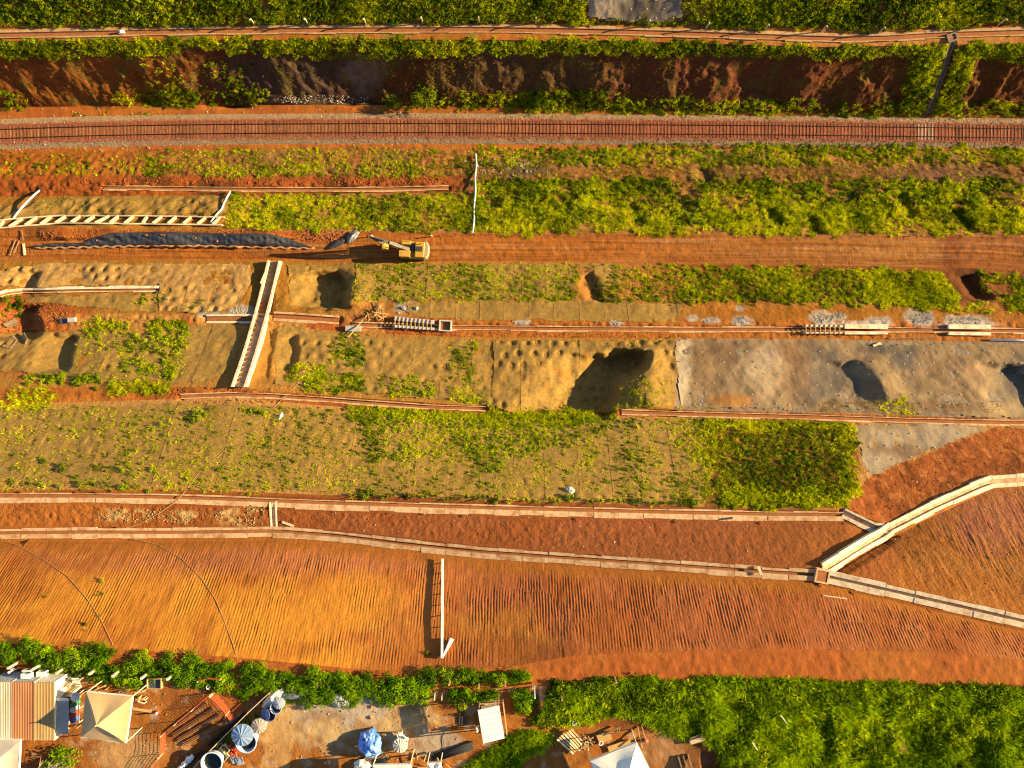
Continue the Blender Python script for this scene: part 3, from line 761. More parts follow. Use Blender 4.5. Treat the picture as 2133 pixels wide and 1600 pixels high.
def sample(poly, spacing, thr=None, nscale=3.0, edge=6, noise=N1, aniso=1.0):
    """random ground points inside an outline, thinned where the cover is patchy"""
    p = np.array(poly, float); x0, y0 = p.min(0) - edge; x1, y1 = p.max(0) + edge
    n = int((x1 - x0) * (y1 - y0) / spacing ** 2)
    px = rs.uniform(x0, x1, n); py = rs.uniform(y0, y1, n)
    qx = px + (N3.f(px / 20, py / 20, 3) - .5) * 3 * edge; qy = py + (N4.f(px / 20, py / 20, 3) - .5) * 3 * edge
    k = inpoly(qx, qy, poly); px, py = px[k], py[k]
    if len(px) == 0: return np.zeros((0, 3))
    P = ground(px, py, 30)
    P = P[~cut_ground(P[:, 0], P[:, 1], P[:, 2], .35, True)]
    if thr is not None:
        v = noise.f(P[:, 0] / (nscale * aniso), P[:, 1] / nscale, 3)
        P = P[v + rs.normal(0, .10, len(v)) > thr]
    return P
BK = {}
def veg(poly, coll, spacing, size=(.6, 1.1), thr=None, nscale=3.0, edge=9, into='grass', noise=N1):
    P = sample(poly, spacing * .78, thr, nscale, edge, noise)
    size = (size[0] * .6, size[1] * .72)
    BK.setdefault((into, coll.name), [coll, [], []])
    BK[(into, coll.name)][1].append(P); BK[(into, coll.name)][2].append(rs.uniform(size[0], size[1], len(P)))
R_ = lambda x0, y0, x1, y1: [(x0, y0), (x1, y0), (x1, y1), (x0, y1)]
# --- hillside above the upper bench
TOPL = [(-120, -70), (1212, -70), (1215, 46), (800, 46), (400, 52), (-120, 52)]
TOPR = [(1425, -70), (2260, -70), (2260, 50), (2110, 48), (1850, 62), (1600, 58), (1425, 50)]
for tp, nm in ((TOPL, 'top_left'), (TOPR, 'top_right')):
    veg(tp, T_GRN, 7.5, (.7, 1.2), .38, 4, into=nm); veg(tp, T_DGR, 9, (.8, 1.3), .42, 5, into=nm, noise=N2); veg(tp, T_YEL, 7.5, (.7, 1.25), .44, 5, into=nm, noise=N4)
    veg(tp, T_DRY, 9, (.7, 1.3), None, into=nm)
veg([(1215, 40), (1425, 44), (1425, 52), (1215, 50)], T_GRN, 6, (.4, .7), into='top_left')
veg(R_(1190, 0, 1222, 45), T_YEL, 5, (.7, 1.1), into='top_left')
# --- crest of the cutting
CR = [(-120, 84), (300, 84), (420, 80), (800, 82), (1300, 84), (1600, 92), (1750, 98), (1960, 92), (1960, 112), (1800, 122), (1500, 112), (1000, 112), (700, 122), (500, 108), (400, 96), (330, 116), (100, 118), (-120, 116)]
veg(CR, T_YEL, 6.2, (.7, 1.25), .36, 3, into='crest'); veg(CR, T_GRN, 7, (.6, 1.1), .42, 3, into='crest', noise=N2)
veg([(2010, 92), (2260, 88), (2260, 118), (2030, 125)], T_GRN, 6.5, (.7, 1.2), into='crest'); veg([(2010, 92), (2260, 88), (2260, 118), (2030, 125)], T_YEL, 8, (.7, 1.2), into='crest')
for pl in ([(1895, 120), (1972, 92), (1940, 235), (1868, 240)], [(1985, 100), (2030, 100), (2020, 160), (1990, 240), (1945, 240)]):
    veg(pl, T_YEL, 6.5, (.7, 1.2), None, into='gully'); veg(pl, T_GRN, 7, (.7, 1.2), None, into='gully')
# --- plants on and below the cut face
FACE = R_(-60, 118, 2200, 225)
veg(FACE, T_DRY, 9, (.4, .9), .50, 3, into='face'); veg(R_(820, 115, 1560, 225), T_DRY, 8, (.4, .9), .45, 2.5, into='face', noise=N2)
veg(R_(250, 120, 480, 220), T_YEL, 10, (.6, 1.0), .54, 2.5, into='face'); veg(R_(800, 118, 2100, 200), T_DGR, 17, (.3, .5), .50, 3, into='face')
veg(R_(430, 130, 560, 215), T_DGR, 9, (.6, 1.1), .47, 3, into='face')
for pl, th in ((R_(240, 185, 560, 222), .5), (R_(800, 195, 1080, 226), .52), (R_(1085, 185, 1290, 234), .36), (R_(1280, 205, 1700, 238), .42), (R_(1700, 212, 2200, 243), .42), (R_(-60, 195, 60, 225), .5)):
    veg(pl, T_GRN, 7, (.6, 1.1), th, 2, into='toe'); veg(pl, T_YEL, 7.5, (.6, 1.2), th + .03, 2, into='toe', noise=N2)
# --- verge along the track
veg(R_(1320, 299, 1910, 310), T_GRN, 5, (.35, .6), .35, 2, edge=2, into='verge'); veg(R_(-50, 308, 1000, 318), T_YEL, 9, (.4, .7), .52, 2, edge=3, into='verge')
veg(R_(150, 232, 310, 242), T_GRN, 6, (.3, .55), .48, 2, edge=2, into='verge'); veg(R_(1050, 232, 2150, 246), T_GRN, 9, (.3, .5), .52, 3, edge=2, into='verge')
# --- first slope below the track
veg(R_(-80, 322, 340, 366), T_YEL, 8, (.5, .9), .50, 2.5, into='slope_low'); veg(R_(-80, 320, 340, 364), T_GRN, 10, (.4, .8), .52, 2.5, into='slope_low', noise=N2)
veg(R_(300, 312, 985, 368), T_YEL, 6, (.45, .8), .40, 3, into='slope_low'); veg(R_(300, 312, 985, 368), T_DRY, 7, (.7, 1.2), .40, 3, into='slope_low', noise=N3)
veg(R_(300, 345, 985, 370), T_GRN, 7.5, (.5, .85), .45, 3, into='slope_low', noise=N2)
veg(R_(990, 308, 2200, 345), T_GRN, 6.5, (.6, 1.05), .38, 3, into='slope_low', noise=N2); veg(R_(990, 308, 2200, 342), T_YEL, 7, (.6, 1.0), .42, 3, into='slope_low')
veg(R_(1000, 332, 2200, 382), T_DRY, 6.5, (.7, 1.3), .36, 3, into='slope_low', noise=N3); veg(R_(1000, 332, 2200, 382), T_YEL, 9.5, (.5, .9), .48, 4, into='slope_low', noise=N4)
# --- second slope, up to the haul road
veg(R_(478, 410, 1000, 482), T_YEL, 5.4, (.6, 1.0), .30, 4, into='slope_mid'); veg(R_(478, 404, 1000, 480), T_GRN, 7.5, (.6, 1.0), .44, 4, into='slope_mid', noise=N2)
veg(R_(985, 378, 2200, 488), T_YEL, 5.8, (.6, 1.2), .47, 3, into='slope_mid'); veg(R_(985, 376, 2200, 470), T_GRN, 7, (.6, 1.4), .49, 3, into='slope_mid', noise=N2)
veg(R_(985, 376, 2200, 470), T_DGR, 10, (.7, 1.3), .5, 3, into='slope_mid', noise=N4); veg(R_(985, 380, 2200, 488), T_DRY, 9, (.6, 1.0), None, into='slope_mid'); veg(R_(1000, 430, 2200, 488), T_YEL, 6.5, (.7, 1.2), .42, 6, into='slope_mid', noise=N3)
veg(R_(60, 410, 480, 448), T_SED, 8, (.7, 1.5), .46, 3, into='slope_mid'); veg(R_(60, 410, 480, 448), T_YEL, 14, (.35, .6), .50, 3, into='slope_mid')
# --- slope under the haul road
veg(R_(738, 552, 1208, 626), T_YEL, 6.0, (.5, .85), .38, 3, into='slope_road'); veg(R_(738, 552, 1208, 626), T_GRN, 7, (.4, .75), .44, 4, into='slope_road', noise=N2)
veg(R_(1236, 552, 1440, 632), T_GRN, 7, (.4, .75), .40, 3, into='slope_road', noise=N2); veg(R_(1236, 552, 1440, 632), T_YEL, 7, (.45, .8), .42, 3, into='slope_road')
PL = [(1430, 555), (1960, 562), (1985, 600), (2000, 640), (1900, 645), (1700, 632), (1430, 630)]
veg(PL, T_GRN, 6.5, (.5, .95), .36, 3, into='slope_road', noise=N2); veg(PL, T_YEL, 6.5, (.6, 1.0), .42, 3, into='slope_road')
veg([(1780, 560), (1960, 562), (1990, 610), (2010, 650), (1830, 640)], T_YEL, 5.5, (.7, 1.1), None, into='slope_road')
veg([(2035, 565), (2200, 575), (2200, 660), (2010, 650), (2040, 625)], T_YEL, 5.8, (.6, 1.1), .36, 3, into='slope_road'); veg([(2035, 565), (2200, 575), (2200, 660), (2010, 650), (2040, 625)], T_GRN, 7, (.6, 1.0), .40, 3, into='slope_road')
# --- terrace to the left of the stairway and below
veg([(165, 668), (380, 665), (395, 700), (380, 750), (240, 735), (180, 700)], T_GRN, 7, (.6, 1.1), .42, 3, into='terrace'); veg(R_(150, 665, 390, 790), T_YEL, 8.5, (.45, .8), .46, 3, into='terrace', noise=N2)
veg(R_(50, 778, 210, 802), T_GRN, 7, (.7, 1.1), .36, 2, into='terrace'); veg(R_(225, 795, 355, 822), T_YEL, 6, (.7, 1.1), .36, 2, into='terrace'); veg(R_(0, 812, 120, 850), T_YEL, 7, (.7, 1.2), .44, 2, into='terrace')
veg(R_(260, 750, 365, 785), T_GRN, 7, (.7, 1.0), .45, 2, into='terrace'); veg(R_(280, 608, 350, 634), T_GRN, 6.5, (.5, .9), .35, 2, into='terrace'); veg(R_(375, 622, 430, 645), T_YEL, 7, (.5, .8), .40, 2, into='terrace')
veg(R_(10, 615, 50, 655), T_DGR, 7, (.6, .9), .36, 2, into='terrace')
for pl in (R_(625, 780, 800, 820), R_(812, 790, 905, 832), R_(690, 700, 762, 765), R_(600, 755, 680, 800)):
    veg(pl, T_GRN, 7, (.6, 1.1), .40, 2, into='terrace'); veg(pl, T_YEL, 8, (.6, 1.1), .40, 2, into='terrace', noise=N2)
veg([(945, 720), (1000, 712), (985, 760), (1010, 820), (1030, 855), (940, 850), (930, 790)], T_YEL, 8, (.5, 1.0), .38, 2, into='terrace'); veg([(945, 720), (1000, 712), (985, 760), (1010, 820), (1030, 855), (940, 850), (930, 790)], T_GRN, 10, (.5, .9), .42, 2, into='terrace')
veg(R_(1290, 795, 1395, 848), T_YEL, 8, (.5, 1.0), .42, 2, into='terrace'); veg(R_(1270, 700, 1400, 790), T_SED, 9, (.8, 1.6), .44, 2, into='terrace'); veg(R_(1830, 822, 1900, 868), T_YEL, 7, (.6, 1.0), .42, 2, into='terrace')
veg(R_(1690, 838, 2080, 872), T_DRY, 7, (.5, 1.0), .42, 3, into='terrace')
# --- matted slope with seedlings
veg(R_(-60, 848, 1490, 1030), T_SED, 7.6, (.9, 2.0), .40, 3, into='seedlings'); veg(R_(-60, 848, 700, 1030), T_DRY, 9, (.35, .7), .40, 4, into='seedlings', noise=N2)
veg(R_(-60, 850, 1490, 1025), T_GRN, 17, (.35, .8), .44, 5, into='seedlings', noise=N4); veg(R_(-60, 850, 1490, 1025), T_YEL, 24, (.35, .75), .46, 5, into='seedlings', noise=N2)
veg([(735, 870), (800, 850), (1290, 850), (1280, 890), (1060, 960), (1050, 985), (990, 985), (960, 930), (900, 960), (770, 965)], T_GRN, 8, (.45, .85), .40, 4, into='seedlings'); veg([(735, 848), (1290, 850), (1260, 960), (1060, 980), (770, 965)], T_YEL, 9, (.45, .85), .44, 4, into='seedlings', noise=N2)
veg([(730, 845), (1000, 858), (1290, 858), (1290, 885), (1000, 888), (730, 880)], T_YEL, 6.5, (.6, 1.05), .38, 3, into='seedlings'); veg([(730, 845), (1000, 858), (1290, 858), (1290, 885), (1000, 888), (730, 880)], T_GRN, 8, (.6, 1.0), .42, 3, into='seedlings')
veg(R_(1290, 870, 1480, 1040), T_GRN, 10, (.4, .8), .44, 4, into='seedlings', noise=N2, edge=14); veg(R_(1430, 890, 1530, 1050), T_YEL, 8, (.4, .8), .44, 2, into='seedlings', edge=20); veg(R_(1420, 880, 1520, 1050), T_DRY, 8, (.5, .9), .42, 2, into='seedlings', edge=20); veg(R_(1400, 870, 1490, 1050), T_YEL, 10, (.4, .8), .40, 3, into='seedlings', edge=14)
BLK = [(1445, 872), (1560, 866), (1770, 878), (1786, 925), (1768, 970), (1784, 1010), (1765, 1052), (1700, 1062), (1520, 1052), (1478, 1022), (1505, 985), (1462, 945), (1492, 905)]
veg(BLK, T_DGR, 8.5, (.5, .9), None, into='thicket', edge=10); veg(BLK, T_DRY, 6, (.8, 1.4), .40, 2, into='thicket', edge=10); veg([(1460, 866), (1775, 876), (1780, 900), (1460, 895)], T_YEL, 6.5, (.7, 1.2), None, into='thicket')
veg([(1500, 1020), (1775, 1030), (1760, 1062), (1500, 1052)], T_YEL, 7, (.7, 1.3), .40, 3, into='thicket'); veg([(1500, 1015), (1775, 1030), (1760, 1062), (1500, 1052)], T_GRN, 7, (.7, 1.2), None, into='thicket'); veg([(1735, 880), (1785, 880), (1788, 1040), (1745, 1050)], T_YEL, 7, (.6, 1.1), .40, 3, into='thicket')
veg(BLK, T_GRN, 8, (.4, .85), .40, 3, into='thicket', noise=N2, edge=12); veg(BLK, T_YEL, 11, (.4, .8), .46, 3, into='thicket', noise=N4, edge=12)
# --- lush growth on the plateau
LUSH = [(1112, 1505), (1150, 1432), (1250, 1416), (1500, 1414), (1800, 1422), (2240, 1440), (2240, 1700), (1490, 1700), (1500, 1560), (1410, 1532), (1345, 1502), (1290, 1487), (1180, 1512)]
veg(LUSH, T_LUS, 6.8, (.55, .95), None, into='lush', edge=4); veg(LUSH, T_LUS, 8, (.9, 1.6), .50, 2.5, into='lush', edge=4, noise=N4); veg(LUSH, T_GRN, 10, (.6, 1.5), .50, 3, into='lush', noise=N2, edge=4); veg(LUSH, T_DGR, 11, (.7, 1.4), .54, 2.5, into='lush', noise=N3, edge=4); veg([(1150, 1425), (2240, 1432), (2240, 1470), (1150, 1480)], T_DGR, 10, (.9, 1.6), .40, 5, into='lush', noise=N4, edge=4)
veg([(955, 1605), (1060, 1535), (1085, 1522), (1165, 1528), (1150, 1548), (1090, 1585), (1060, 1610), (1000, 1690), (900, 1690)], T_LUS, 6.5, (.6, 1.1), None, into='weeds', edge=3)
veg([(440, 1545), (520, 1492), (545, 1480), (560, 1495), (470, 1560), (450, 1565)], T_LUS, 7, (.35, .65), None, into='weeds', edge=2); veg([(570, 1470), (640, 1440), (640, 1452), (590, 1480)], T_LUS, 8, (.3, .6), None, into='weeds', edge=2)
VLAB = {'top_left': 'grass and creepers covering the hillside along the top left edge', 'top_right': 'grass and creepers covering the hillside along the top right edge', 'crest': 'grass fringe along the crest above the dark cut face',
 'gully': 'grass lining both sides of the steep dark gutter at upper right', 'face': 'dry weeds clinging to the dark cut face', 'toe': 'weeds at the foot of the dark cut face', 'verge': 'low weeds in lines beside the railway ballast',
 'slope_low': 'patchy grass on the low slope just below the railway', 'slope_mid': 'bright grass and bushes on the slope above the haul road', 'slope_road': 'bright grass patches on the slope just below the haul road',
 'terrace': 'scattered weeds on the khaki matted terrace around the stairway', 'seedlings': 'sparse seedlings over the wide matted slope', 'thicket': 'dark thicket filling the right end of the matted slope',
 'lush': 'lush green grass covering the lower right corner', 'weeds': 'green weeds in strips inside the work yard'}
CN = {'yellow_tuft': 'yellow_grass', 'green_clump': 'leafy_weeds', 'dark_clump': 'dark_weeds', 'lush_tuft': 'lush_grass', 'dry_tuft': 'dry_weeds', 'seedling': 'seedlings'}
CW = {'yellow_tuft': 'yellow green blades', 'green_clump': 'broad green leaves', 'dark_clump': 'dark green leaves', 'lush_tuft': 'long fresh blades', 'dry_tuft': 'dry brown stems', 'seedling': 'tiny pale sprouts'}
for (into, cn), (coll, PP, SS) in BK.items():
    P = np.concatenate(PP); S = np.concatenate(SS)
    print('veg', into, cn, len(P))
    scatter(CN[cn], P, S, coll, VLAB[into] + ', ' + CW[cn], 'grass' if 'tuft' in cn else 'weeds')
# ------------------------------------------------------------------ materials of built things
CONC = mat('concrete', (.53, .35, .185), .85, .18, 2.0, .012, 14, stain=(.32, .13, .04), stain_amt=1.0)
CONCW = mat('pale_concrete', (.70, .56, .36), .8, .14, 2.5, .01, 14, stain=(.40, .22, .09), stain_amt=.8)
CONCD = mat('old_concrete', (.20, .16, .12), .9, .2, 2.0, .015, 12, stain=(.10, .07, .05), stain_amt=.6)
SILT = mat('silt', (.29, .10, .028), .95, .2, 2.0, .02, 9, stain=(.20, .07, .025), stain_amt=.6)
RAILM = mat('rail_steel', (.05, .026, .018), .55, .25, 5, metal=.5)
SLEEP = mat('dusty_sleeper', (.27, .095, .036), .9, .2, 6, obj_var=.35, stain=(.13, .05, .025), stain_amt=.6)
SLEEPD = mat('dark_sleeper', (.20, .078, .032), .9, .2, 6, obj_var=.5, stain=(.26, .09, .03), stain_amt=.8)
SLEEPW = mat('pale_sleeper', (.34, .25, .17), .85, .12, 6, obj_var=.2)
WHITE = mat('white_plastic', (.80, .77, .70), .45, .05, 2, stain=(.6, .5, .38), stain_amt=.3)
WOOD = mat('raw_timber', (.50, .30, .11), .8, .22, 4, .004, 30, obj_var=.18)
WOODP = mat('pale_timber', (.66, .52, .30), .8, .15, 4, obj_var=.15)
WOODD = mat('weathered_timber', (.26, .17, .09), .85, .25, 4, obj_var=.25)
PLY = mat('plywood', (.46, .27, .08), .75, .10, 2)
STRAW = mat('jute_mat', (.245, .138, .026), .95, .30, 2.2, .04, 7, stain=(.19, .095, .022), stain_amt=.5, obj_var=.07)
STRAW2 = mat('bleached_mat', (.325, .185, .048), .95, .30, 2.2, .04, 7, stain=(.27, .10, .03), stain_amt=.65, obj_var=.07)
SHOT = mat('sprayed_concrete_old', (.285, .185, .098), .92, .34, .35, .05, 5, stain=(.11, .07, .042), stain_amt=.6)
SHOT2 = mat('sprayed_concrete_pale', (.29, .20, .115), .92, .25, .9, .05, 5, stain=(.20, .10, .045), stain_amt=.6)
STEEL = mat('anchor_steel', (.44, .38, .30), .5, .1, 4)
BLACKP = mat('black_sheet', (.030, .031, .036), .42, .3, 1.5, .05, 2.5, spec=.5, stain=(.09, .075, .06), stain_amt=.35)
HEM = mat('dusty_hem', (.34, .19, .10), .9, .3, 3)
ROPE = mat('hose_rubber', (.42, .22, .08), .8, .15, 4)
ROPEY = mat('yellow_hose', (.30, .18, .05), .8, .15, 4)
STONE = mat('grey_stone', (.34, .29, .23), .9, .2, 5, obj_var=.35)

# ------------------------------------------------------------------ erosion mats
def mat_area(label, poly, roll, m, lift=.05, pins=1.95, dimple=.16, bulge=.08, res=.17, seam_dx=0.0, edge=4):
    """rolls of erosion mat laid down the fall line, pinned into the ground; every roll is a part"""
    p = np.array(poly, float); g = ground(p[:, 0], p[:, 1]); wp = [(a[0], a[1]) for a in g]
    root = empty('erosion_mat', (g[:, 0].mean(), g[:, 1].mean(), g[:, 2].min()))
    tag(root, label, 'erosion mat')
    x0, x1, y0, y1 = g[:, 0].min(), g[:, 0].max(), g[:, 1].min(), g[:, 1].max()
    k = 0; x = x0
    while x < x1 - .4:
        w = min(roll * rs.uniform(.94, 1.06), x1 - x + .02)
        xs = np.linspace(x, x + w, max(4, int(w / res))); ys = np.arange(y0, y1 + res, res)
        X, Y = np.meshgrid(xs, ys)
        wob = (N3.f(X / 2.2, Y / 2.2, 3) - .5) * .9; wob2 = (N4.f(X / 2.2, Y / 2.2, 3) - .5) * .9
        inside = inpoly(X + wob, Y + wob2, wp)
        if inside.any():
            Z = terrain(X, Y) + lift
            u = (X - x) / w
            Z = Z + .028 * sstep(.06, 0, u) + .008 * (k % 2)
            if dimple:
                row = np.floor(Y / (pins * .9)); ox = (row % 2) * .5 * pins
                cxp = (np.floor((X - ox) / pins) + .5) * pins + ox; cyp = (row + .5) * pins * .9
                jx = (N1.v(cxp * 3.1, cyp * 2.7) - .5) * 1.0; jy = (N2.v(cxp * 3.1, cyp * 2.7) - .5) * 1.0
                d = np.hypot(X - cxp - jx, Y - cyp - jy)
                on = N4.v(cxp * 1.7 + 3, cyp * 1.9) > .22
                am = .15 + 1.7 * sstep(.35, .8, N3.f(X / 6, Y / 5, 2)); Z = Z - on * dimple * am * np.exp(-(d / .28) ** 2) + bulge * (sstep(0, .9, d) * am + (N2.f(X / 1.6, Y / 1.6, 3) - .5) * 2.6)
            Z = Z + (N5.f(X / .45, Y / .45, 2) - .5) * .05
            V = np.stack([X, Y, Z], -1).reshape(-1, 3); F = grid_faces(*X.shape)
            F = F[inside.reshape(-1)[F].all(1)]
            if len(F):
                us, inv = np.unique(F, return_inverse=True)
                me = np_mesh('mat_roll', V[us], inv.reshape(F.shape), True); me.materials.append(m)
                o = bpy.data.objects.new('mat_roll', me); link(o, root)
        x += w; k += 1
    return root
mat_area('khaki mat with bumps on the small slope above the ladder-like beams', [(40, 425), (90, 412), (250, 408), (480, 407), (478, 446), (300, 448), (90, 450), (0, 458), (-60, 465), (-60, 432)], 4.2, STRAW, dimple=.12)
mat_area('bleached dimpled mat left of the stairway, above the white gutter', [(-60, 575), (30, 556), (90, 549), (300, 549), (525, 550), (528, 580), (500, 640), (460, 652), (330, 648), (330, 596), (-20, 598), (-60, 600)], 4.0, STRAW2, dimple=.2, bulge=.14)
mat_area('narrow mat strip under the white gutter at left', [(40, 616), (330, 611), (330, 648), (250, 650), (150, 636), (60, 630)], 4.0, STRAW, dimple=.10)
mat_area('crumpled mat in the shaded hollow right of the stairway top', [(598, 552), (740, 550), (740, 640), (710, 648), (600, 640)], 4.0, STRAW, dimple=.14)
mat_area('mat under the grass beside the excavator road', [(740, 549), (1290, 549), (1290, 600), (1235, 610), (1235, 560), (1200, 560), (1195, 618), (740, 628)], 3.8, STRAW, dimple=.06)
mat_area('flat seamed mat strip above the middle drain', [(845, 632), (1040, 622), (1430, 632), (1410, 672), (960, 668), (850, 656)], 3.8, STRAW, dimple=.06, bulge=.02)
mat_area('smooth mat sheet left of the lower stairway', [(370, 690), (395, 676), (490, 674), (503, 700), (480, 770), (430, 800), (350, 800), (360, 750)], 5.0, STRAW, dimple=.05, bulge=.03)
mat_area('weedy mat on the terrace at far left', [(-60, 700), (60, 692), (170, 690), (360, 690), (350, 790), (220, 800), (60, 778), (-60, 770)], 4.4, STRAW, dimple=.14)
mat_area('quilted mat across the middle terrace, under the thin hose', [(566, 690), (600, 676), (720, 697), (960, 706), (1020, 712), (1030, 850), (1000, 840), (800, 822), (700, 812), (575, 800)], 4.4, STRAW, dimple=.17, bulge=.12)
mat_area('deeply quilted mat around the big round shadow', [(1025, 708), (1400, 710), (1412, 780), (1405, 846), (1290, 848), (1260, 862), (1140, 856), (1060, 862), (1025, 845)], 4.4, STRAW, dimple=.24, bulge=.16)
mat_area('broad seedling-dotted mat covering the wide lower slope', [(-80, 856), (200, 846), (480, 838), (700, 856), (1000, 872), (1300, 874), (1465, 878), (1470, 1048), (1300, 1044), (1066, 1036), (700, 1024), (380, 1013), (-80, 1012)], 4.3, STRAW, dimple=.13, bulge=.05, pins=1.9)

# ------------------------------------------------------------------ sprayed concrete facings
S_SHOT = soil_mat('sprayed_concrete', .05, 1.6, .03, 7.0, .22)
_dk, _bn, _og, _pl = np.array((.095, .075, .058)), np.array((.16, .09, .045)), np.array((.30, .13, .03)), np.array((.42, .31, .19))
STAINS_SHADE = [((1720, 790, 70, 48), _dk, .75), ((1690, 740, 55, 30), _dk, .6), ((1885, 745, 34, 24), _dk, .9), ((1540, 735, 110, 24), _bn, .7), ((1520, 835, 45, 14), _og, .8), ((1480, 800, 40, 40), _bn, .4), ((1420, 770, 18, 80), _pl, .8),  # dark blobs over both hollows paint their shade on top of real stains
          ((1840, 725, 40, 12), _dk, .8), ((1990, 780, 70, 50), _bn, .4), ((2110, 790, 40, 50), _dk, .7), ((1640, 760, 50, 60), _og, .25), ((1780, 850, 70, 16), _bn, .6), ((1960, 850, 80, 14), _bn, .6), ((1590, 770, 40, 50), _pl, .4), ((1600, 740, 20, 25), _pl, .4),
          ((1870, 940, 60, 14), _bn, .6), ((1830, 965, 40, 25), _pl, .4), ((1330, 15, 40, 30), _dk, .9), ((1390, 20, 30, 40), _dk, .5), ((1250, 25, 30, 30), _pl, .7)]
def facing(label, poly, m, nails, lift=.08, res=.2, rough=.18):
    p = np.array(poly, float); g = ground(p[:, 0], p[:, 1]); wp = [(a[0], a[1]) for a in g]
    root = empty('sprayed_concrete_facing', (g[:, 0].mean(), g[:, 1].mean(), g[:, 2].min())); tag(root, label, 'concrete facing')
    X, Y = np.meshgrid(np.arange(g[:, 0].min(), g[:, 0].max(), res), np.arange(g[:, 1].min(), g[:, 1].max(), res))
    ins = inpoly(X + (N3.f(X / 1.5, Y / 1.5, 3) - .5) * .9, Y + (N4.f(X / 1.5, Y / 1.5, 3) - .5) * .9, wp)
    Z = terrain(X, Y) + lift + (N1.f(X / 2.4, Y / 2.4, 4) - .5) * rough * 2 + (N2.f(X / .6, Y / .6, 2) - .5) * .07
    V = np.stack([X, Y, Z], -1).reshape(-1, 3); F = grid_faces(*X.shape); F = F[ins.reshape(-1)[F].all(1)]
    px, py = proj(X, Y, Z); nn = N1.f(X / 3.5, Y / 2.5, 4); n2 = N2.f(X / 1.2, Y / 2.2, 4)
    c = np.broadcast_to(np.array(m), X.shape + (3,)).copy()
    c = mixc(c, sstep(.42, .62, nn) * .6, np.array(m) * np.array((.72, .66, .6))); c = mixc(c, sstep(.5, .66, n2) * .4, np.array((.33, .225, .11)))
    for q, cc, k_ in STAINS_SHADE: c = mixc(c, blob(px, py, *q, .55, .55) * min(1, k_ * 1.2), cc)
    us, inv = np.unique(F, return_inverse=True)
    me = np_mesh('concrete_skin', V[us], inv.reshape(F.shape), True, c.reshape(-1, 3)[us]); me.materials.append(S_SHOT)
    link(bpy.data.objects.new('concrete_skin', me), root)
    nm = None
    for px, py in nails:
        q = G(px, py, lift)
        if nm is None:
            b = MB(); b.box((0, 0, .05), (.2, .2, .03)); b.tube([(0, 0, 0), (0, .04, .13)], .045, 6); o = b.build('anchor_head', STEEL, root, loc=q); nm = o.data
        else:
            o = bpy.data.objects.new('anchor_head', nm); link(o, root); o.location = q
        o.rotation_euler.z = rs.uniform(-.5, .5)
def nail_grid(poly, sx, sy, sk=0.0, jit=3):
    p = np.array(poly); out = []
    y = p[:, 1].min(); r = 0
    while y < p[:, 1].max():
        x = p[:, 0].min() + (r % 2) * sx / 2 + sk * r
        while x < p[:, 0].max():
            q = (x + rs.uniform(-jit, jit), y + rs.uniform(-jit, jit))
            if inpoly(np.array([q[0]]), np.array([q[1]]), poly)[0]: out.append(q)
            x += sx
        y += sy; r += 1
    return out
F1 = [(1403, 712), (1440, 703), (1700, 703), (1760, 706), (1800, 716), (2000, 714), (2240, 722), (2240, 872), (2080, 870), (1700, 858), (1414, 848), (1408, 780)]
facing('grey sprayed concrete slope with anchor heads at right', F1, (.245, .158, .078), nail_grid([(1410, 712), (2220, 720), (2220, 860), (1415, 845)], 31, 22, 3), rough=.22)
F2 = [(1776, 882), (1990, 886), (2062, 890), (1960, 932), (1808, 994), (1790, 940)]
facing('small wedge of grey sprayed concrete beside the dark thicket', F2, (.30, .215, .13), nail_grid(F2, 34, 24))
F3 = [(1222, -40), (1420, -40), (1420, 44), (1330, 47), (1224, 40)]
facing('pale sprayed concrete panel on the hillside at the top edge', F3, (.34, .27, .19), nail_grid(F3, 36, 20))

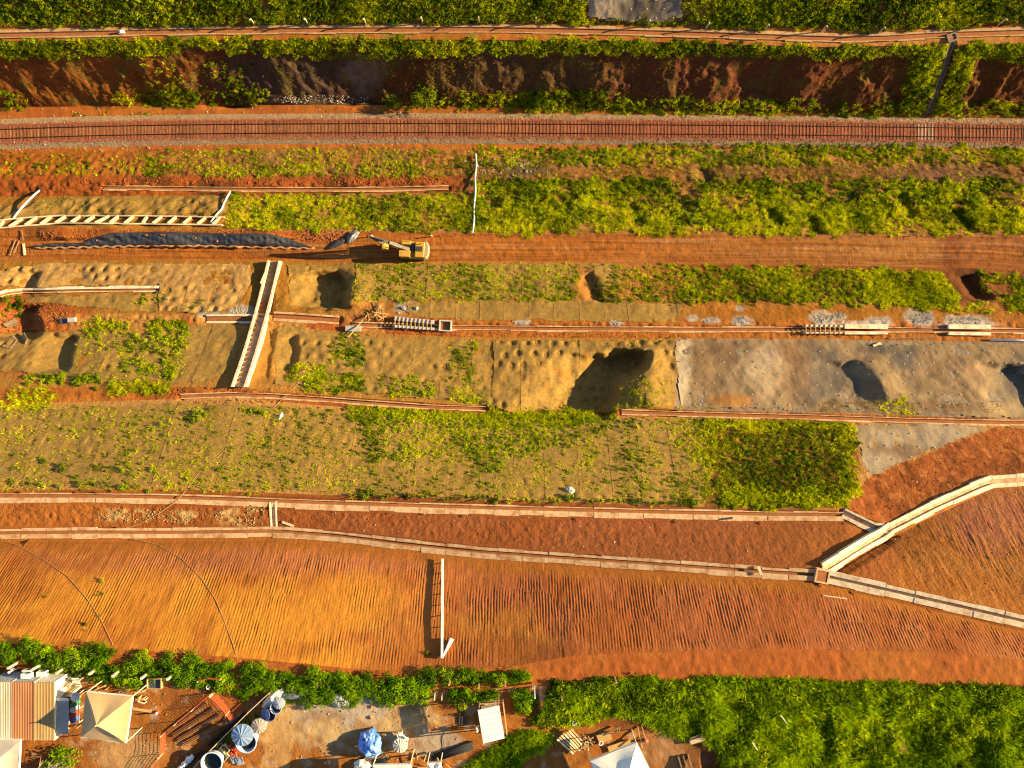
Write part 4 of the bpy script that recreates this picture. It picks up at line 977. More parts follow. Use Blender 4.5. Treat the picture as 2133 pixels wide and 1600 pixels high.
# ------------------------------------------------------------------ drains
def frames(P):
    T = np.gradient(P[:, :2], axis=0); T /= np.linalg.norm(T, axis=1)[:, None] + 1e-9
    return np.stack([-T[:, 1], T[:, 0]], -1)
def drain(key, label, m, seglen=4.0, bed=None, rise=.07, name='drain_channel'):
    P, w, tu, tl, dp = CH[key]; Nn = frames(P)
    s = np.concatenate([[0], np.cumsum(np.linalg.norm(np.diff(P, axis=0), axis=1))])
    root = empty(name, tuple(P[len(P) // 2])); tag(root, label, 'drain', None)
    def at(d):
        return np.array([np.interp(d, s, P[:, i]) for i in range(3)]), np.array([np.interp(d, s, Nn[:, i]) for i in range(2)])
    def strip(b, d0, d1, o0, o1, z0, z1, jz=0.0):
        n = max(1, int((d1 - d0) / 1.4)); rings = []
        for i in range(n + 1):
            p, q = at(d0 + (d1 - d0) * i / n)
            rings.append([Vector((p[0] + q[0] * o, p[1] + q[1] * o, p[2] + z + jz)) for o, z in ((o0, z0), (o1, z0), (o1, z1), (o0, z1))])
        k = len(b.v)
        for r in rings: b.v += [tuple(v) for v in r]
        for i in range(n):
            for j in range(4):
                a0 = k + 4 * i + j; a1 = k + 4 * i + (j + 1) % 4
                b.f.append((a0, a1, a1 + 4, a0 + 4))
        b.f.append((k, k + 1, k + 2, k + 3)[::-1]); e = k + 4 * n; b.f.append((e, e + 1, e + 2, e + 3))
    up = 1 if Nn[len(P) // 2][1] >= 0 else -1
    L = s[-1]; n = max(1, round(L / seglen))
    for i in range(n):
        a, c = L * i / n + .02, L * (i + 1) / n - .02
        j = rs.uniform(-.03, .03, 2); e = rs.uniform(-.10, .08, 2)
        part('wall_slab', m, root, lambda b: strip(b, a, c, up * w / 2, up * (w / 2 + max(.08, tu + e[0])), -dp - .25, rise, j[0]))
        part('wall_slab', m, root, lambda b: strip(b, a, c, -up * w / 2, -up * (w / 2 + max(.08, tl + e[1])), -dp - .25, rise, j[1]))
    part('channel_bed', bed or SILT, root, lambda b: strip(b, 0, L, -w / 2, w / 2, -dp - .3, -dp + .06))
    return root
drain('top', 'long concrete drain with soil along the upper bench', mat('dusty_concrete', (.40, .25, .115), .9, .25, 1.5, .02, 10, stain=(.32, .14, .045), stain_amt=.9), 4.5, None, .04)
drain('small', 'narrow soil-filled drain on the small bench under the railway', CONC, 4)
drain('mid', 'straight drain with red silt along the middle bench', CONC, 4)
drain('white', 'white concrete gutter across the dimpled mat at far left', CONCW, 4)
drain('cross_a', 'short pale drain meeting the stairway from the left', CONCW, 3); drain('cross_b', 'short grey drain meeting the stairway from the right', CONC, 3)
drain('foot_a', 'curving drain half buried at the foot of the stairway', CONC, 4); drain('foot_b', 'red-silted drain below the grey sprayed concrete', CONC, 4)
drain('upper', 'wide-lipped drain below the seedling mat', CONC, 3.2); drain('link', 'short bright drain branch beside the Y junction', CONCW, 2.5, CONC)
drain('vee', 'bright concrete drain climbing to the right edge from the Y junction', CONCW, 3.2, CONC); drain('lower', 'long pale drain along the top of the grooved slope', CONC, 3.2)
drain('right', 'pale drain running down to the right edge below the junction', CONCW, 3.2, CONC); drain('chute', 'short white chute joining the two lower drains', CONCW, 4, CONC)
drain('gutter', 'steep dark gutter down the cut face at upper right', CONCD, 4, CONCD, .05)
# junction pits
def box_pit(label, px, py, sx, sy, rz, m, h=.45):
    c = G(px, py); r = empty('junction_pit', c); tag(r, label, 'drain pit')
    R = Matrix.Rotation(rz, 3, 'Z')
    for dx, dy, lx, ly in ((0, sy / 2, sx + .2, .2), (0, -sy / 2, sx + .2, .2), (sx / 2, 0, .2, sy - .2), (-sx / 2, 0, .2, sy - .2)):
        part('pit_wall', m, r, lambda b: b.box(c + R @ Vector((dx, dy, h / 2 - .5)), (lx, ly, h + 1.0), rz))
    part('pit_floor', SILT, r, lambda b: b.box(c + Vector((0, 0, -.02)), (sx - .2, sy - .2, .3), rz))
box_pit('open junction pit where the lower drains meet', 1712, 1200, 1.5, 1.5, -.2, CONC, .2)
box_pit('grey concrete inlet box at the end of the formwork', 928, 679, 1.7, 1.5, -.05, mat('fresh_concrete', (.42, .40, .36), .8, .2, 3, .02, 9), .55)
box_pit('concrete inlet above the steep dark gutter', 1982, 79, 1.4, 1.1, .3, CONCD, .3)

# ------------------------------------------------------------------ railway
tw = np.array(TRACK, float); tx, ty = px2w(tw[:, 0], tw[:, 1], .5)
xs = np.arange(-106, 106, .61)
from_y = lambda x: np.interp(x, tx, ty)
def smooth_y(x): return sum(from_y(x + d) for d in (-9, -6, -3, 0, 3, 6, 9)) / 7
trk = empty('railway_track', (0, float(smooth_y(0)), .45)); tag(trk, 'single railway track on red-stained ballast', 'railway track')
for s_ in (-.8, .8):
    b = MB(); X = np.arange(-106, 106.1, 2.0); Y = smooth_y(X)
    for i in range(len(X) - 1):
        d = Vector((X[i + 1] - X[i], Y[i + 1] - Y[i], 0)).normalized(); nn = Vector((-d.y, d.x, 0))
        a = Vector((X[i], Y[i], 0)) + nn * s_; c = Vector((X[i + 1], Y[i + 1], 0)) + nn * s_
        for w_, z0, z1 in ((.16, .53, .565), (.04, .565, .66), (.085, .66, .71)):
            b.hexa([a - nn * w_ / 2 + Vector((0, 0, z0)), a + nn * w_ / 2 + Vector((0, 0, z0)), c + nn * w_ / 2 + Vector((0, 0, z0)), c - nn * w_ / 2 + Vector((0, 0, z0))][::-1],
                   [a - nn * w_ / 2 + Vector((0, 0, z1)), a + nn * w_ / 2 + Vector((0, 0, z1)), c + nn * w_ / 2 + Vector((0, 0, z1)), c - nn * w_ / 2 + Vector((0, 0, z1))][::-1])
    b.build('rail', RAILM, trk)
sl = {}
rest = MB()
for i, x in enumerate(xs):
    y = float(smooth_y(x)); a = math.atan2(float(smooth_y(x + 1) - smooth_y(x - 1)), 2)
    px = x * FPX / (CAMH - .7) + IMW / 2
    if -4 < px < 2137:
        k = 'w' if 1913 < px < 1946 else ('d' if rs.rand() > sstep(300, 1150, px) * .95 else 'n')
        z = .455 + (0.0 if k != 'd' else -.015) + rs.uniform(-.01, .01)
        if k not in sl:
            b = MB(); b.hexa([(-.14, -1.4, -.14), (.14, -1.4, -.14), (.14, 1.4, -.14), (-.14, 1.4, -.14)], [(-.11, -1.38, .1), (.11, -1.38, .1), (.11, 1.38, .1), (-.11, 1.38, .1)])
            sl[k] = b.build('sleeper', {'n': SLEEP, 'd': SLEEPD, 'w': SLEEPW}[k], trk, loc=(x, y, z)); o = sl[k]
        else:
            o = bpy.data.objects.new('sleeper', sl[k].data); link(o, trk); o.location = (x, y, z)
        o.rotation_euler.z = a + rs.normal(0, .012)
    else:
        rest.box((x, y, .50), (.26, 2.8, .24), a)
o = rest.build('distant_sleepers', SLEEP, trk); o['kind'] = 'stuff'
# ballast stones
def stone_mesh(nm, seed, m):
    bm = bmesh.new(); bmesh.ops.create_icosphere(bm, subdivisions=1, radius=.5); q = random.Random(seed)
    for v in bm.verts: v.co *= q.uniform(.55, 1.3); v.co.z *= .6
    me = bpy.data.meshes.new(nm); bm.to_mesh(me); bm.free(); me.materials.append(m); return me
BALG = mat('ballast_grey', (.31, .20, .11), .9, .2, 5, obj_var=.4); BALR = mat('ballast_red', (.24, .062, .026), .9, .2, 5, obj_var=.4)
T_BG = tcoll('grey_stone_piece', [stone_mesh('stone', i, BALG) for i in range(3)]); T_BR = tcoll('red_stone_piece', [stone_mesh('stone', i, BALR) for i in range(3)])
T_ST = tcoll('rubble_piece', [stone_mesh('stone', i, STONE) for i in range(4)])
n = 26000; X = rs.uniform(-98, 98, n); dl = rs.uniform(-2.75, 2.85, n); Y = smooth_y(X) + dl
Z = terrain(X, Y); red = np.abs(dl) < 1.75 + rs.normal(0, .25, n)
keep = (np.abs(dl) > .9) | (rs.rand(n) < .45)
for f, co, lb, nm in ((red & keep, T_BR, 'red-dusted ballast stones close to the rails', 'red_ballast_stones'), (~red & keep, T_BG, 'grey ballast stones along both outer shoulders of the track', 'grey_ballast_stones')):
    scatter(nm, np.stack([X, Y, Z], -1)[f], rs.uniform(.10, .23, f.sum()), co, lb, 'stones', .8)
def rubble(label, poly, sp, size, co=None, thr=None, nm='rubble'):
    P = sample(poly, sp, thr, 2.0, 3)
    scatter(nm, P, rs.uniform(size[0], size[1], len(P)), co or T_ST, label, 'stones', .9)
rubble('grey rock debris at the foot of the dark cut face', [(540, 205), (640, 198), (770, 200), (765, 216), (600, 216)], 3.0, (.10, .32))
rubble('loose stones along the path beside the railway', R_(0, 226, 1000, 246), 16, (.12, .4)); rubble('broken rocks on the slope just below the railway', [(960, 335), (1100, 325), (1130, 350), (1060, 372), (980, 360)], 5, (.2, .6), thr=.45)
rubble('stones scattered on the track verge at lower left', R_(0, 296, 420, 316), 12, (.12, .45))
T_CL = tcoll('clod', [stone_mesh('clod', 9 + i, mat('red_clod', (.26, .075, .02), .95, .25, 4, obj_var=.3)) for i in range(4)])
rubble('red earth clods heaped along the small bench', [(130, 372), (500, 366), (960, 364), (950, 386), (200, 388)], 4.5, (.15, .38), T_CL, nm='earth_clods')
rubble('orange clods on the spoil heap beside the black sheet', [(80, 482), (200, 478), (480, 478), (740, 484), (720, 505), (640, 505), (560, 487), (230, 485), (180, 498), (90, 505)], 3.6, (.15, .38), T_CL, nm='earth_clods')
rubble('red clods around the stairway foot and drain', [(350, 815), (460, 805), (600, 812), (600, 838), (430, 842), (350, 832)], 4.5, (.15, .34), T_CL, nm='earth_clods')
rubble('dug-out red clods at far left of the middle bench', [(0, 640), (60, 625), (130, 635), (150, 660), (60, 690), (0, 700)], 5, (.15, .38), T_CL, nm='earth_clods')
rubble('clods under the middle drain', [(730, 690), (1420, 694), (1420, 706), (730, 700)], 5, (.12, .28), T_CL, nm='earth_clods')
rubble('clods on the bare slope right of the Y junction', [(1800, 1000), (2060, 900), (2140, 890), (2140, 980), (2060, 995), (1860, 1090), (1780, 1060)], 10, (.06, .22), T_CL, nm='earth_clods')
rubble('crumbs on the haul road edge', [(900, 486), (2133, 490), (2133, 497), (900, 494)], 4.5, (.12, .28), T_CL, nm='earth_clods')
rubble('pale gravel patches on the bare strip between lower drains', [(200, 1062), (320, 1060), (420, 1066), (550, 1050), (555, 1096), (450, 1092), (300, 1088), (205, 1086)], 4, (.1, .3), tcoll('gravel_piece', [stone_mesh('stone', 30 + i, mat('ochre_stone', (.34, .20, .07), .9, .2, 5, obj_var=.4)) for i in range(3)]), .45, 'gravel')
T_GC = tcoll('mortar_lump', [stone_mesh('lump', 50 + i, mat('mortar', (.30, .27, .235), .9, .2, 4, obj_var=.25)) for i in range(3)])
for i, (x0, y0, rx, ry) in enumerate([(855, 643, 20, 8), (1090, 671, 12, 5), (1285, 671, 9, 5), (1480, 668, 14, 5), (1545, 668, 16, 7), (1715, 664, 22, 11), (1745, 660, 14, 6), (1920, 662, 26, 14), (2010, 668, 34, 9), (495, 648, 26, 9)]):
    nmq = ['beside the timber formwork', 'under the seamed mat strip', 'at the right end of the seamed mat strip', 'right of the seamed mats, first', 'right of the seamed mats, second', 'above the right formwork', 'just right of the formwork heap', 'largest, below the bright grass', 'near the white pipe at right', 'beside the stairway'][i]
    rubble('spilled grey mortar heap ' + nmq, [(x0 + rx * math.cos(a), y0 + ry * math.sin(a)) for a in np.linspace(0, 5.9, 9)], 2.4, (.10, .28), T_GC, nm='mortar_heap')

T_PB = tcoll('pebble', [stone_mesh('pebble', 80 + i, mat('pale_pebble', (.36, .25, .15), .9, .15, 5, obj_var=.3)) for i in range(3)])
for lb, pl, sp in [('pale bits of rubble strewn over the middle bench', [(560, 640), (2130, 640), (2130, 700), (560, 690)], 22), ('pale bits of rubble strewn over the quilted mats', [(570, 560), (1400, 620), (1400, 840), (600, 790)], 34), ('pale bits lying on the haul road', [(0, 520), (2130, 545), (2130, 556), (0, 545)], 24),
                   ('pale bits on the lower bare strip', [(0, 1050), (1750, 1085), (1750, 1180), (1000, 1130), (0, 1095)], 34), ('pale bits on the work yard floor', [(180, 1430), (900, 1450), (1000, 1590), (200, 1590)], 20), ('pale bits on the bare slope near the right edge', [(1800, 1010), (2133, 890), (2133, 1280), (1780, 1190)], 30)]:
    rubble(lb, pl, sp, (.08, .26), T_PB, nm='rubble_bits')
# ------------------------------------------------------------------ fence posts on the upper bench
for i, (x, y) in enumerate([(530, 51), (641, 50), (762, 50), (880, 47), (998, 47), (1116, 48), (1350, 53), (1471, 58), (1593, 62), (1712, 65), (1831, 68), (2080, 51)]):
    p = G(x, y); r = empty('fence_post', p)
    tag(r, 'thin pale concrete fence post on the upper bench, ' + ['first', 'second', 'third', 'fourth', 'fifth', 'sixth', 'seventh', 'eighth', 'ninth', 'tenth', 'eleventh', 'last'][i] + ' from the left', 'fence post', 'fence posts along the upper bench')
    part('shaft', CONCW, r, lambda b: b.beam(p - Vector((0, 0, .3)), p + Vector((0, 0, 1.9)), .17))
    part('bent_tip', CONCW, r, lambda b: b.beam(p + Vector((0, 0, 1.9)), p + Vector((0, -.35, 2.25)), .16))
q = G(255, 68, .2); b = MB(); b.box(q, (.9, .5, .35), .1); b.box(q + Vector((.1, .05, .27)), (.6, .35, .18), .4); tag(b.build('cement_bag', WHITE, bevel=.05), 'white bags left on the upper drain at left', 'bag')

# ------------------------------------------------------------------ stairway
def stairway():
    A, Bm, C = G(574, 545, .2), G(536, 700, .2), G(503, 806, .2)
    pts = [G(574 + (503 - 574) * t - 6 * math.sin(t * 3.14) * -1, 545 + 261 * t) for t in np.linspace(0, 1, 30)]
    # true alignment: straight down the fall line with a slight bend at the foot
    ctrl = [(575, 545), (566, 585), (556, 625), (547, 660), (537, 695), (526, 735), (514, 770), (502, 806)]
    P = path_px(ctrl, 8); z = P[:, 2]
    for _ in range(14): P[1:-1] = .25 * P[:-2] + .5 * P[1:-1] + .25 * P[2:]
    P[:, 2] += .25
    N_ = frames(P); s = np.concatenate([[0], np.cumsum(np.linalg.norm(np.diff(P[:, :2], axis=0), axis=1))])
    at = lambda d: (np.array([np.interp(d, s, P[:, i]) for i in range(3)]), np.array([np.interp(d, s, N_[:, i]) for i in range(2)]))
    root = empty('drainage_stairway', tuple(P[0])); tag(root, 'pale concrete stepped chute between two side walls', 'stairway')
    L = s[-1]; n = 27; hw = .74
    for i in range(n):
        p, q = at(L * (i + .5) / n); p1, _ = at(L * i / n); p2, q2 = at(L * (i + 1) / n)
        b = MB()
        lo = [Vector((p1[0] + q[0] * o, p1[1] + q[1] * o, p1[2] - 1.2)) for o in (-hw, hw)] + [Vector((p2[0] + q2[0] * o, p2[1] + q2[1] * o, p1[2] - 1.2)) for o in (hw, -hw)]
        hi = [Vector((v.x, v.y, p2[2] - .12)) for v in lo]
        b.hexa(lo[::-1], hi[::-1]); b.build('step', SILT if i in (9, 10, 11) else (CONC if i > 11 else WOODD), root)
    for sd in (-1, 1):
        nseg = 7
        for k in range(nseg):
            b = MB(); rings = []
            for j in range(5):
                d = L * (k + j / 4) / nseg; d = min(max(d, L * k / nseg + .015), L * (k + 1) / nseg - .015)
                p, q = at(d); o0, o1 = sd * hw, sd * (hw + .30)
                top = .95
                rings.append([Vector((p[0] + q[0] * o, p[1] + q[1] * o, p[2] + zz)) for o, zz in ((o0, -1.3), (o1, -1.3), (o1, top), (o0, top))])
            for r in rings: b.v += [tuple(v) for v in r]
            for j in range(4):
                for m_ in range(4):
                    a0 = 4 * j + m_; a1 = 4 * j + (m_ + 1) % 4; b.f.append((a0, a1, a1 + 4, a0 + 4))
            b.f.append((3, 2, 1, 0)); b.f.append((16, 17, 18, 19)); b.build('side_wall', CONCW, root)
    a, c = at(L * .09), at(L * .2)
    part('loose_plank', WOODP, root, lambda b: b.beam(Vector(a[0]) + Vector((-.75, 0, 1.1)), Vector(c[0]) + Vector((-1.1, 0, 1.1)), .35, .08))
    a, c = at(L * .45), at(L * .57)
    part('loose_plank', WOODD, root, lambda b: b.beam(Vector(a[0]) + Vector((-.55, 0, .5)), Vector(c[0]) + Vector((-.75, 0, .4)), .12, .08))
stairway()

# ------------------------------------------------------------------ ladder-like drain beams above the haul road
def beams(label, up, lo, rungs, m, wr=.3, w=.22, name='drain_formwork', skip=()):
    U = path_px(up, 10); Lw = path_px(lo, 10)
    z0 = .45
    r = empty(name, tuple(U[0])); tag(r, label, 'formwork')
    for P in (U, Lw):
        n = max(1, len(P) // 6)
        for k in range(n):
            seg = P[k * len(P) // n: (k + 1) * len(P) // n + 1]
            if len(seg) < 2: continue
            part('side_beam', m, r, lambda b: [b.beam(Vector(p) + Vector((0, 0, z0 - .2)), Vector(q) + Vector((0, 0, z0 - .2)), w, .8) for p, q in zip(seg[:-1], seg[1:])])
    for i, (xa, xb) in enumerate(rungs):
        ia = np.argmin(np.abs(U[:, 0] - AT(xa, 455, 10).x)); ib = np.argmin(np.abs(Lw[:, 0] - AT(xb, 470, 10.5).x))
        part('cross_beam', m, r, lambda b: b.beam(Vector(U[ia]) + Vector((0, -.05, z0 - .05)), Vector(Lw[ib]) + Vector((0, .05, z0 - .05)), wr, .5))
    return r
beams('ladder of pale concrete beams above the haul road', [(-40, 464), (0, 461), (60, 455), (130, 451), (300, 451), (470, 454)], [(-40, 482), (0, 477), (55, 472), (140, 466), (300, 468), (465, 470)],
      [(12 + 29.5 * i, 2 + 29.3 * i) for i in range(16)], mat('cream_beam', (.52, .39, .25), .85, .1, 3, .01, 12, stain=(.45, .30, .16), stain_amt=.4))

# ------------------------------------------------------------------ white pipes
def pipe(label, pts, r, m=WHITE, lift=.3, mid=0.0, name='white_pipe', cat='pipe', n=8, dense=False, group=None):
    if dense:
        P = path_px(pts, 6); P = [Vector(p) + Vector((0, 0, lift)) for p in P]
    else:
        P = [G(x, y, lift) for x, y in pts]
        if mid:
            Q = []
            for a, c in zip(P[:-1], P[1:]):
                for i in range(6): t = i / 6; Q.append(a.lerp(c, t) + Vector((0, 0, mid * 4 * t * (1 - t))))
            P = Q + [P[-1]]
    b = MB(); b.tube(P, r, n); o = b.build(name, m, smooth=True); return tag(o, label, cat, group)
pipe('straight white pipe leaning over the mat at far left', [(84, 398), (30, 456)], .16, mid=.35)
pipe('bent white pipe crossing the right end of the ladder-like beams', [(481, 400), (463, 437), (440, 465)], .15, mid=.2)
pipe('thin white hose hanging down the grassy slope beside the excavator road', [(991, 322), (993, 345), (990, 372), (991, 400), (988, 430), (988, 460), (985, 486)], .13, lift=.55)
pipe('white pipe end lying on the bench at the right edge', [(2060, 708), (2220, 712)], .16)
t_ = empty('white_trough', G(922, 1165)); tag(t_, 'long raised white trough standing on the grooved slope', 'trough')
pa, pb = G(923, 1162, .75), G(922, 1366, .75)
part('trough_body', WHITE, t_, lambda b: b.beam(pa, pb, .26, .22)); part('outlet', WHITE, t_, lambda b: b.beam(pb + Vector((0, -.1, -.15)), G(941, 1330, .5), .12, .25, w2=.42))
for k in range(9):
    q = pa.lerp(pb, (k + .5) / 9); part('prop', WOOD, t_, lambda b: b.beam(drop(q.x, q.y, -.2), q - Vector((0, 0, .05)), .08))
hoses = [('thin yellow hose crossing the mats diagonally', [(728, 700), (690, 735), (640, 780), (590, 830), (520, 895), (450, 955), (410, 990), (395, 1012)], ROPEY, .05), ('lower hose end curving over the wide-lipped drain', [(395, 1012), (370, 1042), (330, 1070), (290, 1092), (240, 1106)], ROPE, .05),
         ('brown hose curving down the grooved slope, left one', [(-10, 1112), (40, 1138), (90, 1165), (140, 1200), (180, 1245), (210, 1290), (236, 1344)], ROPE, .04), ('brown hose curving down the grooved slope, right one', [(275, 1122), (330, 1135), (380, 1165), (420, 1205), (450, 1250), (470, 1300), (485, 1340), (495, 1374)], ROPE, .04),
         ('short ochre hose on the quilted mat', [(886, 722), (865, 750), (835, 785)], ROPEY, .07), ('thin rope lying by the far left pit', [(0, 684), (40, 688), (100, 682)], ROPEY, .06)]
for lb, pts, m, r in hoses: pipe(lb, pts, r, m, .04, name='hose', cat='hose', n=6, dense=True)

# ------------------------------------------------------------------ black sheet over the spoil heap
def black_sheet():
    top = [(70, 512), (120, 506), (175, 506), (200, 494), (235, 485), (330, 483), (460, 486), (560, 487), (600, 497), (646, 514)]
    bot = [(72, 516), (120, 515), (175, 513), (200, 513), (235, 512), (330, 510), (460, 511), (560, 513), (600, 515), (648, 516)]
    xs_ = np.linspace(70, 647, 300)
    yt = np.interp(xs_, [p[0] for p in top], [p[1] for p in top]); yb = np.interp(xs_, [p[0] for p in bot], [p[1] for p in bot])
    t = np.linspace(0, 1, 22)[:, None]
    PY = yt[None] * (1 - t) + yb[None] * t; PX = np.broadcast_to(xs_[None], PY.shape)
    P = ground(PX, PY); X, Y = P[..., 0], P[..., 1]
    w = np.sin(np.pi * np.clip(t, 0, 1)) ** .6
    fold = np.sin((X * 1.0 + Y * 2.2) * 2.3 + 3 * N1.f(X / 2, Y / 2, 2)) * .07 + (N2.f(X / 1.0 + Y * .8, Y / 1.2, 3) - .5) * .35 + np.sin(X * 7 + 5 * N3.f(X, Y, 2)) * .03
    Z = P[..., 2] + .15 + w * (.35 + fold)
    V = np.stack([X, Y, Z], -1).reshape(-1, 3)
    me = np_mesh('sheet', V, grid_faces(*X.shape), True); me.materials.append(BLACKP)
    r = empty('plastic_sheet', tuple(P[-1, 150])); tag(r, 'long wrinkled black plastic sheet along the spoil heap', 'plastic sheet')
    link(bpy.data.objects.new('sheet', me), r)
    q = path_px([(70, 517), (200, 515), (330, 512), (460, 513), (600, 517), (655, 518)], 5)
    part('hem', HEM, r, lambda b: b.tube([Vector(p) + Vector((0, .12 * math.sin(i * 1.3), .12)) for i, p in enumerate(q)], .16, 6, radii=[.10 + .1 * abs(math.sin(i * .9)) for i in range(len(q))]), True)
    for x, y in [(308, 491), (340, 491), (344, 492), (410, 497), (470, 491), (455, 503), (205, 502)]:
        g = G(x, y, .55); bm_ = stone_mesh('weight_stone', int(x), MATS['red_clod']); o = bpy.data.objects.new('weight_stone', bm_); link(o, r); o.location = g; o.scale = (.5, .4, .4)
black_sheet()
def crumple(name, label, cat, c, size, m, seed, h=.5, n=22):
    u = np.linspace(-1, 1, n); X, Y = np.meshgrid(u, u); r2 = np.clip(1 - (X ** 2 + Y ** 2) / 1.3, 0, 1)
    Z = r2 ** .6 * h * (.55 + .9 * N1.f(X * 2 + seed, Y * 2, 3)) + (N2.f(X * 5 + seed, Y * 5, 2) - .5) * .25 * h
    k = (X ** 2 + Y ** 2) < 1.15 + (N3.f(X * 2 + seed, Y * 2, 2) - .5) * .9
    V = np.stack([X * size[0] / 2, Y * size[1] / 2, Z], -1).reshape(-1, 3); F = grid_faces(n, n); F = F[k.reshape(-1)[F].all(1)]
    us, inv = np.unique(F, return_inverse=True); me = np_mesh(name, V[us], inv.reshape(F.shape), False); me.materials.append(m)
    o = bpy.data.objects.new(name, me); COL.objects.link(o); o.location = c; return tag(o, label, cat)
o = crumple('plastic_scrap', 'crumpled grey plastic scrap in front of the excavator', 'plastic scrap', G(735, 494, .05), (1.3, 2.6), mat('grey_plastic', (.16, .16, .16), .4, .3, 3, spec=.5), 3, .7); o.rotation_euler.z = -.7
o = crumple('plastic_scrap', 'dark plastic strip trailing from the spoil heap', 'plastic scrap', G(703, 508, .05), (3.4, 1.0), BLACKP, 5, .5); o.rotation_euler.z = .5
crumple('paper_sack', 'small torn grey sack near the wide-lipped drain', 'sack', G(1187, 1021, .05), (1.3, 1.0), mat('sack_grey', (.42, .38, .33), .8, .3, 4), 9, .5)
o = crumple('paper_sack', 'pale torn sheet beside the yellow hose', 'sack', G(585, 868, .1), (.5, 1.4), WHITE, 12, .3); o.rotation_euler.z = -.5

# ------------------------------------------------------------------ excavator
def excavator():
    YEL_ = mat('machine_yellow', (.56, .30, .025), .45, .12, 3, spec=.4, stain=(.35, .17, .05), stain_amt=.5); DARK = mat('machine_dark', (.045, .04, .035), .6, .2, 3); TRK = mat('track_steel', (.10, .07, .05), .7, .3, 4)
    CW = mat('counterweight', (.36, .28, .15), .5, .12, 2); BOOM = mat('boom_grey', (.10, .085, .06), .55, .2, 3, stain=(.25, .17, .08), stain_amt=.4); GLS = mat('cab_glass', (.02, .025, .03), .1, .05, 2, spec=.6)
    c = G(862, 524); root = empty('excavator', c); root.rotation_euler = (0, 0, 0)
    tag(root, 'yellow crawler excavator with raised grey boom on the haul road', 'excavator')
    V = lambda x, y, z: c + Vector((x, y, z))
    for s_ in (-1, 1):
        y = s_ * 1.15
        prof = [(-2.0, .42), (-1.75, .12), (1.75, .12), (2.0, .42), (1.75, .86), (-1.75, .86)]
        b = MB(); b.add([V(px, y - .3, pz) for px, pz in prof] + [V(px, y + .3, pz) for px, pz in prof], [(0, 1, 2, 3, 4, 5), (11, 10, 9, 8, 7, 6)] + [(i, i + 6, (i + 1) % 6 + 6, (i + 1) % 6) for i in range(6)])
        t = b.build('crawler_track', TRK, root)
        for k in range(14):
            part('track_shoe', TRK, t, lambda b: b.box(V(-1.7 + k * .262, y, .89), (.2, .62, .06)))
        for k in (-1.65, 1.65): part('sprocket', DARK, t, lambda b: b.tube([V(k, y - .33, .47), V(k, y + .33, .47)], .32, 12))
    part('undercarriage', DARK, root, lambda b: (b.box(V(0, 0, .62), (2.2, 1.7, .4)), b.lathe([(.75, 0), (.75, .35)], 18, V(0, 0, .8), True, True)))
    part('platform', YEL_, root, lambda b: b.box(V(.25, 0, 1.22), (4.0, 2.75, .22)))
    part('engine_cover', YEL_, root, lambda b: b.hexa([V(.35, -1.3, 1.335), V(2.0, -1.3, 1.335), V(2.0, 1.3, 1.335), V(.35, 1.3, 1.335)], [V(.5, -1.2, 2.2), V(1.95, -1.2, 2.25), V(1.95, 1.2, 2.25), V(.5, 1.2, 2.2)]), bevel=.06)
    part('engine_grille', DARK, root, lambda b: b.box(V(1.2, .1, 2.26), (.9, .8, .06)))
    part('service_deck', DARK, root, lambda b: b.box(V(-.35, .35, 1.6), (1.3, 1.0, .5)))
    part('tool_box', YEL_, root, lambda b: b.box(V(-1.0, 1.05, 1.65), (1.5, .6, .62)), bevel=.04)
    part('handrail', YEL_, root, lambda b: (b.tube([V(-1.7, 1.33, 1.4), V(-1.7, 1.33, 2.3), V(-.3, 1.33, 2.3), V(-.3, 1.33, 1.9)], .035, 6)))
    part('exhaust', DARK, root, lambda b: b.tube([V(1.4, .9, 2.2), V(1.4, .9, 2.65)], .07, 8))
    prof = [(2.0, -1.42), (2.35, -1.3), (2.62, -.8), (2.72, 0), (2.62, .8), (2.35, 1.3), (2.0, 1.42)]
    part('counterweight', CW, root, lambda b: b.add([V(x, y, 1.0) for x, y in prof] + [V(x - .05, y * .98, 2.15) for x, y in prof], [tuple(range(6, -1, -1)), tuple(range(7, 14))] + [(i, (i + 1) % 7, (i + 1) % 7 + 7, i + 7) for i in range(7)]), bevel=.08)
    cab = part('cab', YEL_, root, lambda b: (b.box(V(-1.05, -.88, 2.93), (1.75, 1.0, .1)), *[b.beam(V(x, y, 1.34), V(x + (.12 if x < -1 else 0), y, 2.9), .09) for x in (-1.9, -.22) for y in (-1.34, -.42)], b.box(V(-1.05, -.88, 1.55), (1.7, .98, .42))), bevel=.03)
    part('window', GLS, cab, lambda b: b.hexa([V(-1.86, -1.32, 1.77), V(-.26, -1.32, 1.77), V(-.26, -.44, 1.77), V(-1.86, -.44, 1.77)], [V(-1.76, -1.32, 2.87), V(-.26, -1.32, 2.87), V(-.26, -.44, 2.87), V(-1.76, -.44, 2.87)]))
    part('roof_hatch', mat('hatch_orange', (.58, .27, .05), .5, .1, 3), cab, lambda b: b.box(V(-.95, -.88, 2.995), (1.2, .8, .03)))
    # boom, stick and bucket
    bp = [V(-.7, .0, 1.7), V(-2.0, .12, 3.6), V(-3.4, .42, 5.0), V(-5.6, .85, 5.6)]
    boom = part('boom', BOOM, root, lambda b: (b.beam(bp[0], bp[1], .5, .7), b.beam(bp[1], bp[2], .5, .85), b.beam(bp[2], bp[3], .46, .6)))
    part('boom_cylinder', mat('chrome', (.4, .4, .42), .25, .05, 2, metal=.8), boom, lambda b: (b.tube([V(-1.3, .45, 1.5), V(-2.9, .62, 4.2)], .09, 8), b.tube([V(-1.3, -.2, 1.5), V(-2.9, -.05, 4.2)], .09, 8)))
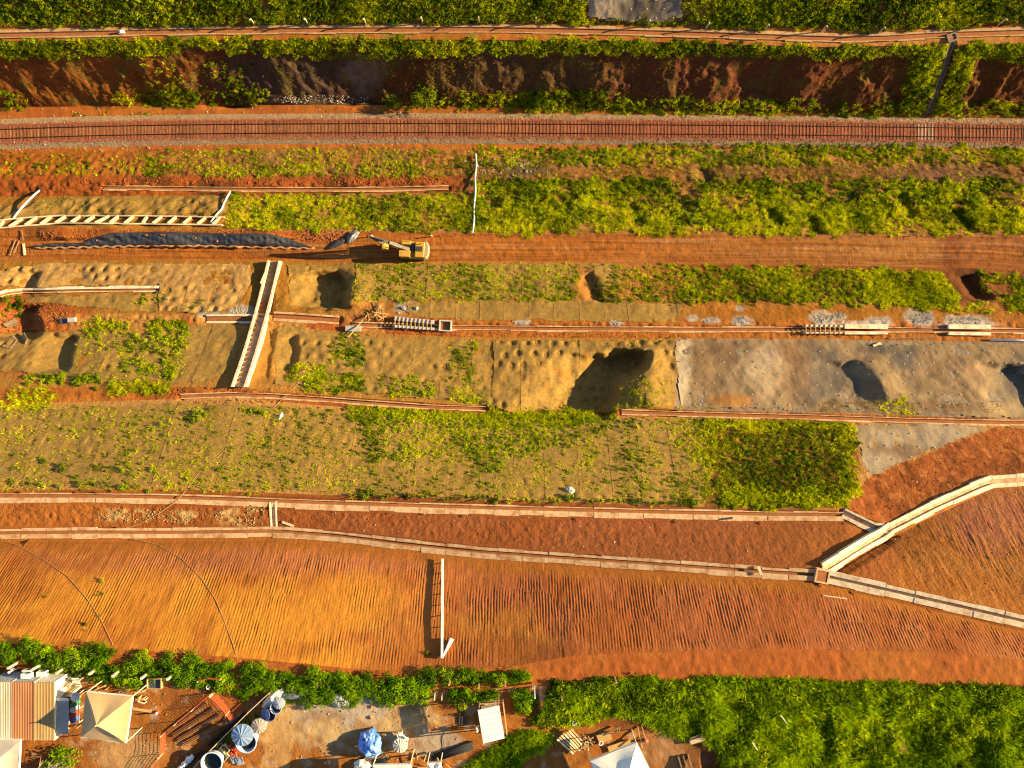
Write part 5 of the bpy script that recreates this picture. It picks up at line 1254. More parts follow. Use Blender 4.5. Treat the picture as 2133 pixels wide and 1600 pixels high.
    st = part('stick', BOOM, root, lambda b: (b.beam(V(-6.4, 1.0, 6.1), V(-5.5, .8, 5.3), .36, .5), b.beam(V(-5.5, .8, 5.3), V(-4.6, .55, 2.2), .4, .55, w2=.3)))
    part('stick_cylinder', DARK, st, lambda b: b.tube([V(-3.9, .5, 5.75), V(-6.2, .97, 6.25)], .1, 8))
    def bucket(b):
        o = V(-4.75, .45, .75); pr = [(0, 1.35), (.55, 1.15), (.85, .55), (.6, -.1), (0, -.35), (-.55, -.3)]
        for s_ in (-.6, .6):
            b.add([o + Vector((x, s_ - .03, z)) for x, z in pr] + [o + Vector((x, s_ + .03, z)) for x, z in pr], [tuple(range(6)), tuple(range(11, 5, -1))] + [(i, i + 6, (i + 1) % 6 + 6, (i + 1) % 6) for i in range(6)])
        for (x0, z0), (x1, z1) in zip(pr[:-1], pr[1:]):
            b.hexa([o + Vector((x0, -.6, z0)), o + Vector((x0, .6, z0)), o + Vector((x1, .6, z1)), o + Vector((x1, -.6, z1))], [o + Vector((x0 * .92, -.6, z0 * .94)), o + Vector((x0 * .92, .6, z0 * .94)), o + Vector((x1 * .92, .6, z1 * .94)), o + Vector((x1 * .92, -.6, z1 * .94))])
    bk = part('bucket', YEL_, root, bucket)
    for k in range(5): part('tooth', DARK, bk, lambda b: b.beam(V(-5.3, -.05 + k * .25, .45), V(-5.6, -.05 + k * .25, .42), .12, .08, w2=.05))
    root.rotation_euler.z = math.radians(-3)
excavator()
for x, y, w in ((777, 493, 'left'), (900, 493, 'right')):
    p = G(x, y); b = MB(); b.beam(p - Vector((0, 0, .2)), p + Vector((0, 0, .9)), .14); b.box(p + Vector((0, 0, .95)), (.22, .22, .14)); tag(b.build('survey_stake', WOODP), 'short wooden stake on the haul road, %s of the excavator arm' % w if w == 'left' else 'short wooden stake just behind the excavator', 'stake')

# ------------------------------------------------------------------ formwork and timber on the middle bench
def formwork(label, x0, x1, y0, y1, n, m, m2, wide=.5):
    a0, a1 = G(x0, y0, .35), G(x1, y0 + (y1[0] if isinstance(y1, tuple) else 0), .35)
    b0, b1 = G(x0, y1[1], .35), G(x1, y1[2], .35)
    r = empty('channel_formwork', a0); tag(r, label, 'formwork')
    part('upper_lip', m2, r, lambda b: b.beam(a0, a1, wide, .7)); part('lower_lip', m2, r, lambda b: b.beam(b0, b1, wide * .6, .7))
    part('shutter_board', WOODD, r, lambda b: b.beam(a0.lerp(b0, .22), a1.lerp(b1, .22), .06, .5)); part('shutter_board', WOODD, r, lambda b: b.beam(a0.lerp(b0, .8), a1.lerp(b1, .8), .06, .5))
    for i in range(n):
        t = (i + .3) / n; p, q = a0.lerp(a1, t), b0.lerp(b1, t)
        part('cross_tie', WOOD, r, lambda b: b.beam(p + Vector((0, .3, .40)), q + Vector((0, -.25, .40)), .10, .08))
    return r
MORT = MATS['fresh_concrete']
formwork('timber-tied channel formwork beside the concrete inlet box', 822, 905, 664, (8, 680, 686), 10, WOOD, MORT, .6)
formwork('small channel formwork with ties at right of the middle drain', 1672, 1752, 679, (1, 694, 694), 8, WOOD, CONCW, .3)
p0, p1 = G(1757, 680, .3), G(1846, 681, .3); b = MB(); b.beam(p0, p1, .75, .5); tag(b.build('drain_lip', CONCW), 'freshly cast white drain lip right of the small formwork, upper', 'drain lip')
p0, p1 = G(1757, 694, .3), G(1846, 694, .3); b = MB(); b.beam(p0, p1, .45, .5); tag(b.build('drain_lip', CONCW), 'freshly cast white drain lip right of the small formwork, lower', 'drain lip')
p0, p1 = G(1972, 681, .3), G(2060, 682, .3); b = MB(); b.beam(p0, p1, .7, .5); tag(b.build('drain_lip', CONCW), 'white drain lip section towards the right edge, upper', 'drain lip')
p0, p1 = G(1972, 695, .3), G(2060, 696, .3); b = MB(); b.beam(p0, p1, .5, .5); tag(b.build('drain_lip', CONCW), 'white drain lip section towards the right edge, lower', 'drain lip')
r = empty('timber_pile', G(792, 654)); tag(r, 'tangled pile of loose battens beside the formwork', 'timber pile')
q_ = random.Random(4)
for (x0, y0, x1, y1) in [(785, 630, 788, 646), (792, 632, 794, 660), (797, 640, 800, 668), (782, 652, 812, 656), (783, 655, 798, 664), (812, 655, 790, 668), (788, 640, 786, 668), (795, 636, 782, 660), (800, 650, 785, 642), (793, 642, 797, 670), (776, 648, 788, 666), (768, 652, 772, 668)]:
    a, c = G(x0, y0, q_.uniform(.2, 1.3)), G(x1, y1, q_.uniform(.2, 1.0)); part('batten', WOOD, r, lambda b: b.beam(a, c, .13, .09))
def plank_thing(name, label, cat, pts, w, h, m, lift=.1):
    b = MB(); b.beam(G(*pts[0], lift), G(*pts[1], lift), w, h); return tag(b.build(name, m), label, cat)
plank_thing('long_pole', 'long slanting batten leaning over the middle drain', 'pole', [(768, 655), (727, 703)], .12, .12, WOOD, .5)
b = MB(); c = G(737, 685, .25); b.box(c, (2.3, .8, .45), -.02); b.box(c + Vector((0, 0, .25)), (2.4, .9, .06), -.02); tag(b.build('mixing_trough', mat('galvanised', (.36, .34, .30), .6, .2, 3), bevel=.04), 'grey rectangular trough under the slanting batten', 'trough')
for i, (x, y, s_) in enumerate([(842, 643, .9), (868, 644, 1.0), (820, 684, .6), (846, 686, .7), (832, 652, .5)]):
    o = bpy.data.objects.new('boulder', stone_mesh('boulder', 70 + i, mat('boulder_rock', (.33, .28, .22), .9, .2, 3, .03, 6))); COL.objects.link(o); o.location = G(x, y, .15 * s_); o.scale = (s_, s_ * .8, s_ * .8); o.rotation_euler.z = i
    tag(o, ['left grey boulder above the timber formwork', 'right grey boulder above the timber formwork', 'boulder under the left end of the timber formwork', 'boulder under the middle of the timber formwork', 'small boulder near the batten pile'][i], 'boulder')
# far-left excavation: tools, planks, open pits
plank_thing('plank', 'short upright plank left of the black sheet', 'plank', [(50, 508), (53, 532)], .35, .08, WOODP, .15)
for i, (a, c) in enumerate([((34, 500), (22, 532)), ((42, 502), (30, 528)), ((46, 480), (50, 500))]): plank_thing('stick', ['crooked stick left of the black sheet, outer', 'crooked stick left of the black sheet, inner', 'crooked stick above the short plank'][i], 'stick', [a, c], .12, .1, WOODD, .2)
r = empty('plank_stack', G(20, 715)); tag(r, 'grey planks sloping into the far left hollow', 'planks')
for k in range(5): part('plank', WOODD, r, lambda b, : b.beam(G(8 + k * 4, 722 + k * 1, .3), G(32 + k * 2, 700 + k * 2, .5), .22, .07))
plank_thing('form_board', 'framed dark board standing at the far left hollow', 'board', [(53, 697), (60, 712)], .7, .1, WOODD, .6)
r = empty('plank_stack', G(25, 672)); tag(r, 'loose grey battens on the far left bench', 'planks')
for k in range(5): part('plank', WOODD, r, lambda b, : b.beam(G(8 + k * 2, 676 + k * 1.5, .2), G(36 + k * 1.5, 664 + k * 3, .4), .16, .07))
b = MB(); c = G(153, 667, .3); b.box(c, (1.1, .6, .5), .1); b.box(c + Vector((0, 0, .28)), (1.2, .7, .06), .1); tag(b.build('metal_crate', mat('pale_metal', (.40, .38, .34), .5, .15, 3), bevel=.03), 'pale metal crate on the far left bench', 'crate')
b = MB(); c = G(136, 669, .2); b.box(c, (1.4, .8, .1)); b.box(c + Vector((.3, .1, .12)), (.5, .4, .12), .4); tag(b.build('steel_plate', mat('dark_plate', (.06, .07, .09), .4, .2, 3)), 'dark steel plate beside the pale crate', 'plate')
plank_thing('plank', 'pale plank on the strip beside the white chute', 'plank', [(588, 1087), (612, 1096)], .3, .08, WOODP); plank_thing('plank', 'plank laid across the lower drain near the junction', 'plank', [(1577, 1179), (1585, 1196)], .35, .1, WOODP, .35)
plank_thing('batten', 'thin batten lying below the junction pit', 'batten', [(1714, 1240), (1764, 1247)], .12, .1, WOODP); plank_thing('stake', 'lone stake with a long shadow under the thicket drain', 'stake', [(1524, 1080), (1527, 1078)], .2, .7, WOODP, .3)
plank_thing('plank', 'dark beam on the bare bank above the right formwork', 'plank', [(1688, 650), (1712, 648)], .3, .15, WOODD)
plank_thing('long_pole', 'long pole lying along the bench at right', 'pole', [(1850, 705), (1950, 702)], .16, .14, WOODD); plank_thing('broken_slab', 'broken slab at the top of the grey concrete slope', 'slab', [(1818, 722), (1834, 716)], .5, .2, CONC)
# ------------------------------------------------------------------ hedge along the edge of the plateau
STEM = mat('stem_bark', (.10, .06, .035), .9, .2, 5)
def bush_meshes(nm, m, k, n, R, leaf, lobes, seed):
    out = []
    for i in range(k):
        out.append((clump(nm, m, n, R, leaf, seed + i, .45, lobes), None))
    return out
HEDGE = leaf_mat('hedge_leaf', [(.035, .085, .002), (.10, .20, .003), (.21, .34, .004), (.40, .52, .007)], .46, .6)
HB = [clump('foliage', HEDGE, 900, (1.15, 1.05, 1.1), (.21, .13), 100 + i, .35, 12) for i in range(5)]
def stem_mesh(h, k, seed):
    q = random.Random(seed); b = MB()
    for i in range(k):
        a = q.uniform(0, 6.28); b.tube([(0, 0, -.2), (.15 * math.cos(a), .15 * math.sin(a), h * .4), (.45 * math.cos(a), .45 * math.sin(a), h * .95)], .05, 5, radii=[.06, .045, .02])
    me = bpy.data.meshes.new('stem'); me.from_pydata(b.v, [], b.f); me.materials.append(STEM); return me
SM = [stem_mesh(1.1, 5, i) for i in range(3)]
def bush(name, label, cat, p, s, group=None, fol=None, stem=None, sz=1.0):
    r = empty(name, p); tag(r, label, cat, group)
    for nm, me in (('foliage', fol), ('stem', stem)):
        o = bpy.data.objects.new(nm, me); COL.objects.link(o); o.parent = r
    r.scale = (s, s, s * sz); r.rotation_euler.z = rs.uniform(0, 6.28)
    return r
cl = [(-20, 1366), (60, 1368), (150, 1382), (250, 1384), (350, 1394), (450, 1404), (520, 1416), (620, 1424), (700, 1432), (800, 1436), (895, 1430)]
k = 0; x = -14
while x < 905:
    y = np.interp(x, [c[0] for c in cl], [c[1] for c in cl])
    for dy in (-16, 0, 16):
        if rs.rand() < .86:
            p = G(x + rs.uniform(-8, 8), y + dy + rs.uniform(-9, 9))
            bush('hedge_bush', 'one of the leafy green bushes in the hedge above the yard', 'bush', p, rs.uniform(.5, 1.2), 'bushes of the hedge along the yard', HB[k % 5], SM[k % 3], .8)
        k += 1
    x += 20 + rs.uniform(-5, 9)
for i, (x, y, s_) in enumerate([(930, 1404, .85), (960, 1404, .95), (985, 1410, .95), (1015, 1408, .85), (1045, 1410, .8), (1075, 1408, .85), (1095, 1412, .6), (948, 1450, .85), (972, 1452, .95), (1000, 1450, .8), (1022, 1450, .75)]):
    bush('hedge_bush', 'one of the bushes between the white roof and the grooved slope', 'bush', G(x, y), s_, 'bushes behind the white roofed shelter', HB[i % 5], SM[i % 3])
for i, (x, y) in enumerate([(1082, 1452), (1098, 1455), (1088, 1468)]): bush('hedge_bush', 'one of the bushes forming the round clump right of the white roof', 'bush', G(x, y), .95, 'bushes of the round clump', HB[i], SM[i])
# shrubs that stand out singly
GB = [clump('foliage', GRN, 340, (.8, .8, .9), (.24, .13), 200 + i, .45, 5) for i in range(4)]
YB = [tuft('foliage', YEL, 60, (.5, 1.0), .09, .22, (.2, 1.1), 300 + i) for i in range(4)]
tr = clump('crown', DGR, 1500, (2.1, 2.1, 2.2), (.34, .2), 400, .4, 11)
for i, (x, y, s_, lb) in enumerate([(884, 203, 1.0, 'dark round bush at the foot of the cut face beside the track'), (1128, 212, .62, 'dark bush right of the round bush at the cut foot')]):
    r = empty('shrub_tree', G(x, y)); tag(r, lb, 'tree')
    for nm, me in (('crown', tr), ('trunk', stem_mesh(2.0, 6, 50 + i))):
        o = bpy.data.objects.new(nm, me); COL.objects.link(o); o.parent = r
    r.scale = (s_,) * 3; r.rotation_euler.z = i * 2.0
for i in range(34):
    x = 735 + i * 21.5 + rs.uniform(-5, 5); y = np.interp(x, [700, 1066, 1470], [1030, 1042, 1050]) + rs.uniform(-7, 2)
    bush('shrub', 'one of the small plants in the row edging the wide-lipped drain', 'plant', G(x, y), rs.uniform(.6, 1.0), 'row of plants along the wide-lipped drain', (YB if rs.rand() < .65 else GB)[i % 4], SM[i % 3])
for i, (x, y, s_) in enumerate([(35, 974, .9), (130, 976, 1.2), (92, 962, .7), (210, 978, .8), (250, 980, .8), (318, 978, .75), (322, 940, .9), (420, 862, 1.3), (410, 878, .9), (445, 850, .9), (530, 855, 1.1), (548, 862, .9), (565, 930, .7), (60, 1008, .6), (88, 1010, .7), (125, 1012, .7), (168, 1010, .8), (198, 1010, .7), (228, 1008, .6), (258, 1014, .8), (30, 1005, .6), (668, 930, .6), (335, 885, .6)]):
    bush('shrub', 'one of the single shrubs scattered on the left half of the matted slope', 'plant', G(x, y), s_ * .8, 'single shrubs on the matted slope', (GB if i % 3 else YB)[i % 4], SM[i % 3])
for i, (x, y) in enumerate([(95, 1242), (213, 1210), (205, 1240), (216, 1236), (208, 1282), (178, 1300), (180, 1312), (893, 1360)]):
    bush('seedling_shrub', 'one of the few tiny plants on the grooved slope', 'plant', G(x, y), rs.uniform(.3, .55), 'tiny plants on the grooved slope', (GB if i % 2 else YB)[i % 4], SM[i % 3])

# ------------------------------------------------------------------ yard fence posts
fp = [(36, 1380), (88, 1383), (136, 1389), (203, 1391), (250, 1395), (308, 1402), (361, 1405)]
for i, (x, y) in enumerate(fp):
    p = G(x, y); b = MB(); b.beam(p - Vector((0, 0, .3)), p + Vector((rs.uniform(-.1, .1), rs.uniform(-.1, .1), 1.75)), .22)
    tag(b.build('timber_post', WOODP), ['first', 'second', 'third', 'fourth', 'fifth', 'sixth', 'seventh'][i] + ' pale timber post from the left under the hedge', 'post', 'timber posts under the hedge')
for i, (x, y) in enumerate([(998, 1421), (1053, 1417), (1109, 1422), (938, 1415), (1169, 1446), (1280, 1410)]):
    p = G(x, y); b = MB(); b.beam(p - Vector((0, 0, .3)), p + Vector((0, 0, 1.7)), .16)
    tag(b.build('timber_post', WOOD), ['post behind the white roof, left one', 'post behind the white roof, middle one', 'post behind the white roof, right one', 'post at the right end of the long hedge', 'post sticking out of the lush grass', 'stake at the top edge of the lush grass'][i] + ', raw timber', 'post')
p = G(1113, 1430); b = MB(); b.beam(p - Vector((0, 0, .3)), p + Vector((0, 0, 3.2)), .14); tag(b.build('steel_pole', WHITE), 'thin pale pole right of the timber posts', 'pole')
for i, (a, c) in enumerate([((1620, 1482), (1636, 1503)), ((1562, 1538), (1575, 1558))]):
    b = MB(); b.beam(G(*a, .9), G(*c, .5), .09); tag(b.build('dry_stick', WOODP), ['pale stick lying in the lush grass, upper one', 'pale stick lying in the lush grass, lower one'][i], 'stick')

# ------------------------------------------------------------------ tents
Z0 = 51.0
CAN = mat('canvas_tan', (.42, .27, .125), .8, .08, 1.2, .01, 5, stain=(.40, .27, .15), stain_amt=.35); CANW = mat('canvas_white', (.74, .68, .56), .75, .05, 1.2, .01, 5, stain=(.60, .52, .40), stain_amt=.3)
def tent(label, corners, eave, apex_h, m, trim):
    C = [AT(x, y, Z0 + eave) for x, y in corners]; ctr = sum(C, Vector()) / 4; ap = Vector((ctr.x, ctr.y, Z0 + apex_h))
    g = drop(ctr.x, ctr.y); r = empty('pyramid_tent', g); tag(r, label, 'tent')
    for i in range(4):
        a, c = C[i], C[(i + 1) % 4]; n = 8; b = MB(); V = []
        for j in range(n + 1):
            t = j / n; w = max(1, n - j)
            for k in range(n + 1):
                u = k / n; e0 = a.lerp(ap, t); e1 = c.lerp(ap, t); p = e0.lerp(e1, u)
                sag = -.22 * math.sin(math.pi * u) * math.sin(math.pi * t) ** 1 * (1 - .3 * t) - .25 * math.sin(math.pi * t) * .6
                V.append(p + Vector((0, 0, sag + .03 * math.sin(u * 9 + i))))
        b.add(V, [(j * (n + 1) + k, j * (n + 1) + k + 1, (j + 1) * (n + 1) + k + 1, (j + 1) * (n + 1) + k) for j in range(n) for k in range(n)])
        b.build('canopy_panel', m, r, smooth=True)
        part('valance', trim, r, lambda b: b.hexa([a + Vector((0, 0, -.32)), c + Vector((0, 0, -.32)), c.lerp(ctr, .012) + Vector((0, 0, -.32)), a.lerp(ctr, .012) + Vector((0, 0, -.32))], [a, c, c.lerp(ctr, .012), a.lerp(ctr, .012)]))
        q = a.lerp(ctr, .02); part('leg', WOODP, r, lambda b: b.tube([drop(q.x, q.y, -.1), q + Vector((0, 0, -.03))], .06, 7))
    part('finial', trim, r, lambda b: b.tube([ap - Vector((0, 0, .2)), ap + Vector((0, 0, .25))], .05, 6))
    return r
tent('tan pyramid tent beside the corrugated containers', [(179, 1441), (276, 1451), (262, 1549), (169, 1536)], 3.7, 5.7, CAN, CANW)
tent('white pyramid tent at the bottom edge below the blue tarpaulin', [(776, 1593), (818, 1668), (898, 1634), (856, 1592)][::-1] if False else [(776, 1594), (855, 1592), (868, 1668), (770, 1670)], 3.4, 6.6, CANW, CANW)
tent('grey white pyramid tent at the bottom edge beside the timber ramps', [(1229, 1586), (1326, 1547), (1372, 1640), (1268, 1682)], 3.4, 5.4, CANW, CANW)
tent('dusty flat-topped tent in the bottom left corner', [(-70, 1537), (42, 1542), (36, 1650), (-75, 1650)], 3.2, 4.2, mat('canvas_dusty', (.52, .43, .30), .85, .15, .8, .01, 5, stain=(.30, .25, .2), stain_amt=.6), CANW)
tent('small grey awning between the white tent and the black pipes', [(890, 1590), (918, 1588), (925, 1625), (893, 1630)], 2.6, 3.2, CANW, CANW)

# ------------------------------------------------------------------ containers
def container(label, x0, x1, y0, y1, h, cols, wallm):
    A, Bq, C, D = AT(x0, y0, Z0 + h), AT(x1, y0, Z0 + h), AT(x1, y1, Z0 + h), AT(x0, y1, Z0 + h)
    g = drop((A.x + C.x) / 2, (A.y + C.y) / 2); r = empty('shipping_container', g); tag(r, label, 'container', 'row of three shipping containers')
    X0, X1, Y0, Y1 = A.x + .03, Bq.x - .03, D.y, A.y
    def corr(b, P, Q, up, n, dp, out):
        """corrugated sheet from P to Q"""
        d = (Q - P) / n; V = []
        for i in range(n):
            for f, o in ((0, 0), (.3, 0), (.45, dp), (.85, dp)):
                p = P + d * (i + f) + out * o; V += [p, p + up]
        V += [Q, Q + up]
        b.add(V, [(2 * i, 2 * i + 2, 2 * i + 3, 2 * i + 1) for i in range(len(V) // 2 - 1)])
    z0, z1 = g.z + .05, Z0 + h
    rf = part('roof', cols, r, lambda b: corr(b, Vector((X0, Y0, z1)), Vector((X1, Y0, z1)), Vector((0, Y1 - Y0, 0)), 13, .05, Vector((0, 0, 1))))
    part('roof_rail', cols, rf, lambda b: [b.beam(Vector((x, Y0, z1)), Vector((x, Y1, z1)), .1, .12) for x in (X0, X1)])
    part('end_wall', wallm, r, lambda b: corr(b, Vector((X1, Y1, z0)), Vector((X0, Y1, z0)), Vector((0, 0, z1 - z0)), 11, .06, Vector((0, 1, 0))))
    part('end_wall', wallm, r, lambda b: corr(b, Vector((X0, Y0, z0)), Vector((X1, Y0, z0)), Vector((0, 0, z1 - z0)), 11, .06, Vector((0, -1, 0))))
    part('side_wall', wallm, r, lambda b: corr(b, Vector((X1, Y0, z0)), Vector((X1, Y1, z0)), Vector((0, 0, z1 - z0)), 26, .035, Vector((1, 0, 0))))
    part('side_wall', wallm, r, lambda b: corr(b, Vector((X0, Y1, z0)), Vector((X0, Y0, z0)), Vector((0, 0, z1 - z0)), 26, .035, Vector((-1, 0, 0))))
    part('corner_post', wallm, r, lambda b: [b.box(Vector((x, y, (z0 + z1) / 2)), (.14, .14, z1 - z0 + .04)) for x in (X0, X1) for y in (Y0, Y1)])
    return r, (X0, X1, Y0, Y1, z0, z1)
WALLC = mat('container_cream', (.66, .58, .43), .6, .10, 2, stain=(.45, .33, .2), stain_amt=.4); WALLG = mat('container_grey', (.33, .33, .33), .5, .15, 2, stain=(.2, .15, .1), stain_amt=.4)
_, e0 = container('white corrugated container at the left edge', -22, 25.5, 1420, 1540, 2.8, mat('roof_white', (.60, .50, .35), .6, .12, 2, stain=(.45, .27, .12), stain_amt=.6, stretch=(1, .12, 1)), WALLG)
_, e1 = container('red brown corrugated container between the other two', 25.5, 71, 1421, 1541, 2.8, mat('roof_rust', (.42, .175, .065), .65, .2, 2, stain=(.28, .10, .04), stain_amt=.6, stretch=(1, .12, 1)), WALLG)
_, e2 = container('ochre roofed container next to the tan tent', 71, 113, 1422, 1541, 2.8, mat('roof_ochre', (.47, .29, .10), .6, .2, 2, stain=(.30, .15, .06), stain_amt=.6, stretch=(1, .12, 1)), WALLC)
ACW = mat('ac_white', (.72, .68, .60), .5, .06, 3)
for i, (x, h) in enumerate([(56, 1.9), (58, .9), (88, 1.2)]):
    e = e1 if i < 2 else e2; p = AT(x, 1412, Z0 + h); y = e[3] + .38
    r = empty('air_conditioner', Vector((p.x, y, Z0 + h - .3))); tag(r, ['upper air conditioner box on the container end wall', 'lower air conditioner box on the container end wall', 'right air conditioner box on the ochre container'][i], 'air conditioner')
    c = Vector((p.x, y, Z0 + h)); part('casing', ACW, r, lambda b: b.box(c, (1.0, .55, .65)), bevel=.03); part('fan_grille', mat('grille_dark', (.08, .08, .08), .6), r, lambda b: b.tube([c + Vector((.15, .275, 0)), c + Vector((.15, .3, 0))], .24, 14)); part('bracket', STEEL, r, lambda b: b.box(c + Vector((0, -.05, -.36)), (1.0, .6, .05)))
# lean-to shed beside the ochre container
g = drop(AT(131, 1494, Z0).x, AT(131, 1494, Z0).y); r = empty('lean_to_shed', g); tag(r, 'small grey lean-to shed between container and coloured drums', 'shed')
A, Bq, C, D = AT(119, 1458, Z0 + 2.3), AT(143, 1459, Z0 + 2.3), AT(143, 1530, Z0 + 2.3), AT(117, 1530, Z0 + 2.5)
SH = mat('shed_grey', (.30, .28, .25), .6, .12, 2)
for k in range(5):
    t0, t1 = k / 5, (k + 1) / 5 - .01; a, b_, c_, d_ = A.lerp(D, t0), Bq.lerp(C, t0), Bq.lerp(C, t1), A.lerp(D, t1)
    part('roof_panel', SH, r, lambda b: b.hexa([d_, c_, b_, a], [v + Vector((0, 0, .05)) for v in (d_, c_, b_, a)]))
part('ridge_cap', ACW, r, lambda b: b.beam(A + Vector((0, .1, .1)), Bq + Vector((0, .1, .1)), .3, .08))
for q in (A, Bq, C, D): part('post', WOODD, r, lambda b: b.beam(drop(q.x, q.y, -.1), q, .09))
part('back_wall', SH, r, lambda b: b.hexa([Vector((q.x, q.y, g.z)) for q in (A, D)] + [Vector((q.x + .04, q.y, g.z)) for q in (D, A)], [q for q in (A, D)] + [q + Vector((.04, 0, 0)) for q in (D, A)]))
# coloured drums
for i, (nm, colr, x, y) in enumerate([('yellow', (.75, .52, .01), 164, 1450), ('green', (.05, .30, .16), 163, 1461), ('white', (.70, .66, .6), 162, 1472), ('red', (.55, .07, .03), 162, 1483), ('blue', (.05, .16, .48), 162, 1493)]):
    p = G(x, y); r = empty('waste_drum', p); tag(r, '%s waste drum in the row beside the grey shed' % nm, 'drum', 'row of coloured waste drums')
    m = mat('drum_' + nm, colr, .4, .08, 3, spec=.4)
    part('body', m, r, lambda b: b.lathe([(.27, 0), (.29, .05), (.29, .3), (.305, .33), (.29, .36), (.29, .6), (.305, .63), (.29, .66), (.29, .92), (.27, .95)], 16, p, True, True), True)
    part('rim', m, r, lambda b: b.lathe([(.28, .94), (.31, .94), (.31, 1.0), (.26, 1.0), (.26, .94)], 16, p))
r = empty('drum_rail', G(162, 1475)); tag(r, 'thin timber rail frame around the coloured drums', 'rail')
P = [G(172, 1445), G(173, 1470), G(174, 1498)]
part('rail', WOODP, r, lambda b: [b.beam(P[i] + Vector((0, 0, .9)), P[i + 1] + Vector((0, 0, .9)), .07) for i in range(2)])
for q in P: part('post', WOODP, r, lambda b: b.beam(q, q + Vector((0, 0, 1.9)), .07))
p = G(177, 1437, 1.6); b = MB(); b.lathe([(.02, 0), (.25, .05), (.42, .16), (.5, .3)], 16, p); b.tube([p, p + Vector((.0, .1, -1.7))], .04, 6); b.tube([p + Vector((0, 0, .05)), p + Vector((0, .1, .5))], .03, 5); o = b.build('dish_antenna', ACW); tag(o, 'white round dish at the corner of the tan tent', 'dish')
# timber rack behind the shed
r = empty('timber_rack', G(160, 1428)); tag(r, 'rack of leaning boards behind the coloured drums', 'timber rack')
for k in range(11):
    x = 138 + (k % 6) * 6.2; y = 1412 + (k // 6) * 20
    a, c = G(x + 8, y - 4, .1), G(x - 4, y + 8, .2); part('board', (WOOD, WOODP, WOODD)[k % 3], r, lambda b: b.beam(a, c + Vector((-.1, -.1, 1.0)), .22, .05))
for (x, y) in [(140, 1408), (178, 1408), (178, 1440), (142, 1442)]: part('upright', WOOD, r, lambda b: b.beam(G(x, y), G(x, y, 1.5), .1))
part('sheet', CANW, r, lambda b: b.box(G(168, 1414, .9), (.8, 1.1, .05), -.5, Matrix.Rotation(.4, 3, 'X')))

# ------------------------------------------------------------------ benches, tables, small things in the yard
def bench(label, px, py, L, W, H, rz, m, top=True, name='work_table'):
    c = G(px, py); r = empty(name, c); tag(r, label, 'table'); R = Matrix.Rotation(rz, 3, 'Z')
    for sx in (-1, 1):
        for sy in (-1, 1): part('leg', m, r, lambda b: b.beam(c + R @ Vector((sx * L * .46, sy * W * .42, -.05)), c + R @ Vector((sx * L * .46, sy * W * .42, H)), .09))
    for sy in (-1, 1): part('top_rail', m, r, lambda b: b.beam(c + R @ Vector((-L / 2, sy * W * .42, H)), c + R @ Vector((L / 2, sy * W * .42, H)), .1))
    if top: part('top', m, r, lambda b: b.box(c + Vector((0, 0, H + .03)), (L, W, .05), rz))
    return r
bench('low timber trestle just above the tan tent', 216, 1432, 1.2, .5, .7, .4, WOOD, False); bench('timber trestle with sticks right of the first trestle', 259, 1434, 1.3, .6, .6, .2, WOODD, False)
bench('open timber frame right of the tan tent', 296, 1444, .9, .9, .7, .1, WOOD, False); bench('short timber stool frame beside the open frame', 300, 1455, .8, .5, .6, -.3, WOODP, False, 'stool_frame')
c = G(325, 1421); r = empty('sand_box', c); tag(r, 'open timber box holding dark gravel', 'box')
for dx, dy, lx, ly in ((0, .55, 1.6, .08), (0, -.55, 1.6, .08), (.76, 0, .08, 1.0), (-.76, 0, .08, 1.0)): part('board', WOOD, r, lambda b: b.box(c + Vector((dx, dy, .25)), (lx, ly, .55), -.15 * 0))
part('gravel', MATS['dark_plate'], r, lambda b: b.box(c + Vector((0, 0, .15)), (1.42, 1.0, .3)))
r = empty('low_bench', G(297, 1480)); tag(r, 'long low plank bench right of the tan tent', 'bench'); a, c = G(280, 1474, .35), G(318, 1479, .35)
part('seat', WOOD, r, lambda b: b.beam(a, c, .3, .06)); [part('leg', WOOD, r, lambda b, q=q: b.beam(q - Vector((0, 0, .4)), q, .1)) for q in (a.lerp(c, .1), a.lerp(c, .9))]
def cone(label, px, py):
    p = G(px, py); r = empty('traffic_cone', p); tag(r, label, 'cone')
    OR = mat('cone_orange', (.75, .10, .03), .5, .08, 3)
    part('base', OR, r, lambda b: b.box(p + Vector((0, 0, .03)), (.45, .45, .06))); part('lower_band', OR, r, lambda b: b.lathe([(.19, .05), (.14, .35)], 14, p)); part('white_band', WHITE, r, lambda b: b.lathe([(.142, .34), (.09, .65)], 14, p)); part('tip', OR, r, lambda b: b.lathe([(.092, .64), (.04, .95)], 14, p, True))
cone('orange and white cone right of the tan tent', 329, 1483); cone('orange and white cone by the timber frame of the lower right tent', 1346, 1541)
for i, (x, y) in enumerate([(437, 1429), (1196, 1503), (1251, 1545)]):
    p = G(x, y, .2); b = MB(); b.lathe([(.2, -.2), (.24, .15), (.26, .25), (.2, .25), (.18, -.1)], 12, p, False, True); b.tube([p + Vector((-.24, 0, .25)), p + Vector((0, 0, .48)), p + Vector((.24, 0, .25))], .015, 4); tag(b.build('bucket', WHITE), ['white bucket by the orange netting', 'white bucket by the timber ramps', 'white bucket beside the plywood boards'][i], 'bucket')

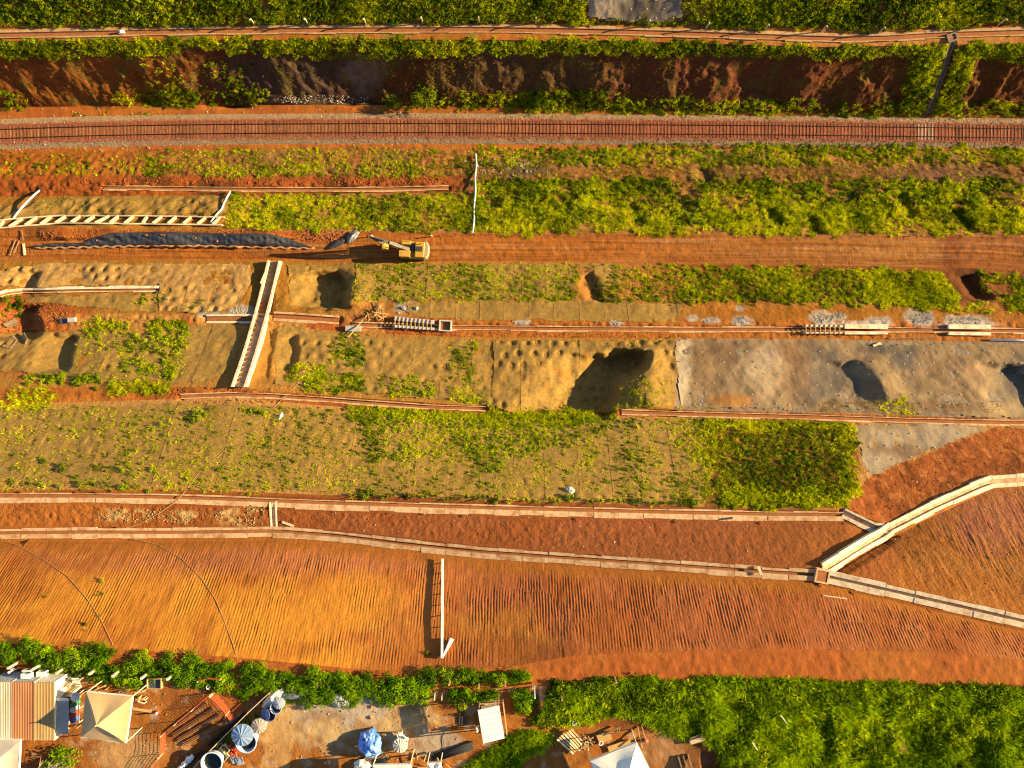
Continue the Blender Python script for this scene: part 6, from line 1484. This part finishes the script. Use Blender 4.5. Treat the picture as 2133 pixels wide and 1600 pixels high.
# ------------------------------------------------------------------ orange safety netting
NET = mat('orange_net', (.72, .13, .04), .6, .1, 3)
def netting(label, pts, h, posts=True, lean=0.0):
    P = path_px(pts, 5); r = empty('safety_net', tuple(P[0])); tag(r, label, 'safety net')
    P = [Vector(p) for p in P]; b = MB()
    for k in range(int(h / .15) + 1):
        z = k * .15
        for a, c in zip(P[:-1], P[1:]): b.beam(a + Vector((lean * z, 0, z)), c + Vector((lean * z, 0, z)), .02, .025)
    for a, c in zip(P[:-1], P[1:]):
        n = max(1, int((c - a).length / .17))
        for i in range(n):
            q = a.lerp(c, i / n); b.beam(q, q + Vector((lean * h, 0, h)), .02, .02)
    b.build('net_mesh', NET, r)
    for i in range(0, len(P), 9): part('post', WOODP, r, lambda b: b.beam(P[i] - Vector((0, 0, .1)), P[i] + Vector((0, 0, h + .15)), .07))
netting('orange safety net along the long side of the pipe rows', [(445, 1441), (400, 1478), (345, 1524)], 1.2); netting('orange safety net turning down at the left of the pipe rows', [(345, 1524), (343, 1565), (322, 1592), (300, 1625)], 1.2)
netting('orange safety net closing the right end of the pipe rows', [(447, 1443), (470, 1468), (488, 1492)], 1.3); netting('loose orange net hanging at the hedge', [(418, 1414), (440, 1408), (470, 1410)], .9)
# rows of long bundles inside the netting
BUN = mat('rusty_bar', (.22, .10, .035), .7, .25, 3, obj_var=.2)
r = empty('bar_stack', G(420, 1500)); tag(r, 'four long rows of rusty steel bars inside the orange net', 'steel bars')
for k in range(4):
    a0, a1 = (432 + k * 14, 1462 + k * 13), (352 + k * 10, 1522 + k * 9)
    for j in range(5):
        a, c = G(*a0, .15 + .09 * (j > 2)), G(*a1, .15 + .09 * (j > 2)); n_ = (c - a).normalized().cross(Vector((0, 0, 1))) * ((j % 3) - 1) * .14
        part('steel_bar', BUN, r, lambda b: b.tube([a + n_, c + n_ * 1.2], .07, 6))
# fence of the tank yard
r = empty('board_fence', G(480, 1540)); tag(r, 'low slanted board fence separating the tanks from the bar rows', 'fence')
fl = path_px([(565, 1438), (520, 1480), (470, 1530), (420, 1580), (385, 1620)], 22)
for a, c in zip(fl[:-1], fl[1:]):
    a, c = Vector(a), Vector(c)
    part('rail', WOODP, r, lambda b: b.beam(a + Vector((0, 0, .85)), c + Vector((0, 0, .85)), .08, .1)); part('board', WOODD, r, lambda b: b.beam(a + Vector((0, 0, .35)), c + Vector((0, 0, .35)), .04, .7)); part('post', WOOD, r, lambda b: b.beam(a - Vector((0, 0, .1)), a + Vector((0, 0, 1.05)), .09))
pl = path_px([(505, 1490), (440, 1545), (380, 1605)], 12)
for i, d in enumerate((-.3, 0, .3)):
    b = MB(); b.tube([Vector(p) + Vector((d, d, .2 + .1 * (i == 1))) for p in pl], .13, 8); tag(b.build('black_pipe', mat('black_pipe', (.014, .014, .015), .65, .1, 3, spec=.2), smooth=True), 'black plastic pipe lying along the board fence, ' + ['outer', 'middle', 'inner'][i], 'pipe')
for i, (x, y, s_) in enumerate([(398, 1578, .9), (388, 1588, .8), (379, 1597, .7)]):
    o = crumple('white_sack', ['top', 'middle', 'lowest'][i] + ' white sack in the heap by the black pipes', 'sack', G(x, y, .1), (1.2 * s_, .9 * s_), WHITE, 20 + i, .6); o.rotation_euler.z = .8

# ------------------------------------------------------------------ water tanks
def tank(label, px, py, r0, h, body, lidm, lid_off=None, lid_tilt=0.0, water=(.01, .014, .008)):
    c = AT(px, py, Z0 + h); g = drop(c.x, c.y); r = empty('water_tank', g); tag(r, label, 'water tank')
    H = c.z - g.z; o = Vector((c.x, c.y, g.z))
    part('body', body, r, lambda b: b.lathe([(r0 * .80, 0), (r0 * .86, H * .3), (r0 * .93, H * .62), (r0 * .985, H * .93), (r0 * 1.06, H * .95), (r0 * 1.06, H), (r0 * .94, H), (r0 * .9, H * .85), (r0 * .8, H * .2)], 30, o, False, True), True)
    part('water', mat('tank_water', water, .08, .05, 2, spec=.5), r, lambda b: b.lathe([(r0 * .86, H * .62), (.001, H * .62)], 30, o))
    if lid_off is not None:
        lc = o + Vector((lid_off[0], lid_off[1], H + .05)); R = Matrix.Rotation(lid_tilt, 3, 'Y'); b = MB(); n = 48; V = [R @ Vector((0, 0, .34 * r0))]; F = []
        for ring, (rr, zz) in enumerate([(.12, .33), (.55, .2), (1.0, .05), (1.07, .03), (1.07, -.06)]):
            for j in range(n):
                t = 2 * math.pi * j / n; rib = (.055 if (j % 4) == 0 else 0) * (1 if 0 < ring < 3 else .3)
                V.append(R @ Vector((rr * r0 * math.cos(t), rr * r0 * math.sin(t), zz * r0 + rib * r0)))
        F += [(0, 1 + j, 1 + (j + 1) % n) for j in range(n)]
        for ring in range(4): F += [(1 + ring * n + j, 1 + (ring + 1) * n + j, 1 + (ring + 1) * n + (j + 1) % n, 1 + ring * n + (j + 1) % n) for j in range(n)]
        b.add([lc + v for v in V], F); b.build('lid', lidm, r)
    return r
BLU = mat('tank_blue', (.16, .24, .36), .45, .08, 2, spec=.4, stain=(.3, .27, .22), stain_amt=.3); NAV = mat('tank_navy', (.06, .09, .22), .4, .1, 2, spec=.4); GRL = mat('lid_grey', (.30, .32, .34), .5, .08, 2); BRL = mat('lid_taupe', (.30, .25, .20), .55, .1, 2); PBL = mat('tank_pale', (.45, .50, .56), .45, .06, 2)
tank('big blue water tank with its ribbed lid slid aside', 512, 1547, 1.12, 1.7, PBL, BLU, (-.35, .85)); tank('water tank with a taupe ribbed lid next to the big blue one', 540, 1512, .78, 1.2, BLU, BRL, (0, 0), .1)
tank('dark navy water tank with tilted lid', 561, 1491, .62, 1.1, NAV, NAV, (-.4, .15), -.55); tank('small tank with a grey ribbed lid, farthest up the row', 574, 1476, .62, 1.1, PBL, GRL, (.4, .6)); tank('open blue tank full of dark water at the bottom edge', 440, 1590, 1.15, 1.5, PBL, BLU)
# clutter between the tanks
def crate(label, px, py, L, W, H, rz, m, name='crate'):
    c = G(px, py); r = empty(name, c); tag(r, label, 'crate'); R = Matrix.Rotation(rz, 3, 'Z')
    for dx, dy, lx, ly in ((0, W / 2, L, .06), (0, -W / 2, L, .06), (L / 2, 0, .06, W - .06), (-L / 2, 0, .06, W - .06)): part('side', m, r, lambda b: b.box(c + R @ Vector((dx, dy, H / 2)), (lx, ly, H), rz))
    part('bottom', m, r, lambda b: b.box(c + Vector((0, 0, .05)), (L - .1, W - .1, .06), rz))
crate('open wooden crate between the two big tanks', 466, 1569, 1.3, 1.0, .55, -.75, WOODP); crate('slatted yellow crate beside the open crate', 472, 1556, .9, .6, .6, -.9, mat('pale_yellow', (.62, .52, .20), .6, .1, 3)); crate('grey box beside the yellow crate', 464, 1553, .8, .6, .5, -.7, WOODD)
for i, (x, y) in enumerate([(480, 1551), (488, 1556), (492, 1566), (484, 1568)]):
    b = MB(); p = G(x, y, .25); b.box(p, (.45, .35, .45), i * .7); b.box(p + Vector((.1, .1, .2)), (.25, .2, .2), i); tag(b.build('fuel_can', mat('can_red', (.45, .06, .03), .5, .1, 3), bevel=.04), ['red can nearest the big blue tank', 'second red can below the big blue tank', 'third red can beside the grey panels', 'red can nearest the yellow crate'][i], 'can')
for i, (x, y) in enumerate([(491, 1580), (502, 1583)]):
    b = MB(); p = G(x, y, .35); b.box(p, (.7, .95, .06), .25, Matrix.Rotation(.25, 3, 'Z') @ Matrix.Rotation(.35, 3, 'X')); b.beam(p + Vector((-.4, -.45, -.2)), p + Vector((.1, .6, .4)), .05); b.beam(p + Vector((.35, -.45, -.2)), p + Vector((.35, .6, .3)), .05); tag(b.build('propped_sheet', mat('panel_grey', (.27, .28, .30), .5, .1, 3)), ['left grey panel propped below the big blue tank', 'right grey panel propped below the big blue tank'][i], 'panel')

# ------------------------------------------------------------------ white roofed shelter
def shelter():
    cs = [(995, 1479), (1039.5, 1469), (1051, 1538), (1007, 1549)]; C = [AT(x, y, Z0 + 3.15) for x, y in cs]; ctr = sum(C, Vector()) / 4
    g = drop(ctr.x, ctr.y); r = empty('roofed_shelter', g); tag(r, 'open shelter with a bright white panelled roof', 'shelter')
    RW = mat('roof_panel_white', (.80, .75, .66), .55, .04, 2, stain=(.66, .58, .45), stain_amt=.25)
    for k in range(6):
        t0, t1 = k / 6, (k + 1) / 6 - .008; q = [C[0].lerp(C[3], t0), C[1].lerp(C[2], t0), C[1].lerp(C[2], t1), C[0].lerp(C[3], t1)]; dz = Vector((0, 0, .02 * (k % 2)))
        part('roof_panel', RW, r, lambda b: b.hexa([v + dz for v in q][::-1], [v + dz + Vector((0, 0, .06)) for v in q][::-1]))
    for q in C: q2 = q.lerp(ctr, .08); part('post', WOOD, r, lambda b: b.beam(drop(q2.x, q2.y, -.1), q2, .12))
    for a, c in ((0, 1), (1, 2), (2, 3), (3, 0)): part('roof_beam', WOOD, r, lambda b: b.beam(C[a].lerp(ctr, .08) - Vector((0, 0, .1)), C[c].lerp(ctr, .08) - Vector((0, 0, .1)), .1))
    part('counter', WOODD, r, lambda b: b.box(Vector((ctr.x - .2, ctr.y, g.z + .5)), (1.6, 2.4, 1.0), .15))
shelter()
r = empty('timber_fence', G(1050, 1490)); tag(r, 'thin timber rail fence along the right of the white roof', 'fence')
fl = [G(1000, 1458), G(1048, 1455), G(1056, 1520)]
for i in range(2):
    for z in (.5, 1.1): part('rail', WOOD, r, lambda b: b.beam(fl[i] + Vector((0, 0, z)), fl[i + 1] + Vector((0, 0, z)), .1, .08))
for q in fl + [fl[1].lerp(fl[2], .5)]: part('post', WOOD, r, lambda b: b.beam(q - Vector((0, 0, .1)), q + Vector((0, 0, 1.25)), .1))
c = G(1022, 1464, .45); b = MB(); b.box(c, (1.2, .6, .9)); b.box(c + Vector((0, 0, .48)), (1.3, .7, .06)); tag(b.build('metal_cabinet', MATS['pale_metal'], bevel=.02), 'grey cabinet half hidden behind the white roof', 'cabinet')
for i, (x, y) in enumerate([(906, 1450), (921, 1450)]):
    b = MB(); p = G(x, y); b.beam(p, p + Vector((.05, 0, 1.1)), .12); b.beam(p + Vector((0, 0, 1.0)), G(x + 1, y - 8, .1), .08); tag(b.build('gate_post', WOODP), ['left short gate post below the hedge end', 'right short gate post below the hedge end'][i], 'post')
for i, (x, y) in enumerate([(957, 1497), (962, 1500), (968, 1498)]):
    b = MB(); p = G(x, y, .1); b.tube([p + Vector((0, -.6, 0)), p + Vector((.05, .7, .05))], .08, 7); b.tube([p + Vector((.05, .6, 0)), p + Vector((.05, .6, .4))], .06, 6); tag(b.build('dark_pipe', MATS['machine_dark']), ['left', 'middle', 'right'][i] + ' dark pipe stub in the shade left of the white roof', 'pipe')

# ------------------------------------------------------------------ blue tarpaulin, chairs, tank lid, black pipes
TARP = mat('blue_tarp', (.07, .20, .55), .4, .35, 1.6, .03, 4, spec=.45, stain=(.35, .45, .62), stain_amt=.6)
o = crumple('blue_tarpaulin', 'crumpled blue tarpaulin heaped over goods', 'tarpaulin', G(774, 1545, .02), (2.6, 3.0), TARP, 31, 1.5, 34); o.rotation_euler.z = .3
def chair(label, px, py, rz):
    c = G(px, py); r = empty('garden_chair', c); tag(r, label, 'chair', 'white chairs by the blue tarpaulin'); R = Matrix.Rotation(rz, 3, 'Z'); Q = lambda x, y, z: c + R @ Vector((x, y, z))
    part('seat', WHITE, r, lambda b: b.hexa([Q(-.27, -.27, .42), Q(.27, -.27, .42), Q(.27, .27, .42), Q(-.27, .27, .42)], [Q(-.27, -.27, .47), Q(.27, -.27, .47), Q(.27, .27, .47), Q(-.27, .27, .47)]))
    part('backrest', WHITE, r, lambda b: b.hexa([Q(-.26, .25, .47), Q(.26, .25, .47), Q(.26, .3, .47), Q(-.26, .3, .47)], [Q(-.24, .38, .95), Q(.24, .38, .95), Q(.24, .43, .95), Q(-.24, .43, .95)]))
    for sx in (-1, 1):
        part('armrest', WHITE, r, lambda b: b.beam(Q(sx * .3, -.25, .68), Q(sx * .3, .32, .68), .06))
        for sy in (-1, 1): part('leg', WHITE, r, lambda b: b.beam(Q(sx * .25, sy * .25, 0), Q(sx * .25, sy * .25, .44), .06))
chair('upper white chair between tarpaulin and white roof', 836, 1528, .4); chair('lower white chair, in front of the other one', 845, 1536, -.5)
tank('pale ribbed tank lid on a low tank beside the white tent', 834, 1552, .78, .6, PBL, mat('lid_cream', (.52, .46, .36), .55, .08, 2), (0, 0), .05)
pl = [((905, 1572), (985, 1545)), ((900, 1577), (982, 1552)), ((912, 1580), (985, 1556))]
for i, (a, c) in enumerate(pl):
    b = MB(); b.tube([G(*a, .22), G(*c, .22)], .2, 10); tag(b.build('black_pipe', MATS['black_pipe'], smooth=True), ['upper', 'middle', 'lower'][i] + ' black pipe of the trio left of the grass strip', 'pipe', 'three black pipes')
pipe('thin dark cable winding over the pale yard floor', [(930, 1518), (922, 1535), (925, 1555), (915, 1572), (898, 1585)], .03, MATS['machine_dark'], .06, name='cable', cat='cable', n=5, dense=True)
r = empty('timber_pile', G(880, 1578)); tag(r, 'scattered scaffold timber beside the small awning', 'timber pile')
for (x0, y0, x1, y1) in [(862, 1572, 858, 1600), (868, 1566, 872, 1582), (880, 1570, 860, 1578), (912, 1572, 920, 1595), (916, 1580, 908, 1600), (922, 1575, 915, 1598), (875, 1590, 905, 1592), (870, 1596, 900, 1598), (928, 1590, 940, 1598), (885, 1580, 890, 1566)]:
    a, c = G(x0, y0, rs.uniform(.1, .8)), G(x1, y1, rs.uniform(.1, .6)); part('batten', WOOD, r, lambda b: b.beam(a, c, .1, .08))
r = empty('timber_pile', G(765, 1580)); tag(r, 'dark poles stacked under the blue tarpaulin', 'timber pile')
for k in range(7): a, c = G(735 + k * 3, 1594 + k * 2, .15), G(790 + k * 4, 1560 + k * 3, .2); part('pole', WOODD, r, lambda b: b.tube([a, c], .09, 6))
pts = [(752 + 9 * math.cos(t), 1564 + 9 * math.sin(t)) for t in np.linspace(0, 5.8, 12)]
pipe('coil of hose beside the blue tarpaulin', pts, .06, ROPEY, .1, name='hose_coil', cat='hose', n=5)
crumple('pale_sheet', 'pale crumpled sheet left of the white tent', 'sheet', G(757, 1592, .1), (2.0, 1.4), CANW, 41, .6)
crumple('pale_sheet', 'white sheeting at the top of the tank row', 'sheet', G(570, 1452, .05), (3.2, 1.1), CANW, 43, .5).rotation_euler.z = .7
crumple('grey_sheet', 'grey plastic sheeting under the hedge near the tanks', 'sheet', G(610, 1446, .05), (3.0, 1.0), MATS['grey_plastic'], 45, .5)
crumple('grey_sheet', 'pale rubble sheet at the hedge above the pale yard', 'sheet', G(712, 1458, .05), (2.4, 1.6), MATS['sack_grey'], 47, .5)
for i, (x, y) in enumerate([(777, 1472), (774, 1494)]):
    o = bpy.data.objects.new('yard_rock', stone_mesh('yard_rock', 90 + i, mat('ochre_rock', (.45, .25, .07), .9, .2, 4))); COL.objects.link(o); o.location = G(x, y, .1); o.scale = (.5, .45, .5); tag(o, ['upper ochre rock on the pale yard floor', 'lower ochre rock on the pale yard floor'][i], 'rock')

# ------------------------------------------------------------------ timber ramps and boards near the lower right tent
def ramp(label, a0, a1, w):
    A, C = G(*a0, .7), G(*a1, .25); d = (C - A).normalized(); n_ = d.cross(Vector((0, 0, 1))).normalized(); r = empty('timber_ramp', A); tag(r, label, 'ramp')
    for k in range(4): o_ = n_ * (k - 1.5) * w; part('plank', WOODP if k % 2 else WOOD, r, lambda b: b.beam(A + o_, C + o_, .17, .07))
    for t in (.1, .5, .9): q = A.lerp(C, t); part('crosspiece', WOOD, r, lambda b: b.beam(q - n_ * w * 2.1 - Vector((0, 0, .08)), q + n_ * w * 2.1 - Vector((0, 0, .08)), .1, .08)); part('support', WOOD, r, lambda b: b.beam(drop(q.x, q.y, -.1), q - Vector((0, 0, .1)), .1))
ramp('left timber plank ramp beside the dark pit', (1166, 1528), (1200, 1562), .3); ramp('right timber plank ramp, nearer the lush grass', (1182, 1518), (1214, 1556), .3)
b = MB(); b.box(G(1258, 1533, .35), (1.5, 1.0, .05), .35); b.box(G(1258, 1533, .2), (1.3, .8, .25), .35); tag(b.build('plywood_table', PLY), 'square plywood board on trestles above the lower right tent', 'table')
b = MB(); b.box(G(1290, 1552, .3), (2.6, .8, .05), .33); b.box(G(1290, 1552, .15), (2.3, .6, .25), .33); tag(b.build('plywood_table', PLY), 'long plywood board partly under the lower right tent', 'table')
r = empty('sawhorse', G(1275, 1520)); tag(r, 'pegged timber beam with a line of sticks above the plywood', 'timber frame'); a, c = G(1263, 1524, .4), G(1291, 1511, .4)
part('beam', WOODD, r, lambda b: b.beam(a, c, .14)); [part('peg', WOOD, r, lambda b, t=t: b.beam(a.lerp(c, t), a.lerp(c, t) + Vector((.1, -.4, .3)), .06)) for t in (.3, .45, .75, .9)]
r = empty('sawhorse', G(1335, 1530)); tag(r, 'leaning timber posts at the corner of the lower right tent', 'timber frame')
for (x0, y0, x1, y1) in [(1328, 1512, 1334, 1548), (1336, 1510, 1344, 1538), (1344, 1532, 1350, 1550)]: a, c = G(x0, y0, .1), G(x1, y1, 1.2); part('post', WOOD, r, lambda b: b.beam(a, c, .1))
r = empty('debris_heap', G(1222, 1542)); tag(r, 'heap of wood scraps between the ramps and the plywood', 'debris')
for k in range(14): a = G(1214 + rs.uniform(0, 16), 1530 + rs.uniform(0, 26), rs.uniform(.05, .5)); v = Vector((rs.uniform(-.6, .6), rs.uniform(-.6, .6), rs.uniform(-.1, .3))); part('scrap', (WOODD, WOOD)[k % 2], r, lambda b: b.beam(a - v, a + v, .14, .07))
b = MB(); c = G(1450, 1538, .35); b.box(c, (1.7, .5, .5), .3); b.box(c + Vector((0, .45, .05)), (1.6, .12, .1), .35); tag(b.build('concrete_block', CONC, bevel=.05), 'stained concrete block at the edge of the lush grass', 'block')
for i in range(3): a, c = G(1412 + i * 10, 1574 - i * 2, .1), G(1420 + i * 10, 1602 - i * 2, .5); b = MB(); b.beam(a, c, .14, .35); tag(b.build('trench_board', WOODD), ['left', 'middle', 'right'][i] + ' board set on edge right of the lower right tent', 'board')

# ------------------------------------------------------------------ bush with bare branches at the bottom left
r = empty('bare_branched_bush', G(130, 1575)); tag(r, 'green bush with a fan of bare dry branches', 'bush'); p = G(120, 1590)
me = clump('foliage', HEDGE, 900, (2.6, 1.5, 1.4), (.28, .16), 500, .45, 9); o = bpy.data.objects.new('foliage', me); link(o, r); o.location = G(118, 1578)
for k in range(26):
    a = rs.uniform(.15, 1.25); L = rs.uniform(2.0, 3.6); q0 = G(95 + rs.uniform(-15, 25), 1598 + rs.uniform(-4, 8), .3); d = Vector((math.cos(a), math.sin(a) * .75, 0))
    part('bare_branch', DRYB if False else WOODP, r, lambda b: b.tube([q0, q0 + d * L * .5 + Vector((0, 0, 1.3)), q0 + d * L + Vector((rs.uniform(-.3, .3), rs.uniform(-.3, .3), 1.7))], .03, 4, radii=[.045, .03, .012]))

# ------------------------------------------------------------------ people
def person(label, base, facing, shirt, trousers, cap, skin=(.30, .16, .09), lean=0.0, arm=.35):
    """standing figure: one skinned body, clothes as separate layers of it"""
    def skin_obj(name, verts, edges, radii, m, parent, root=0, sub=1):
        me = bpy.data.meshes.new(name); me.from_pydata(verts, edges, []); me.materials.append(m)
        o = bpy.data.objects.new(name, me); COL.objects.link(o); o.parent = parent
        md = o.modifiers.new('skin', 'SKIN')
        for i, rr in enumerate(radii): me.skin_vertices[0].data[i].radius = rr if isinstance(rr, tuple) else (rr, rr)
        me.skin_vertices[0].data[root].use_root = True
        sb = o.modifiers.new('sub', 'SUBSURF'); sb.levels = sub; sb.render_levels = sub
        for p_ in me.polygons: p_.use_smooth = True
        return o
    r = empty('person', base); tag(r, label, 'person'); r.rotation_euler.z = facing
    SK = mat('skin_tone', skin, .6, .05, 3)
    V = [(0, 0, .95), (0, .02, 1.2), (0, .01, 1.42), (0, .01, 1.52), (0, -.02, 1.64), (.19, 0, 1.42), (.26, -.05, 1.15), (.24, -.25 - arm * .2, 1.0 + arm * .2), (.23, -.33 - arm * .2, .97 + arm * .2), (-.19, 0, 1.42), (-.25, -.02, 1.14), (-.25, -.14, .9), (-.25, -.17, .82), (.1, 0, .9), (.12, -.04, .5), (.12, .02, .09), (.12, -.15, .05), (-.1, 0, .9), (-.12, .03, .5), (-.12, .05, .09), (-.12, -.11, .05)]
    E = [(0, 1), (1, 2), (2, 3), (3, 4), (2, 5), (5, 6), (6, 7), (7, 8), (2, 9), (9, 10), (10, 11), (11, 12), (0, 13), (13, 14), (14, 15), (15, 16), (0, 17), (17, 18), (18, 19), (19, 20)]
    RR = [(.15, .1), (.14, .1), (.14, .09), .055, (.095, .11), .06, .047, .038, .042, .06, .047, .038, .042, .085, .062, .045, .04, .085, .062, .045, .04]
    skin_obj('body', V, E, RR, SK, r)
    k = 1.18
    skin_obj('shirt', V[:3] + [V[5], V[6], V[9], V[10]] + [(0, 0, .9)], [(0, 1), (1, 2), (2, 3), (3, 4), (2, 5), (5, 6), (0, 7)], [(.175, .125), (.17, .125), (.165, .11), .08, .062, .08, .062, (.17, .12)], mat('shirt_' + label[:12].replace(' ', '_'), shirt, .9, .1, 6), r)
    skin_obj('trousers', [V[0], V[13], V[14], V[15], V[17], V[18], V[19]], [(0, 1), (1, 2), (2, 3), (0, 4), (4, 5), (5, 6)], [(.17, .12), .105, .08, .065, .105, .08, .065], mat('trousers_' + label[:12].replace(' ', '_'), trousers, .9, .1, 6), r)
    b = MB(); b.lathe([(.125, 1.66), (.125, 1.72), (.1, 1.79), (.03, 1.82)], 14, (0, -.02, 0), True); b.box((0, -.14, 1.67), (.17, .14, .02)); o = b.build('cap', mat('cap_' + label[:12].replace(' ', '_'), cap, .6, .05, 3), r, smooth=True); o.matrix_parent_inverse = Matrix.Identity(4)
    b = MB(); b.box((0, -.135, 1.63), (.03, .05, .05)); b.box((0, -.122, 1.575), (.06, .012, .014)); [b.box((sx * .04, -.128, 1.655), (.025, .012, .014)) for sx in (-1, 1)]; [b.box((sx * .1, -.01, 1.635), (.02, .04, .06)) for sx in (-1, 1)]; o = b.build('face_features', mat('face_dark', (.16, .08, .05), .7), r); o.matrix_parent_inverse = Matrix.Identity(4)
    return r
person('person in a grey shirt and dark jeans by the containers', G(38, 1389), 1.2, (.30, .31, .34), (.06, .07, .10), (.5, .5, .5)); person('person in a pale vest standing left of the white roof', G(994, 1510), 2.0, (.62, .50, .22), (.12, .09, .06), (.7, .6, .3))
